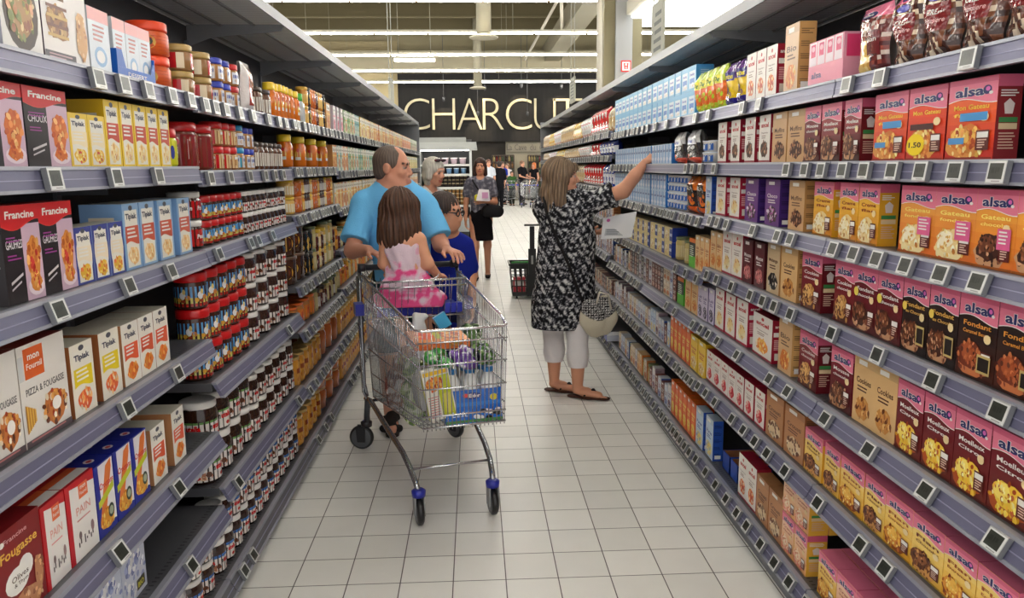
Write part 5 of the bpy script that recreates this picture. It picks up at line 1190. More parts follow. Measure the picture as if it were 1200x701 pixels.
# ---------------- the man in the light blue T-shirt
def man():
    org = (-.45, 4.62, 0); root = empty('person', org, label='man with receding hair in light blue T-shirt leaning on the trolley handle', cat='person')
    S = Sdf(.0045); sk = (208, 148, 122)
    hc = V3(-.462, 4.60, 1.545); P, R = head(S, hc, (.95, -.22, -.04), s=1.02, skin=sk, brow=(90, 70, 60), lip=(194, 128, 108))
    # neck, torso
    S.cap(hc+V3(-.03, .02, -.05), (-.46, 4.62, 1.36), .058, .066, sk, .03)
    S.chain([(-.46, 4.63, 1.34), (-.45, 4.68, 1.12), (-.43, 4.74, .93)], [.15, .15, .16], sk, .06, ((0, 1, 0), .72))
    S.cap((-.60, 4.62, 1.345), (-.32, 4.62, 1.335), .07, .07, sk, .05)
    # arms
    rs, re, rw = V3(-.645, 4.60, 1.32), V3(-.69, 4.47, 1.09), V3(-.585, 4.335, 1.105)
    ls, le, lw = V3(-.275, 4.60, 1.31), V3(-.195, 4.50, 1.115), V3(-.165, 4.40, 1.10)
    S.cap(rs, re, .052, .044, sk); S.cap(re, rw, .046, .029, sk)
    S.cap(ls, le, .052, .044, sk); S.cap(le, lw, .046, .030, sk)
    hand(S, rw, (.75, -.55, -.25), (0, -.25, -1), -1, 1.02, .75, sk)
    hand(S, lw, (.55, -.78, -.12), (0, -.1, -1), -1, 1.05, .55, sk, spread=1.6)
    # legs
    for hx, kx, fx, fy in ((-.52, -.53, -.535, 4.56), (-.37, -.39, -.39, 4.84)):
        S.chain([(hx, 4.75, .88), (kx, fy+.06, .48), (fx, fy+.1, .09)], [.09, .058, .038], sk, .03)
        S.chain([(fx, fy+.11, .05), (fx+.02, fy-.02, .04), (fx+.03, fy-.11, .03)], [.038, .036, .026], sk, .02, ((0, 0, 1), .8))
    S.build('body', SKIN, root, org)
    # hair: short, balding on top
    H = Sdf(.0055); Pq = P
    H.ell(P(0, -.020, .037), V3(.082, .100, .0925), (70, 58, 52), .01, R); H.ell(P(0, -.05, -.02), V3(.070, .062, .06), (70, 58, 52), .02, R)
    H.ell(P(0, .105, .11), V3(.052, .095, .05), (0, 0, 0), .01, R, sub=True); H.ell(P(0, .125, .02), V3(.12, .078, .12), (0, 0, 0), .004, R, sub=True); H.ell(P(0, .06, -.09), V3(.12, .08, .09), (0, 0, 0), .004, R, sub=True); 
    for q in (-1, 1): H.ell(P(q*.085, -.005, -.03), V3(.03, .036, .05), (0, 0, 0), .004, R, sub=True)
    H.build('hair', HAIRM, root, org, hcol((74, 62, 56), (112, 98, 88), 1, hc))
    # shirt
    T = Sdf(.006); bl = (112, 190, 242)
    T.chain([(-.46, 4.63, 1.36), (-.455, 4.67, 1.12), (-.435, 4.73, .92)], [.158, .172, .18], bl, .06, ((0, 1, 0), .74))
    T.cap((-.62, 4.62, 1.345), (-.31, 4.62, 1.335), .082, .082, bl, .06)
    T.cap(rs, re*.8+rs*.2, .072, .080, bl, .04); T.cap(ls, le*.75+ls*.25, .070, .078, bl, .04)
    T.cap((-.455, 4.60, 1.41), (-.46, 4.58, 1.56), .066, .09, bl, .01); T.p[-1] = T.p[-1][:8]+(True,)
    dR = norm(re-rs); dL = norm(le-ls)
    T.cuts = [((0, 0, .86), (0, 0, -1)), lambda G: np.where(G[..., 0] < -.60, (G-(rs+(re-rs)*.78).astype(np.float32)) @ dR.astype(np.float32), -1), lambda G: np.where((G[..., 0] > -.27) & (G[..., 2] < 1.3), (G-(ls+(le-ls)*.80).astype(np.float32)) @ dL.astype(np.float32), -1)]
    T.noise = wrinkle(.0045, 3, 16)
    def cf(v, col):
        col = col.copy(); m = (np.abs(v[:, 0]+.36) < .05) & (v[:, 1] < 4.6) & (v[:, 2] > 1.1) & (v[:, 2] < 1.27) & (vnoise(v, 55, 4) > .05)
        col[m] = L3((206, 222, 230)); return col
    T.build('t_shirt', FABRIC, root, org, cf)
    B = Sdf(.007); dk = (34, 52, 58)
    B.chain([(-.44, 4.74, .98), (-.44, 4.75, .86)], [.17, .172], dk, .05, ((0, 1, 0), .76))
    for hx, kx, fy in ((-.52, -.53, 4.56), (-.37, -.39, 4.84)): B.cap((hx, 4.75, .86), (kx, fy+.07, .52), .11, .085, dk, .03)
    B.noise = wrinkle(.003, 5); B.build('shorts', FABRIC, root, org)
    for fx, fy in ((-.535, 4.56), (-.39, 4.84)):
        m = Sdf(.006); m.chain([(fx, fy+.13, .014), (fx+.02, fy, .014), (fx+.035, fy-.13, .014)], [.045, .046, .04], (34, 28, 26), .02, ((0, 0, 1), .3)); m.cap((fx-.03, fy-.05, .03), (fx+.07, fy-.05, .03), .02, .02, (30, 26, 24), .02); m.cap((fx-.03, fy+.05, .06), (fx+.05, fy+.05, .06), .016, .016, (30, 26, 24), .02)
        m.cap((fx+.01, fy-.05, .05), (fx+.02, fy+.06, .075), .04, .04, (30, 26, 24), .01, ((0, 0, 1), .7))
        m.build('sandal', DULL, root, org)
man()
# ---------------- girl in the child seat, back to the camera
def girl():
    org = (-.36, 4.10, .80); root = empty('person', org, label='small girl in pink and white dress sitting in the trolley child seat', cat='person')
    S = Sdf(.0045); sk = (220, 160, 128); hc = V3(-.385, 4.11, 1.335)
    P, R = head(S, hc, (.25, .95, -.12), s=.88, skin=sk, lip=(200, 110, 100))
    S.cap(hc+V3(0, -.01, -.06), (-.375, 4.08, 1.19), .04, .042, sk, .02)
    S.chain([(-.372, 4.08, 1.17), (-.36, 4.075, 1.02), (-.352, 4.09, .90)], [.088, .08, .092], sk, .04, ((0, 1, 0), .72))
    S.cap((-.45, 4.08, 1.185), (-.295, 4.08, 1.185), .038, .038, sk, .03)
    S.chain([(-.285, 4.08, 1.175), (-.245, 4.055, 1.06), (-.205, 4.17, .985)], [.033, .029, .022], sk, .02)
    hand(S, (-.205, 4.17, .985), (.2, .9, -.1), (0, 0, -1), -1, .68, .7, sk)
    S.chain([(-.46, 4.08, 1.175), (-.475, 4.10, 1.06), (-.46, 4.20, 1.0)], [.033, .029, .022], sk, .02)
    hand(S, (-.46, 4.20, 1.0), (.1, .9, -.3), (0, 0, -1), 1, .68, .7, sk)
    for q in (-.42, -.29):
        S.chain([(q, 4.1, .885), (q, 4.27, .86), (q+.01, 4.31, .66), (q+.01, 4.30, .60)], [.06, .045, .034, .026], sk, .02)
        S.chain([(q+.01, 4.31, .585), (q+.01, 4.36, .565)], [.026, .02], sk, .02)
    S.build('body', SKIN, root, org)
    H = Sdf(.005); ctr = hc
    H.ell(P(0, -.022, .03), V3(.080, .096, .088), (60, 40, 32), .02, R)
    H.chain([hc+V3(0, -.02, .02), hc+V3(-.008, -.035, -.09), hc+V3(-.015, -.04, -.135)], [.085, .094, .086], (60, 40, 32), .03, ((0, 1, 0), .72))
    H.cap(hc+V3(.062, .0, .02), hc+V3(.066, -.02, -.13), .04, .035, (60, 40, 32), .03); H.cap(hc+V3(-.07, .0, .0), hc+V3(-.08, -.02, -.15), .035, .034, (60, 40, 32), .03)
    H.ell(P(0, .12, -.04), V3(.062, .085, .10), (0, 0, 0), .01, R, sub=True)
    H.noise = strands(.0032, 2, 150, ctr); H.build('hair', HAIRM, root, org, hcol((44, 28, 22), (100, 68, 50), 2, ctr))
    T = Sdf(.005); pk = (226, 150, 180)
    T.chain([(-.372, 4.08, 1.135), (-.362, 4.075, 1.02), (-.355, 4.085, .93)], [.094, .088, .10], pk, .03, ((0, 1, 0), .76))
    T.cap((-.41, 4.075, 1.20), (-.405, 4.05, 1.12), .012, .014, pk, .01); T.cap((-.335, 4.075, 1.20), (-.335, 4.05, 1.12), .012, .014, pk, .01)
    T.chain([(-.355, 4.075, .965), (-.35, 4.06, .905), (-.34, 4.06, .875)], [.10, .145, .165], pk, .03, ((0, 0, 1), .8)); T.ell((-.34, 4.09, .875), (.185, .105, .05), pk, .03)
    T.cuts = [((0, 0, .842), (0, 0, -1)), ((0, 3.995, 0), (0, -1, 0))]
    T.noise = wrinkle(.007, 8, 42)
    def cf(v, col):
        t = vnoise(v, 48, 11)*1.1+.25*(v[:, 2] < .95)-.22*(v[:, 2] > 1.04)+.25*(np.abs(v[:, 2]-1.03) < .05)+.35*(v[:, 2] < .93)-.2
        return ramp(t, [(-9, (222, 200, 212)), (-.1, (226, 176, 200)), (.15, (230, 130, 170)), (.32, (226, 84, 140))])
    T.build('dress', FABRIC, root, org, cf)
    b = M(); b.tube([(-.222+.026*math.cos(a)-org[0], 4.135+.012*math.sin(a)-org[1], 1.0+.026*math.sin(a)-org[2]) for a in [2*PI*k/14 for k in range(14)]], .004, (226, 226, 230), 6, closed=True); b.build('bracelet', CHROME, root)
girl()
# ---------------- boy with glasses
def boy():
    org = (-.14, 4.62, 0); root = empty('person', org, label='boy with black glasses and deep blue jersey standing beside the trolley handle', cat='person')
    S = Sdf(.0045); sk = (212, 150, 118); hc = V3(-.172, 4.58, 1.275)
    P, R = head(S, hc, (.90, -.40, -.10), s=1.0, skin=sk, lip=(190, 110, 96), brow=(60, 44, 38))
    S.ell(P(0, .045, -.055), V3(.055, .05, .045), sk, .03, R)
    S.cap(hc+V3(-.02, .02, -.06), (-.165, 4.63, 1.13), .047, .05, sk, .03)
    S.chain([(-.16, 4.64, 1.08), (-.145, 4.66, .9), (-.14, 4.66, .72)], [.095, .095, .10], sk, .05, ((0, 1, 0), .75))
    for sx_ in (-1, 1):
        a = V3(-.165+sx_*.115, 4.64, 1.07); e = V3(-.16+sx_*.135, 4.67, .87); w = V3(-.15+sx_*.13, 4.60, .70)
        S.chain([a, e, w], [.04, .034, .024], sk, .02); hand(S, w, (0, -.2, -.9), (-sx_, 0, 0), sx_, .85, .6, sk)
        S.chain([(-.14+sx_*.07, 4.66, .68), (-.14+sx_*.075, 4.66, .38), (-.14+sx_*.075, 4.68, .07)], [.075, .048, .032], sk, .03)
        S.chain([(-.14+sx_*.075, 4.69, .045), (-.14+sx_*.085, 4.58, .03)], [.034, .026], sk, .02)
    S.build('body', SKIN, root, org)
    H = Sdf(.005); H.ell(P(0, -.022, .040), V3(.084, .103, .090), (46, 34, 30), .02, R); H.ell(P(0, -.05, -.02), V3(.074, .066, .06), (46, 34, 30), .02, R)
    H.ell(P(0, .112, -.03), V3(.11, .075, .085), (0, 0, 0), .01, R, sub=True)
    for q in (-1, 1): H.ell(P(q*.088, .0, -.02), V3(.03, .034, .045), (0, 0, 0), .006, R, sub=True)
    H.noise = strands(.002, 5, 150, hc); H.build('hair', HAIRM, root, org, hcol((40, 30, 28), (78, 60, 52), 3, hc))
    g = M()
    for q in (-1, 1):
        ring = [P(q*.034+.024*math.cos(a), .102-.004*abs(math.cos(a)), .006+.015*math.sin(a))-V3(*org) for a in [2*PI*k/16 for k in range(16)]]
        g.tube(ring, .0032, (26, 22, 24), 6, closed=True); g.tube([P(q*.058, .097, .010)-V3(*org), P(q*.079, .05, .012)-V3(*org), P(q*.083, -.01, .006)-V3(*org)], .0034, (26, 22, 24), 6)
    g.tube([P(-.01, .106, .01)-V3(*org), P(.01, .106, .01)-V3(*org)], .003, (26, 22, 24), 6); g.build('glasses', PLAS, root)
    T = Sdf(.006); bl = (30, 42, 140)
    T.chain([(-.16, 4.64, 1.07), (-.15, 4.66, .9), (-.145, 4.66, .66)], [.104, .112, .125], bl, .05, ((0, 1, 0), .78)); T.cap((-.245, 4.64, 1.075), (-.085, 4.64, 1.075), .052, .052, bl, .04)
    for sx_ in (-1, 1): T.cap((-.165+sx_*.115, 4.64, 1.07), (-.16+sx_*.13, 4.67, .93), .050, .056, bl, .03)
    T.cap((-.165, 4.62, 1.14), (-.165, 4.60, 1.24), .052, .06, bl, .01); T.p[-1] = T.p[-1][:8]+(True,)
    T.noise = wrinkle(.004, 12, 20); T.build('jersey', FABRIC, root, org)
    B = Sdf(.007); B.ell((-.14, 4.66, .66), (.145, .12, .1), (26, 30, 60), .04)
    for q in (-1, 1): B.cap((-.14+q*.07, 4.66, .66), (-.14+q*.075, 4.66, .40), .085, .072, (26, 30, 60), .03)
    B.build('shorts', FABRIC, root, org)
    for q in (-1, 1):
        m = Sdf(.006); fx = -.14+q*.08; m.chain([(fx-.005, 4.71, .035), (fx+.01, 4.55, .03)], [.042, .036], (40, 40, 50), .02, ((0, 0, 1), .8)); m.build('shoe', DULL, root, org)
    root.location = (-.145, 4.90, 0)
boy()
# ---------------- woman reaching for the shelf
def reacher():
    org = (.62, 5.20, 0); root = empty('person', org, label='woman in black and white patterned tunic reaching up to the right shelf', cat='person')
    S = Sdf(.0045); sk = (210, 150, 120); hc = V3(.575, 5.20, 1.475)
    P, R = head(S, hc, (.90, -.02, .02), s=.98, skin=sk, lip=(180, 100, 90))
    S.cap(hc+V3(-.03, .01, -.06), (.575, 5.22, 1.30), .048, .055, sk, .03)
    S.chain([(.60, 5.22, 1.24), (.61, 5.23, 1.03), (.60, 5.24, .86)], [.15, .14, .17], sk, .06, ((0, 1, 0), .78))
    S.cap((.46, 5.24, 1.275), (.75, 5.20, 1.30), .06, .06, sk, .05)
    rs, re, rw = V3(.765, 5.20, 1.31), V3(.965, 5.14, 1.385), V3(1.10, 5.10, 1.565)
    S.cap(rs, re, .052, .046, sk); S.cap(re, re*.45+rw*.55, .048, .040, sk); S.cap(re*.45+rw*.55, rw, .040, .028, sk)
    hand(S, rw, (.55, -.05, .62), (.6, .35, -.55), -1, .98, .85, sk, curls=[.5, .7, .8, .9])
    ls, le, lw = V3(.47, 5.27, 1.27), V3(.56, 5.43, 1.08), V3(.78, 5.33, 1.10)
    S.chain([ls, le, lw], [.05, .042, .028], sk, .02); hand(S, lw, (.8, -.55, .1), (.3, .3, 1), 1, .95, .9, sk)
    # legs
    for hx, kx, ax_, ay in ((.545, .525, .533, 5.30), (.675, .672, .675, 5.13)):
        S.chain([(hx, 5.23, .80), (kx, ay+.03, .46), (ax_, ay+.02, .30), (ax_, ay+.02, .09)], [.095, .062, .056, .036], sk, .03)
        S.chain([(ax_, ay+.02, .05), (ax_+.05, ay-.01, .045), (ax_+.13, ay-.04, .03)], [.036, .038, .032], sk, .02, ((0, 0, 1), .75))
        for t in range(5):
            q = V3(ax_+.15-.006*t, ay-.065+.017*t, .022); S.cap(q, q+V3(.032-.004*t, -.006, -.003), .0085, .0075, sk, .004)
    S.build('body', SKIN, root, org)
    H = Sdf(.0055); ctr = hc
    H.ell(P(0, -.025, .040), V3(.088, .108, .096), (120, 96, 74), .02, R)
    H.chain([hc+V3(-.03, 0, .02), hc+V3(-.05, .01, -.10), hc+V3(-.06, .0, -.22), hc+V3(-.065, -.01, -.29)], [.09, .088, .075, .04], (120, 96, 74), .03, ((0, 1, 0), .95))
    H.cap(hc+V3(-.01, -.08, .0), hc+V3(-.02, -.08, -.16), .035, .04, (120, 96, 74), .03); H.cap(hc+V3(-.01, .08, .0), hc+V3(-.02, .08, -.14), .035, .04, (120, 96, 74), .03)
    H.cap(P(.02, .08, .07), P(.02, .10, .03), .022, .014, (150, 124, 96), .02)
    H.ell(P(0, .115, -.05), V3(.066, .08, .10), (0, 0, 0), .01, R, sub=True)
    H.noise = strands(.0035, 3, 150, ctr); H.build('hair', HAIRM, root, org, hcol((70, 54, 42), (150, 124, 98), 4, ctr))
    T = Sdf(.0065); c0_ = (60, 60, 64)
    T.chain([(.60, 5.22, 1.25), (.615, 5.23, 1.06), (.60, 5.24, .86), (.585, 5.24, .66), (.578, 5.24, .49)], [.165, .172, .185, .195, .205], c0_, .06, ((0, 1, 0), .80))
    T.cap((.46, 5.24, 1.285), (.75, 5.20, 1.31), .072, .072, c0_, .05)
    T.cap(rs, rs*.2+re*.8, .078, .088, c0_, .04); T.cap(ls, ls*.3+le*.7, .072, .078, c0_, .04)
    T.cap((.573, 5.19, 1.36), (.58, 5.18, 1.48), .056, .07, c0_, .01); T.p[-1] = T.p[-1][:8]+(True,)
    dR = norm(re-rs).astype(np.float32)
    T.cuts = [((0, 0, .475), (0, 0, -1)), lambda G: np.where((G[..., 0] > .8) & (G[..., 2] > 1.15), (G-(rs+(re-rs)*.72).astype(np.float32)) @ dR, -1)]
    T.noise = wrinkle(.007, 21, 13, .35)
    def cf(v, col):
        t = vnoise(v, 105, 21)*.7+vnoise(v, 210, 22)*.55
        return ramp(t, [(-9, (28, 28, 32)), (.0, (84, 84, 90)), (.13, (150, 150, 154)), (.30, (212, 212, 210))])
    T.build('tunic', FABRIC, root, org, cf)
    B = Sdf(.006)
    for hx, kx, ax_, ay in ((.545, .525, .533, 5.30), (.675, .672, .675, 5.13)):
        B.chain([(hx, 5.23, .80), (kx, ay+.03, .46), (ax_, ay+.02, .29), (ax_, ay+.02, .20)], [.105, .073, .069, .062], (228, 224, 226), .03)
    B.cuts = [((0, 0, .215), (0, 0, -1))]; B.noise = wrinkle(.002, 6, 40, 1.5); B.build('leggings', FABRIC, root, org)
    for ax_, ay in ((.533, 5.30), (.675, 5.13)):
        m = Sdf(.005); m.chain([(ax_-.035, ay+.03, .010), (ax_+.06, ay-.012, .010), (ax_+.17, ay-.05, .010)], [.036, .038, .042], (70, 40, 28), .02, ((0, 0, 1), .24))
        for q in (-1, 1): m.cap((ax_+.035, ay-.005+q*.043, .03), (ax_+.10, ay-.03, .066), .007, .008, (30, 26, 28), .006); 
        m.cap((ax_+.10, ay-.03, .066), (ax_+.145, ay-.045, .03), .007, .006, (30, 26, 28), .01); m.build('flip_flop', DULL, root, org)
    # shoulder bag strap belongs to the bag
    bag = empty('handbag', (.80, 5.08, .44), label='cream handbag with black and white woven dots hanging at the reaching woman\'s hip', cat='bag')
    o2 = (.80, 5.08, .44); G = Sdf(.006)
    G.chain([(.74, 5.05, .64), (.76, 5.06, .56), (.78, 5.08, .50)], [.055, .08, .07], (206, 198, 176), .03, ((0, 1, 0), .6)); G.chain([(.84, 5.09, .66), (.85, 5.1, .56), (.84, 5.1, .50)], [.05, .075, .06], (206, 198, 176), .03, ((0, 1, 0), .6))
    def bf(v, col):
        col = col.copy(); a = (v[:, 2] > .555+.5*(v[:, 0]-.80)**2*8); s1 = np.sin((v[:, 0]+v[:, 2])*330)*np.sin((v[:, 0]-v[:, 2])*330)
        col[a] = L3((28, 26, 30)); col[a & (s1 > .25)] = L3((214, 212, 208)); e = a & (v[:, 2] > .70); col[e] = L3((206, 198, 176)); return col
    G.build('bag_body', FABRIC, bag, o2, bf)
    st = M(); L_ = lambda p: (p[0]-o2[0], p[1]-o2[1], p[2]-o2[2])
    st.tube([L_(p) for p in [(.70, 5.075, .66), (.66, 5.055, .76), (.60, 5.045, .92), (.52, 5.06, 1.10), (.465, 5.09, 1.24), (.45, 5.16, 1.345), (.46, 5.24, 1.375)]], .011, (26, 22, 24), 6)
    st.build('strap', DULL, bag); k = M()
    k.tube([L_(p) for p in [(.78, 5.04, .66), (.80, 5.03, .74), (.86, 5.04, .72), (.88, 5.06, .62)]], .008, (206, 200, 184), 6); k.build('tassel', DULL, bag)
reacher()
# ---------------- simpler, farther people
def person(pos, face, label, H=1.7, top=(120, 120, 126), pants=(30, 28, 32), hair=(40, 32, 30), hairlen=0, skirt=False, armpose='down', skin=SK, vox=.011, longp=True, shoes=(30, 26, 26), topfn=None, lean=0, hairc2=None, sleeve=.55, stride=.0, female=False, glasses=False, cls=None):
    x, y = pos; org = (x, y, 0); root = empty('person', org, label=label, cat='person'); k = H/1.72
    r, f, u = frame((face[0], face[1], 0)); L_ = lambda a, b, c: V3(x, y, 0)+(r*a+f*(b+lean*max(0, c-.9))+u*c)*k
    S = Sdf(vox*.8); hc = L_(0, .02, 1.60); P, R = head(S, hc, f+V3(0, 0, -.35*lean*2), s=.98*k, skin=skin, brow=hair, female=female)
    S.cap(hc-u*.05*k-f*.02, L_(0, 0, 1.42), .05*k, .055*k, skin, .03); w = .15 if not female else .13
    S.chain([L_(0, 0, 1.34), L_(0, 0, 1.12), L_(0, 0, .93)], [w*k, w*.92*k, (w+.01)*k], skin, .05, (f, .68)); S.cap(L_(-w, 0, 1.39), L_(w, 0, 1.39), .05*k, .05*k, skin, .04)
    AR = []
    for s_ in (-1, 1):
        a = L_(s_*(w+.035), 0, 1.37)
        if armpose == 'hold' and s_ == -1: e, h, hd = L_(s_*(w+.075), .02, 1.10), L_(s_*.06, .20, 1.12), (-s_*r+f*.3)
        elif armpose == 'hold' and s_ == 1: e, h, hd = L_(s_*(w+.08), -.02, 1.10), L_(s_*(w+.09), .03, .86), (-u)
        elif armpose == 'push': e, h, hd = L_(s_*(w+.06), .08, 1.12), L_(s_*.18, .36, 1.05), f
        elif armpose == 'chin': e, h, hd = L_(s_*(w+.01), .10, 1.12), L_(s_*.05, .20, 1.26), (u-s_*r*.3)
        else: e, h, hd = L_(s_*(w+.07), -.02, 1.10), L_(s_*(w+.06), .06, .86), (-u+f*.2)
        S.chain([a, e, h], [.045*k, .038*k, .026*k], skin, .02); hand(S, h, hd, (-r*s_ if armpose != 'push' else -u), 1 if s_ > 0 else -1, k, .6, skin); AR.append((a, e))
        st = stride*s_
        S.chain([L_(s_*.085, 0, .88), L_(s_*.085, st*.5+.01, .48), L_(s_*.08, st, .08)], [.085*k, .055*k, .034*k], skin, .03); S.chain([L_(s_*.08, st-.02, .05), L_(s_*.085, st+.12, .03)], [.036*k, .028*k], skin, .02)
    S.build('body', SKIN, root, org)
    Hh = Sdf(vox*.8); Hh.ell(P(0, -.022, .040), V3(.086, .105, .094)*k, hair, .02, R); Hh.ell(P(0, -.05, -.03), V3(.075, .065, .06)*k, hair, .02, R)
    if hairlen: Hh.chain([hc-f*.03*k, hc-f*.04*k-u*hairlen*k], [.085*k, .085*k], hair, .03, (f, .7)); [Hh.cap(hc+r*q*.07*k, hc+r*q*.075*k-u*hairlen*.85*k, .03*k, .03*k, hair, .02) for q in (-1, 1)]
    Hh.ell(P(0, .115, -.035), V3(.068 if hairlen else .11, .078, .088)*k, (0, 0, 0), .01, R, sub=True); Hh.build('hair', HAIRM, root, org, hcol(hair, hairc2 or tuple(min(255, x+26) for x in hair), 5, hc))
    T = Sdf(vox); T.chain([L_(0, 0, 1.35), L_(0, 0, 1.12), L_(0, 0, .90)], [(w+.012)*k, (w+.008)*k, (w+.025)*k], top, .05, (f, .74)); T.cap(L_(-w, 0, 1.395), L_(w, 0, 1.395), .062*k, .062*k, top, .04)
    for a, e in AR: T.cap(a, a+(e-a)*sleeve, .060*k, .062*k, top, .03)
    T.cap(L_(0, .03, 1.44), L_(0, .05, 1.6), .05*k, .06*k, top, .01); T.p[-1] = T.p[-1][:8]+(True,)
    T.noise = wrinkle(.005, int(x*10) % 50+50, 16); T.build('shirt', FABRIC, root, org, topfn)
    B = Sdf(vox); B.chain([L_(0, 0, .98), L_(0, 0, .86)], [(w+.01)*k, (w+.02)*k], pants, .05, (f, .76))
    if skirt: B.chain([L_(0, 0, .90), L_(0, 0, .60)], [(w+.02)*k, (w+.045)*k], pants, .04, (f, .8)); B.cuts = [(tuple(L_(0, 0, .56)), (0, 0, -1))]
    else:
        for s_ in (-1, 1): B.chain([L_(s_*.085, 0, .86), L_(s_*.085, stride*s_*.5+.01, .48)]+([L_(s_*.08, stride*s_, .12)] if longp else []), [.10*k, .075*k]+([.06*k] if longp else []), pants, .03)
    B.build('skirt' if skirt else 'trousers', FABRIC, root, org)
    for s_ in (-1, 1):
        m = Sdf(vox*.8); m.chain([L_(s_*.08, stride*s_-.05, .03), L_(s_*.085, stride*s_+.15, .028)], [.042*k, .038*k], shoes, .02, ((0, 0, 1), .7)); m.build('shoe', DULL, root, org)
    return root, L_, P, hc
# walking woman in grey blouse and black skirt
def gtop(v, col): return ramp(vnoise(v, 60, 8), [(-9, (92, 92, 104)), (0, (120, 118, 130)), (.3, (150, 148, 158))])
wr, wl, wp, whc = person((.085, 10.95), (-.05, -1), 'woman in grey short-sleeved blouse and black skirt walking towards the camera', 1.66, (116, 114, 126), (20, 18, 22), (34, 22, 22), .12, True, 'hold', (206, 146, 116), .009, stride=.16, female=True, topfn=gtop, hairc2=(66, 40, 34))
wb = empty('shoulder_bag', tuple(wl(-.17, .14, .98)), label='black shoulder bag at the hip of the walking woman in grey', cat='bag')
sb_ = Sdf(.009); o_ = np.array(wb.location); sb_.chain([o_+V3(-.07, 0, 0), o_+V3(.07, 0, 0)], [.085, .085], (24, 22, 26), .03, ((0, 1, 0), .5)); sb_.build('bag_body', DULL, wb, o_)
M().tube([tuple(wl(-.12, .15, 1.04)-o_), tuple(wl(-.02, .155, 1.22)-o_), tuple(wl(.10, .10, 1.40)-o_), tuple(wl(.12, .0, 1.455)-o_)], .012, (24, 22, 26), 6).build('strap', DULL, wb)
pk_ = empty('leaflet', tuple(wl(-.05, .27, 1.20)), label='white folded leaflets held to the chest of the walking woman in grey', cat='paper')
m = M(); m.hexa([(-.10, -.03, -.06), (.08, -.03, -.07), (.09, -.01, -.065), (-.09, -.01, -.055), (-.06, .02, .09), (.07, .02, .08), (.075, .03, .08), (-.05, .03, .09)], (226, 222, 228)); m.box(-.02, .06, -.045, -.035, -.03, .05, (206, 150, 190)); m.build('pages', CARD, pk_)
yk_ = M(); yk_.lathe([(.02, 0, (214, 206, 40)), (.032, .02, (214, 206, 40)), (.032, .07, (220, 214, 60)), (.012, .09, (220, 214, 60))], 12); o = yk_.build('lemon_juice_bottle', PLAS); o.location = tuple(wl(.045, .25, 1.13)); tag(o, 'small yellow bottle in the arm of the walking woman in grey', 'bottle')
r2 = person((-.47, 6.75), (.62, -.5), 'older woman with short grey-white hair looking down behind the family', 1.62, (196, 198, 200), (60, 60, 70), (150, 146, 138), .05, False, 'chin', (206, 148, 122), .008, female=True, lean=.25, hairc2=(214, 208, 196))
o_ = np.array((-.47, 6.75, 0)); g = M(); P_ = r2[2]
for q in (-1, 1): g.ell(tuple(P_(q*.035, .055, .115)-o_), (.028, .016, .014), (60, 40, 50), 10, 6)
g.tube([tuple(P_(-.06, .05, .115)-o_), tuple(P_(.06, .05, .115)-o_)], .005, (150, 60, 70), 6); g.build('sunglasses', PLAS, r2[0])
def bgp(u, vfeet, face, label, **k):
    p = unproj(u, vfeet, 2, 0); return person((p.x, p.y), face, label, vox=.016, **k)
bgp(573, 247, (.3, -1), 'man in white shirt far behind the walking woman', H=1.78, top=(206, 212, 222), pants=(40, 44, 56), hair=(90, 56, 44))
bgp(585.5, 246, (-.3, 1), 'person all in black standing far behind the walking woman', H=1.72, top=(24, 24, 28), pants=(22, 22, 26), hair=(36, 28, 26), sleeve=.95)
bgp(589, 240, (.5, -1), 'person in bright blue jersey and dark trousers in the far crowd', H=1.72, top=(36, 60, 170), pants=(30, 30, 38), hair=(70, 50, 40))
bgp(594.5, 238, (-.4, -1), 'person in pale top half hidden beside the blue jersey in the far crowd', H=1.66, top=(206, 198, 200), pants=(60, 60, 70), hair=(90, 70, 56))
bgp(600, 241, (.2, -1), 'person in dark green top behind the far trolleys', H=1.35, top=(60, 96, 50), pants=(40, 44, 40), hair=(60, 50, 40))
bgp(612, 240, (.6, -.6), 'man in black T-shirt pushing a trolley in the far crowd', H=1.76, top=(22, 22, 26), pants=(36, 34, 38), hair=(110, 80, 60), armpose='push')
bgp(626, 238, (-.6, -.8), 'woman with orange hair and black sleeveless top in the far crowd', H=1.68, top=(22, 20, 24), pants=(26, 24, 28), hair=(196, 96, 50), hairlen=.14, female=True, sleeve=.1, hairc2=(226, 140, 80))
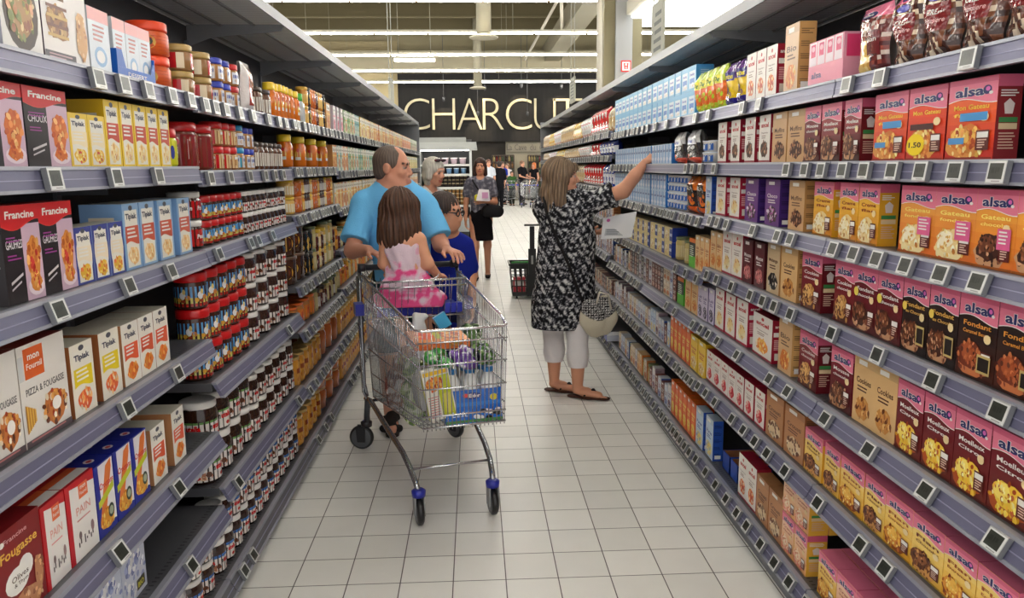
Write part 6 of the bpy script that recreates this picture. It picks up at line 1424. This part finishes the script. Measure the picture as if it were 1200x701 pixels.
# ------------------------------------------------------------------ the trolley
TX, TY = -.365, 4.31; TROT = PI+.26
def build_trolley():
    root = empty('shopping_trolley', (TX, TY, 0), TROT, 'full wire shopping trolley with blue seat, in the middle of the aisle', 'trolley')
    P = lambda a, b, z: (-b, a, z)
    WC = (190, 192, 196); W2 = (222, 224, 228)
    def lerp(p, q, t): return tuple(p[i]+(q[i]-p[i])*t for i in range(3))
    RT_, FT = (.06, .262, .985), (1.20, .187, .905); RB, FB = (.12, .235, .335), (1.20, .172, .495)
    # rim
    m = M(); kx = (1.05, .205, .925)
    m.tube([P(RT_[0], -RT_[1], RT_[2]), P(kx[0], -kx[1], kx[2]), P(FT[0]-.02, -FT[1]-.004, FT[2]), P(FT[0], -FT[1]+.015, FT[2]-.003), P(FT[0], FT[1]-.015, FT[2]-.003), P(FT[0]-.02, FT[1]+.004, FT[2]), P(kx[0], kx[1], kx[2]), P(RT_[0], RT_[1], RT_[2])], .0062, W2, 8)
    m.build('rim', CHROME, root)
    for s in (-1, 1):
        m = M(); n = 38
        for k in range(n+1):
            t = k/n; a = lerp(RT_, FT, t); b = lerp(RB, FB, t); m.tube([P(a[0], s*a[1], a[2]), P(b[0], s*b[1], b[2])], .0019, WC, 4)
        for q in (.17, .38, .6, .8, .93, 1.0):
            a = lerp(RT_, RB, q); b = lerp(FT, FB, q); m.tube([P(a[0], s*a[1], a[2]), P(b[0], s*b[1], b[2])], .0032, W2, 5)
        m.build('side_grid', CHROME, root)
    m = M()
    for k in range(21):
        t = -1+2*k/20; m.tube([P(FT[0], t*FT[1], FT[2]), P(FB[0], t*FB[1], FB[2]-.012)], .0022, WC, 4)
    for z, r in ((.853, .0036), (.76, .0036), (.66, .0036), (.545, .0042), (.497, .0042)):
        h = .187+(.905-z)/.41*(-.015); m.tube([P(1.203, -h-.004, z), P(1.203, h+.004, z)], r, W2, 6)
    m.build('front_grid', CHROME, root)
    m = M()
    for k in range(17):
        t = -1+2*k/16; m.tube([P(RB[0], t*RB[1], RB[2]), P(FB[0], t*FB[1], FB[2])], .0022, WC, 4)
    for k in range(12):
        t = k/11; a = lerp(RB, FB, t); m.tube([P(a[0], -a[1], a[2]), P(a[0], a[1], a[2])], .0022, WC, 4)
    m.build('floor_grid', CHROME, root)
    m = M()                                          # hinged rear flap
    for k in range(13):
        t = -1+2*k/12; m.tube([P(.07, t*.25, .97), P(.12, t*.235, .34)], .0022, WC, 4)
    for z in (.95, .75, .55): m.tube([P(.075, -.25, z), P(.075, .25, z)], .003, W2, 5)
    m.build('rear_flap', CHROME, root)
    # child seat
    m = M()
    for k in range(15):
        t = -1+2*k/14; m.tube([P(.345, t*.225, .985), P(.285, t*.225, .79)], .0022, WC, 4)
    for z, r in ((.985, .0062), (.952, .0052), (.79, .0048)): m.tube([P(.345-(.985-z)*.3, -.235, z), P(.345-(.985-z)*.3, .235, z)], r, W2, 6)
    for s in (-1, 1): m.tube([P(.345, s*.235, .985), P(.06, s*.25, .985)], .004, W2, 6)
    m.build('seat_back_grid', CHROME, root)
    m = M(); m.box(-.215, .215, .10, .262, .822, .836, (36, 44, 150)); m.box(-.215, .215, .255, .270, .795, .836, (36, 44, 150)); m.box(-.225, -.13, .25, .285, .80, .85, (44, 54, 176)); m.build('child_seat', PLAS, root)
    # handle and posts
    m = M(); m.tube([P(0, -.235, 1.02), P(0, .235, 1.02)], .016, (54, 56, 62), 12); m.build('handle', PLAS, root)
    for s in (-1, 1):
        m = M(); m.tube([P(.0, s*.235, 1.02), P(-.005, s*.275, 1.02)], .022, (34, 36, 44), 12); m.build('handle_end', PLAS, root)
        m = M(); m.tube([P(0, s*.268, 1.01), P(.03, s*.272, .9), P(.07, s*.275, .40), P(.10, s*.265, .335)], .0105, (150, 152, 156), 8); m.tube([P(.02, s*.285, .98), P(.09, s*.285, .36), P(.12, s*.27, .33)], .006, (150, 152, 156), 6); m.build('post', CHROME, root)
        m = M(); m.box(*sorted((-s*.27, -s*.315)), .08, .17, .79, .85, (34, 42, 150)); m.build('corner_bumper', PLAS, root)
        # chassis legs
        m = M(); m.tube([P(.02, s*.262, .30), P(.12, s*.25, .315), P(.45, s*.225, .285), P(.80, s*.195, .255), P(.92, s*.185, .225), P(.99, s*.175, .185), P(1.02, s*.170, .155)], .0135, (176, 178, 182), 10); m.build('chassis_tube', CHROME, root)
        m = M(); m.tube([P(.06, s*.258, .31), P(.01, s*.26, .20), P(.0, s*.26, .155)], .016, (70, 72, 76), 8); m.build('rear_leg', SHEET, root)
        for rear in (0, 1):
            a1, b1 = (1.02, s*.168) if not rear else (-.01, s*.262); a0, b0 = (0, 0) if not rear else (-.03, 0); rw_ = 1 if not rear else 1.12
            c = M(); c.lathe([(.012, .128, (40, 42, 48)), (.03, .132, (34, 42, 150) if not rear else (34, 34, 38)), (.032, .158, (34, 42, 150) if not rear else (34, 34, 38)), (.02, .166, (34, 42, 150))], 16, 0, 0)
            cs_ = c.build('caster', PLAS, root); cs_.location = (-b1, a1, 0); cs_.rotation_euler = (0, 0, 0 if not rear else (1.15 if s < 0 else .5))
            f = M()
            for t in (-1, 1): f.hexa([(-b0+t*.021-.003, a0-.02, .045), (-b0+t*.021+.003, a0-.02, .045), (-b0+t*.021+.003, a0+.025, .045), (-b0+t*.021-.003, a0+.025, .045), (-b0+t*.02-.003, a0-.028, .133), (-b0+t*.02+.003, a0-.028, .133), (-b0+t*.02+.003, a0+.028, .133), (-b0+t*.02-.003, a0+.028, .133)], (150, 152, 154) if not rear else (40, 40, 44))
            f.build('fork', SHEET, cs_)
            w = M(); prof = [(.018, -.016), (.050*rw_, -.016), (.060*rw_, -.009), (.061*rw_, 0), (.060*rw_, .009), (.050*rw_, .016), (.018, .016)]
            n = 28; vs = []; fs = []; cl = []
            for r_, x_ in prof:
                for k in range(n): vs.append((-b0+x_, a0+r_*math.cos(2*PI*k/n), (.0615*rw_)+r_*math.sin(2*PI*k/n)))
            for j in range(len(prof)-1):
                for k in range(n): fs.append((j*n+k, (j+1)*n+k, (j+1)*n+(k+1) % n, j*n+(k+1) % n)); cl.append((30, 30, 32) if 0 < j < 5 else (84, 86, 90))
            w.add(vs, fs, cl, True); w.tube([(-b0-.017, a0, .0615), (-b0+.017, a0, .0615)], .018, (110, 112, 116), 12); w.build('wheel', PLAS, cs_)
    m = M(); m.tube([P(.93, -.185, .222), P(.93, .185, .222)], .0062, W2, 8); m.tube([P(.12, -.25, .315), P(.12, .25, .315)], .008, (120, 122, 126), 8); m.build('cross_bar', CHROME, root)
    return root
trolley = reg(build_trolley())
def TP(a, b, z): 
    c, s = math.cos(TROT), math.sin(TROT); x, y = -b, a; return (TX+c*x-s*y, TY+s*x+c*y, z)
def zfloor(a): return .335+(.495-.335)*(a-.12)/1.08
# goods in the trolley
def tilt(o, a, b, z, rx=0, ry=0, rz=0):
    o.matrix_world = Matrix.Translation(Vector(TP(a, b, z))) @ Matrix.Rotation(TROT+rz, 4, 'Z') @ Matrix.Rotation(rx, 4, 'X') @ Matrix.Rotation(ry, 4, 'Y'); return o
mk = empty('milk_pack', (0, 0, 0), label='blue wrapped pack of six white milk bottles with blue caps at the trolley front', cat='milk pack')
for i in range(3):
    for j in range(2):
        m = M(); m.lathe([(.036, 0, (232, 232, 230)), (.038, .01, (232, 232, 230)), (.038, .15, (236, 236, 234)), (.030, .185, (236, 236, 234)), (.016, .205, (236, 236, 234)), (.016, .212, (236, 236, 234))], 16, -.08+.08*i, -.04+.08*j); b = m.build('bottle', PLAS, mk)
        m = M(); m.lathe([(.021, .206, (50, 130, 200)), (.021, .226, (60, 140, 210)), (.018, .228, (60, 140, 210))], 14, -.08+.08*i, -.04+.08*j); m.build('cap', PLAS, b)
m = M(); pts = [(-.121, -.081), (.121, -.081), (.121, .081), (-.121, .081)]
m.box(-.122, .122, -.082, .082, -.002, .14, (28, 104, 200)); 
for sg_ in (-1, 1):
    a = Art(m, (lambda s: lambda u, v, e: (s*(-.122+u*.244)*-1, s*(.082+e), v*.142))(sg_)); r = random.Random(2)
    a.rect(0, .5, 1, .62, (44, 124, 214)); a.ell(.48, .80, .17, .10, (30, 50, 130), 16); a.ell(.36, .82, .05, .06, (206, 60, 60), 10); a.text('Elder', .42, .75, .20, .11, W, .03)
    for q in range(9): a.ell(r.uniform(.5, .95), r.uniform(.08, .34), .06, .07, r.choice([(240, 240, 240), (30, 34, 40), (240, 240, 240)]), 8); a.L -= .8
    a.text('Lait', .1, .2, .28, .16, (200, 226, 246), .01, slant=.1); a.ell(.86, .72, .07, .1, (210, 200, 60), 10); a.wave(0, 1, 0, .1, .02, (70, 130, 70))
m.build('wrap', FILM, mk); tilt(mk, 1.075, .055, zfloor(1.075)-.001, rx=.13)
def tri_box(name, w, h, d, base, side, front, label, pos, rot, cat='box'):
    o = carton(w, h, d, base, side, base, front, None, name); 
    for k in ('_w', '_d', '_h'): del o[k]
    tag(o, label, cat); o.matrix_world = Matrix.Translation(Vector(TP(*pos))) @ Matrix.Rotation(TROT+PI, 4, 'Z') @ Matrix.Rotation(rot[2], 4, 'Z') @ Matrix.Rotation(rot[0], 4, 'X') @ Matrix.Rotation(rot[1], 4, 'Y'); return o
def f_pasta(a, asp):
    r = random.Random(3); a.rect(0, 0, 1, 1, (226, 222, 212)); a.rect(.04, .9, .96, .98, (236, 190, 40)); a.rect(.5, .02, .96, .88, (190, 196, 40)); a.rect(.64, .1, .9, .5, (214, 206, 90)); a.food(.4, .72, .36, .17, [(226, 150, 50), (206, 90, 40), (240, 200, 110), (180, 60, 30)], 16, r, .3)
    for q in range(9): a.rect(.08, .06+.05*q, .44, .075+.05*q, (200, 90, 100)); a.L -= .9
tri_box('pasta_box', .115, .215, .045, (226, 222, 212), (206, 200, 60), f_pasta, 'white and yellow-green carton standing tilted inside the trolley front', (1.15, -.075, .515), (-.0, -.17, 0))
def f_pz(a, asp):
    r = random.Random(5); a.rect(0, 0, 1, 1, (206, 110, 50)); a.food(.3, .5, .26, .4, [(190, 90, 40), (226, 150, 70), (150, 60, 30), (236, 190, 110)], 16, r, .3); a.food(.75, .5, .2, .36, [(214, 90, 40), (240, 170, 90), (226, 60, 40)], 12, r, .3); a.rect(.45, .2, .6, .8, (180, 180, 60))
tri_box('flat_food_box', .26, .26, .05, (206, 110, 50), (190, 84, 40), lambda a, s: a.rect(0, 0, 1, 1, (196, 100, 50)), 'orange food box lying across the top of the load behind the front rim', (.80, -.03, .745), (.0, 0, .06))
o = bpy.data.objects['flat_food_box']; m_ = None
pz = tri_box('pizza_box', .30, .30, .04, (210, 100, 44), (196, 80, 36), f_pz, 'orange and red frozen pizza box lying flat in the trolley', (1.02, -.045, .800), (PI/2*-1+.08, 0, .05)) if False else None
bpy.data.objects.remove(o)
fb = M(); fb.box(-.12, .12, -.11, .11, 0, .035, (206, 106, 46), top=(216, 130, 60), side=(190, 84, 40)); a = Art(fb, lambda u, v, e: (-.12+u*.24, -.11+v*.22, .035+e)); r = random.Random(5)
a.food(.3, .5, .26, .4, [(190, 90, 40), (226, 150, 70), (150, 60, 30), (236, 190, 110)], 20, r, .3); a.food(.75, .5, .2, .36, [(214, 90, 40), (240, 170, 90), (226, 60, 40)], 14, r, .3); a.rect(.45, .2, .58, .8, (180, 180, 60))
for sg_ in (-1, 1):
    a = Art(fb, (lambda s: lambda u, v, e: (-.12+u*.24, s*(.11+e), v*.035))(sg_)); a.food(.25, .5, .14, .4, [(180, 100, 40), (150, 140, 50), (226, 150, 70)], 10, r, .4); a.food(.75, .5, .16, .4, [(220, 90, 40), (240, 160, 90)], 8, r, .4); a.L += 1
pb_ = fb.build('pizza_box', CARD); tag(pb_, 'orange and red pizza box lying on the load just under the front rim', 'box'); tilt(pb_, .93, -.05, .79, rx=-.04)
def sbag(name, label, cat, blobs, col, org, noise=.008, f=62, mat=None, colfn=None, vox=.006):
    s = Sdf(vox); o = np.array(TP(*org)); [s.ell(np.array(TP(*b[:3])), b[3:6], col, .02) for b in blobs]; s.noise = wrinkle(noise, len(label), f)
    e = s.build(name, mat or FILM, None, tuple(o), colfn); e.location = tuple(o); return tag(e, label, cat)
def cmix(seed, stops, f=70): return lambda v, c: ramp(vnoise(v, f, seed), stops)
sbag('salad_bag', 'green and clear salad bag lying on the load at the trolley front left', 'bag', [(1.06, -.085, .752, .055, .05, .03), (1.11, -.06, .745, .04, .05, .028), (1.02, -.06, .757, .03, .04, .026)], (70, 150, 60), (1.08, -.05, .72), colfn=cmix(3, [(-9, (30, 110, 50)), (-.05, (70, 160, 70)), (.2, (190, 214, 180)), (.4, (230, 236, 226))]))
sbag('purple_snack_bag', 'shiny purple and white bag between two salad bags in the trolley', 'bag', [(1.07, .025, .758, .05, .06, .028), (1.12, .035, .742, .045, .04, .026), (1.05, .04, .765, .04, .03, .026)], (110, 70, 160), (1.1, .03, .72), colfn=cmix(5, [(-9, (90, 54, 140)), (0, (126, 90, 176)), (.22, (226, 220, 236))]))
sbag('herb_salad_bag', 'dark leafy salad bag with white label at the trolley front right', 'bag', [(1.06, .12, .756, .05, .06, .032), (1.11, .125, .744, .04, .05, .028), (1.02, .12, .768, .05, .04, .03)], (60, 90, 50), (1.08, .12, .72), colfn=cmix(7, [(-9, (26, 34, 30)), (-.1, (60, 100, 44)), (.15, (110, 150, 80)), (.36, (206, 214, 206))]))
sbag('white_carrier_bag', 'crumpled white plastic bag standing behind the child seat grid', 'bag', [(.46, -.05, .60, .08, .07, .10), (.46, -.04, .74, .05, .04, .09), (.45, -.03, .82, .045, .03, .03)], (214, 214, 216), (.46, -.05, .5), .012, 34)
sbag('net_bag', 'net bag of reddish potatoes at the left side of the trolley', 'bag', [(.50, -.17, .50, .055, .055, .09), (.56, -.15, .60, .05, .05, .06), (.50, -.17, .42, .05, .05, .04)], (150, 90, 70), (.5, -.17, .4), .006, 60, DULL, cmix(9, [(-9, (110, 60, 54)), (0, (160, 110, 90)), (.25, (200, 190, 190))]))
sbag('lettuce_bag', 'pale green lettuce bag in the middle left of the trolley', 'bag', [(.78, -.13, .52, .06, .06, .10), (.80, -.12, .64, .06, .06, .07), (.78, -.13, .42, .06, .06, .04)], (150, 180, 110), (.78, -.13, .4), .008, 50, FILM, cmix(11, [(-9, (90, 120, 60)), (0, (160, 186, 100)), (.2, (214, 220, 190))]))
sbag('grey_carrier_bag', 'translucent grey carrier bag filling the middle of the trolley', 'bag', [(.80, .06, .54, .09, .12, .11), (.62, .05, .52, .08, .10, .12), (.95, -.12, .60, .05, .06, .10)], (176, 178, 176), (.8, .05, .42), .010, 30)
sbag('leafy_vegetables', 'bunch of dark green leaves and herbs against the right side of the trolley', 'vegetables', [(.70, .16, .78, .05, .07, .04), (.80, .15, .74, .05, .07, .05), (.72, .15, .66, .05, .06, .06)], (60, 90, 50), (.75, .15, .6), .012, 90, DULL, cmix(13, [(-9, (40, 60, 40)), (-.1, (80, 110, 60)), (.2, (150, 170, 130)), (.4, (220, 220, 214))]))
sbag('carrot_bag', 'brown and green vegetable bag beside the potatoes in the trolley', 'bag', [(.62, -.13, .66, .05, .05, .05)], (120, 90, 50), (.62, -.13, .62), .008, 60, FILM, cmix(15, [(-9, (100, 70, 40)), (0, (150, 110, 60)), (.2, (190, 206, 120))]))
o = M(); o.lathe([(.04, 0, (120, 170, 214)), (.043, .02, (120, 170, 214)), (.043, .07, (44, 100, 190)), (.043, .13, (120, 170, 214)), (.03, .19, (150, 190, 220)), (.013, .22, (150, 190, 220))], 16); wb_ = o.build('water_bottle', JARM); k_ = M(); k_.lathe([(.017, .215, (30, 70, 190)), (.017, .24, (30, 70, 190))], 12); k_.build('cap', PLAS, wb_); tag(wb_, 'small blue water bottle low at the left rear of the trolley', 'bottle'); tilt(wb_, .66, -.10, zfloor(.62)+.03, rx=.4)
o2_ = M(); o2_.lathe([(.038, 0, (60, 50, 44)), (.042, .02, (60, 50, 44)), (.042, .16, (54, 46, 40)), (.016, .23, (54, 46, 40)), (.015, .25, (54, 46, 40))], 14); cb_ = o2_.build('cola_bottle', JARM); k_ = M(); k_.lathe([(.018, .245, (34, 60, 190)), (.018, .27, (34, 60, 190))], 12); k_.build('cap', PLAS, cb_); tag(cb_, 'dark bottle with bright blue cap in the middle of the trolley', 'bottle'); tilt(cb_, .93, -.02, zfloor(.93)+.008+.0)
cy_ = M().box(-.03, .03, -.02, .02, 0, .07, (60, 160, 206), top=(80, 180, 220)).build('blue_food_carton', CARD); tag(cy_, 'light blue carton poking up beside the leaves in the trolley', 'box'); tilt(cy_, .66, .05, .80, rx=.15, ry=.5)
# ---- far trolleys: same model
for u, v, rz, lab in ((604, 241, 2.2, 'empty wire trolley pushed by the man in black far away'), (622, 242, 2.9, 'empty wire trolley beside the orange-haired woman far away')):
    p = unproj(u, v, 2, 0); t = copy_tree(trolley); t.location = (p.x, p.y, 0); t.rotation_euler = (0, 0, rz); t['label'] = lab
# ---- rolling basket behind the reaching woman
bx_ = empty('rolling_basket', (.66, 9.35, 0), label='black and green rolling shopping basket with raised handle on the floor', cat='basket')
def wallp(m, p0, p1, zb, zt, col, inset=.03, ng=8, holes=True):
    d = Vector((p1[0]-p0[0], p1[1]-p0[1], 0)); L = d.length; d.normalize(); nrm = Vector((d.y, -d.x, 0))
    def q(s, z): k = (z-zb)/(zt-zb); i = inset*(1-k); return Vector((p0[0], p0[1], z))+d*(i+s*(L-2*i))-nrm*i
    def slab(s0, s1, z0, z1):
        vs = [q(s0, z0), q(s1, z0), q(s1, z0)-nrm*.008, q(s0, z0)-nrm*.008, q(s0, z1), q(s1, z1), q(s1, z1)-nrm*.008, q(s0, z1)-nrm*.008]
        m.hexa([tuple(v) for v in vs], col)
    slab(0, 1, zb, zb+.05); slab(0, 1, zt-.05, zt)
    for k in range(ng+1): s = k/ng; slab(max(0, s-.018), min(1, s+.018), zb+.05, zt-.05)
    for k in range(1, 4): z = zb+.05+k*(zt-zb-.1)/4; slab(0, 1, z-.005, z+.005)
BK = (26, 28, 28); x0, x1, y0, y1 = -.26, .26, -.18, .18
m = M()
for a, b in (((x0, y0), (x1, y0)), ((x1, y0), (x1, y1)), ((x1, y1), (x0, y1)), ((x0, y1), (x0, y0))): wallp(m, a, b, .035, .41, BK)
m.box(x0+.03, x1-.03, y0+.03, y1-.03, .035, .045, BK); m.box(-.06, .06, y0-.002, y0+.035, .035, .41, (20, 22, 22)); m.build('tub', PLAS, bx_)
m = M(); m.box(x0-.012, x1+.012, y0-.014, y0+.006, .40, .425, BK); m.box(x0-.012, x1+.012, y1-.006, y1+.014, .40, .425, BK); m.box(x0-.014, x0+.006, y0, y1, .40, .425, BK); m.box(x1-.006, x1+.014, y0, y1, .40, .425, BK); m.build('rim', PLAS, bx_)
m = M(); m.box(-.045, .045, y0-.03, y0-.014, .3, .60, (24, 24, 26)); m.box(-.028, .028, y0-.028, y0-.016, .60, .86, (24, 24, 26)); m.box(-.012, .012, y0-.034, y0-.03, .42, .52, (150, 150, 150)); m.tube([(-.09, y0-.022, .875), (.09, y0-.022, .875)], .012, (60, 58, 54), 8); m.build('handle', PLAS, bx_)
m = M(); m.tube([(x0+.02, y0+.05, .43), (x0+.06, y0+.05, .435), (x1-.06, y0+.05, .435), (x1-.02, y0+.05, .43)], .011, (50, 150, 60), 8); m.build('carry_handle', PLAS, bx_)
for sx_ in (-1, 1):
    for sy_ in (-1, 1):
        m = M(); m.tube([(sx_*.18-.01, sy_*.12, .018), (sx_*.18+.01, sy_*.12, .018)], .018, (30, 30, 32), 12); m.box(sx_*.18-.006, sx_*.18+.006, sy_*.12-.01, sy_*.12+.01, .02, .04, BK); m.build('wheel', PLAS, bx_)
for dx, dy, w, h, c, lab in ((-.145, -.05, .07, .2, (206, 70, 80), 'red food pack inside the rolling basket'), (-.14, .06, .08, .16, (222, 214, 210), 'white food pack inside the rolling basket'), (.125, -.05, .07, .27, (60, 150, 70), 'green food pack inside the rolling basket'), (.14, .06, .06, .2, (70, 150, 200), 'blue food pack inside the rolling basket')):
    m = M(); m.box(-w, w, -.035, .035, 0, h, c); a = Art(m, lambda u, v, e: (-w+u*2*w, -.035-e, v*h)); r = random.Random(7); a.rect(.1, .5, .9, .8, W); a.food(.5, .3, .3, .15, [c, (236, 220, 200), (90, 60, 40)], 8, r)
    o = m.build('food_pack', CARD); o.location = (.66+dx, 9.35+dy, .046); tag(o, lab, 'box')
# ---- chilled dairy cabinet at the aisle end
CY = 17.0; cx0, cx1 = unproj(490, 200, 1, CY).x, unproj(553, 200, 1, CY).x; zt = unproj(520, 161, 1, CY).z
dc = empty('chilled_cabinet', ((cx0+cx1)/2, CY, 0), label='grey chilled dairy cabinet with stacked yoghurts at the end of the aisle', cat='cabinet'); hw = (cx1-cx0)/2
LG = (150, 152, 150)
m = M(); m.box(-hw, hw, .75, .8, 0, zt-.02, (70, 70, 72)); m.build('back_panel', SHEET, dc)
for s in (-1, 1): m = M(); m.box(*sorted((s*hw, s*(hw-.05))), 0, .8, 0, zt-.12, (196, 198, 196)); m.build('side_panel', SHEET, dc)
m = M(); m.box(-hw, hw, 0, .8, 0, .17, (30, 30, 32)); m.box(-hw, hw, -.02, .8, .17, .42, LG); m.build('base', SHEET, dc)
m = M(); m.hexa([(-hw, -.02, zt-.26), (hw+.12, -.02, zt-.26), (hw+.12, .8, zt-.26), (-hw, .8, zt-.26), (-hw, -.02, zt-.10), (hw+.1, -.02, zt-.10), (hw+.1, .8, zt-.10), (-hw, .8, zt-.10)], (168, 170, 166)); m.box(-hw, hw-.12, .04, .8, zt-.10, zt, (150, 152, 148)); m.build('canopy_hood', SHEET, dc)
m = M(); m.box(-hw+.06, hw-.06, .1, .14, zt-.275, zt-.262, (255, 250, 240)); m.build('lamp_tube', emat('cabinet_light', (1, .97, .9, 1), 6), dc)
SH = [unproj(520, v, 1, CY+.1).z for v in (193, 204.5, 220, 241, 256)]
for z in SH: m = M(); m.box(-hw+.05, hw-.05, .12, .75, z-.03, z, (140, 142, 140)); m.box(-hw+.05, hw-.05, .105, .12, z-.035, z+.012, (206, 206, 200)); m.build('shelf', SHEET, dc)
def dpots(name, cat, key, z, n, lv, r, h, cb, cl, desc, stack=1, rows=1, where='', lid=None):
    base = None
    for i in range(n):
        for t in range(stack):
            if base is None:
                m = M(); m.lathe([(r*.8, 0, cb), (r, h*.85, cb), (r*1.06, h*.88, cl), (r*1.06, h, cl)], 10); a = Art(m, lambda u, v, e: ((r*.93+e)*math.sin(u), -(r*.93+e)*math.cos(u), v*h)); o = base = m.build(name, PLAS)
            else: o = base.copy(); C.objects.link(o)
            x = (cx0+cx1)/2-hw+.10+(2*hw-.2)*(i+.5)/n; o.location = (x, CY+.22, z+.013+t*(h+.001))
            tag(o, f'{desc}, {ORD[i]} column, {["lower", "upper", "third", "fourth"][t]} in the cabinet {where}', cat, f'{desc} in the cabinet {where}')
dpots('dessert_tub', 'dessert tub', '', SH[0], 5, 0, .075, .13, (214, 190, 200), (236, 226, 226), 'pink and white dessert tub', 1, where='top shelf')
dpots('margarine_tub', 'tub', '', SH[1], 6, 0, .06, .12, (120, 160, 200), (226, 230, 232), 'blue and white tub', 1, where='second shelf')
dpots('yoghurt_pot', 'yoghurt pot', '', SH[2], 11, 0, .035, .075, (60, 50, 46), (222, 206, 160), 'dark yoghurt pot with pale lid', 3, where='third shelf')
dpots('yoghurt_pot', 'yoghurt pot', '', SH[3], 11, 0, .035, .08, (150, 110, 60), (226, 214, 180), 'brown yoghurt pot with pale lid', 4, where='fourth shelf')
dpots('cream_pot', 'cream pot', '', SH[4], 9, 0, .045, .09, (206, 206, 206), (236, 236, 234), 'white cream pot', 2, where='lowest shelf')
# ---- small loads on the right deck
tr = empty('display_tray', (1.155, uy('right', .12, 846), .1315), -PI/2, 'empty blue cardboard display tray with brown inside, right floor-level shelf', 'tray')
m = M(); BL = (24, 70, 170); BR = (150, 100, 66)
def tray(ox): 
    w, d, h = .1, .16, .085
    for (a, b, c, e) in ((-w/2, w/2, 0, .004), (-w/2, w/2, d-.004, d)): m.box(ox+a, ox+b, c, e, 0, h, BL)
    for s in (-1, 1): m.box(*sorted((ox+s*w/2, ox+s*(w/2-.004))), 0, d, 0, h, BL)
    m.box(ox-w/2, ox+w/2, 0, d, 0, .004, BR)
    for s in (-1, 1): m.box(*sorted((ox+s*(w/2-.0045), ox+s*(w/2-.006))), .004, d-.004, .004, h, BR)
    m.box(ox-w/2+.005, ox+w/2-.005, d-.0055, d-.0042, .004, h+.03, BR); m.box(ox-w/2+.005, ox+w/2-.005, .0045, .006, .004, h, BR)
tray(-.056); tray(.056); m.build('tray', CARD, tr)
yy = uy('right', .12, 846)
for i, dy in enumerate((-.07, .06)):
    p = getp('whitebag'); o = p['o'] if not p['used'] else copy_tree(p['o']); p['used'] = True
    o.location = (1.37, yy+dy, .1315); o.rotation_euler = (.0, 0, -PI/2); o.scale = (.8, .8, .95); tag(o, ['white packet leaning behind the near end of the blue tray', 'white packet leaning behind the far end of the blue tray'][i], 'bag', 'white packets behind the blue tray')
pkx = M().box(-.10, .10, -.07, .07, 0, .05, (206, 214, 232), top=(226, 228, 236), side=(36, 60, 160)).build('flat_packet', CARD); a = None
pkx.location = (1.16, uy('right', .12, 718), .1306); tag(pkx, 'blue and white packet lying flat on the right floor-level shelf by the handbag', 'packet')
# leaflet in the reaching woman's other hand
lf = M(); lf.hexa([(-.09, -.004, -.07), (.11, -.008, -.06), (.11, .0, -.06), (-.09, .004, -.07), (-.07, .05, .08), (.15, .03, .12), (.15, .038, .12), (-.07, .058, .08)], (214, 214, 216)); a = Art(lf, lambda u, v, e: (-.09+u*.2+.03*v, -.006+.042*v-e-.002, -.065+v*.165)); a.rect(.1, .1, .7, .4, (170, 172, 176)); a.lines(.15, .65, .36, 3, .08, (110, 112, 120), random.Random(3)); a.ell(.8, .8, .1, .1, (214, 110, 170)); a.ell(.15, .75, .06, .07, (190, 90, 150))
lo = lf.build('leaflet', CARD); lo.location = (.915, 5.16, 1.14); lo.rotation_euler = (-.25, 0, -.1); tag(lo, 'pale grey shopping leaflet held in front of the reaching woman', 'paper')
# unused prototypes leave no trace
for k, p in PROTO.items():
    if p['o'] is not None and not p['used']:
        for ch in list(p['o'].children): bpy.data.objects.remove(ch)
        bpy.data.objects.remove(p['o'])
_l = {}
for o in bpy.data.objects:
    if o.parent is None and 'label' in o.keys():
        n = len(o['label'].split())
        if n > 16 or n < 4: print('LABEL LEN', n, o['label'])
        _l.setdefault(o['label'], []).append(o.name)
for k, v in _l.items():
    if len(v) > 1: print('DUP LABEL', len(v), k)
print('OBJECTS', len(bpy.data.objects), 'TOP', len([o for o in bpy.data.objects if o.parent is None]))
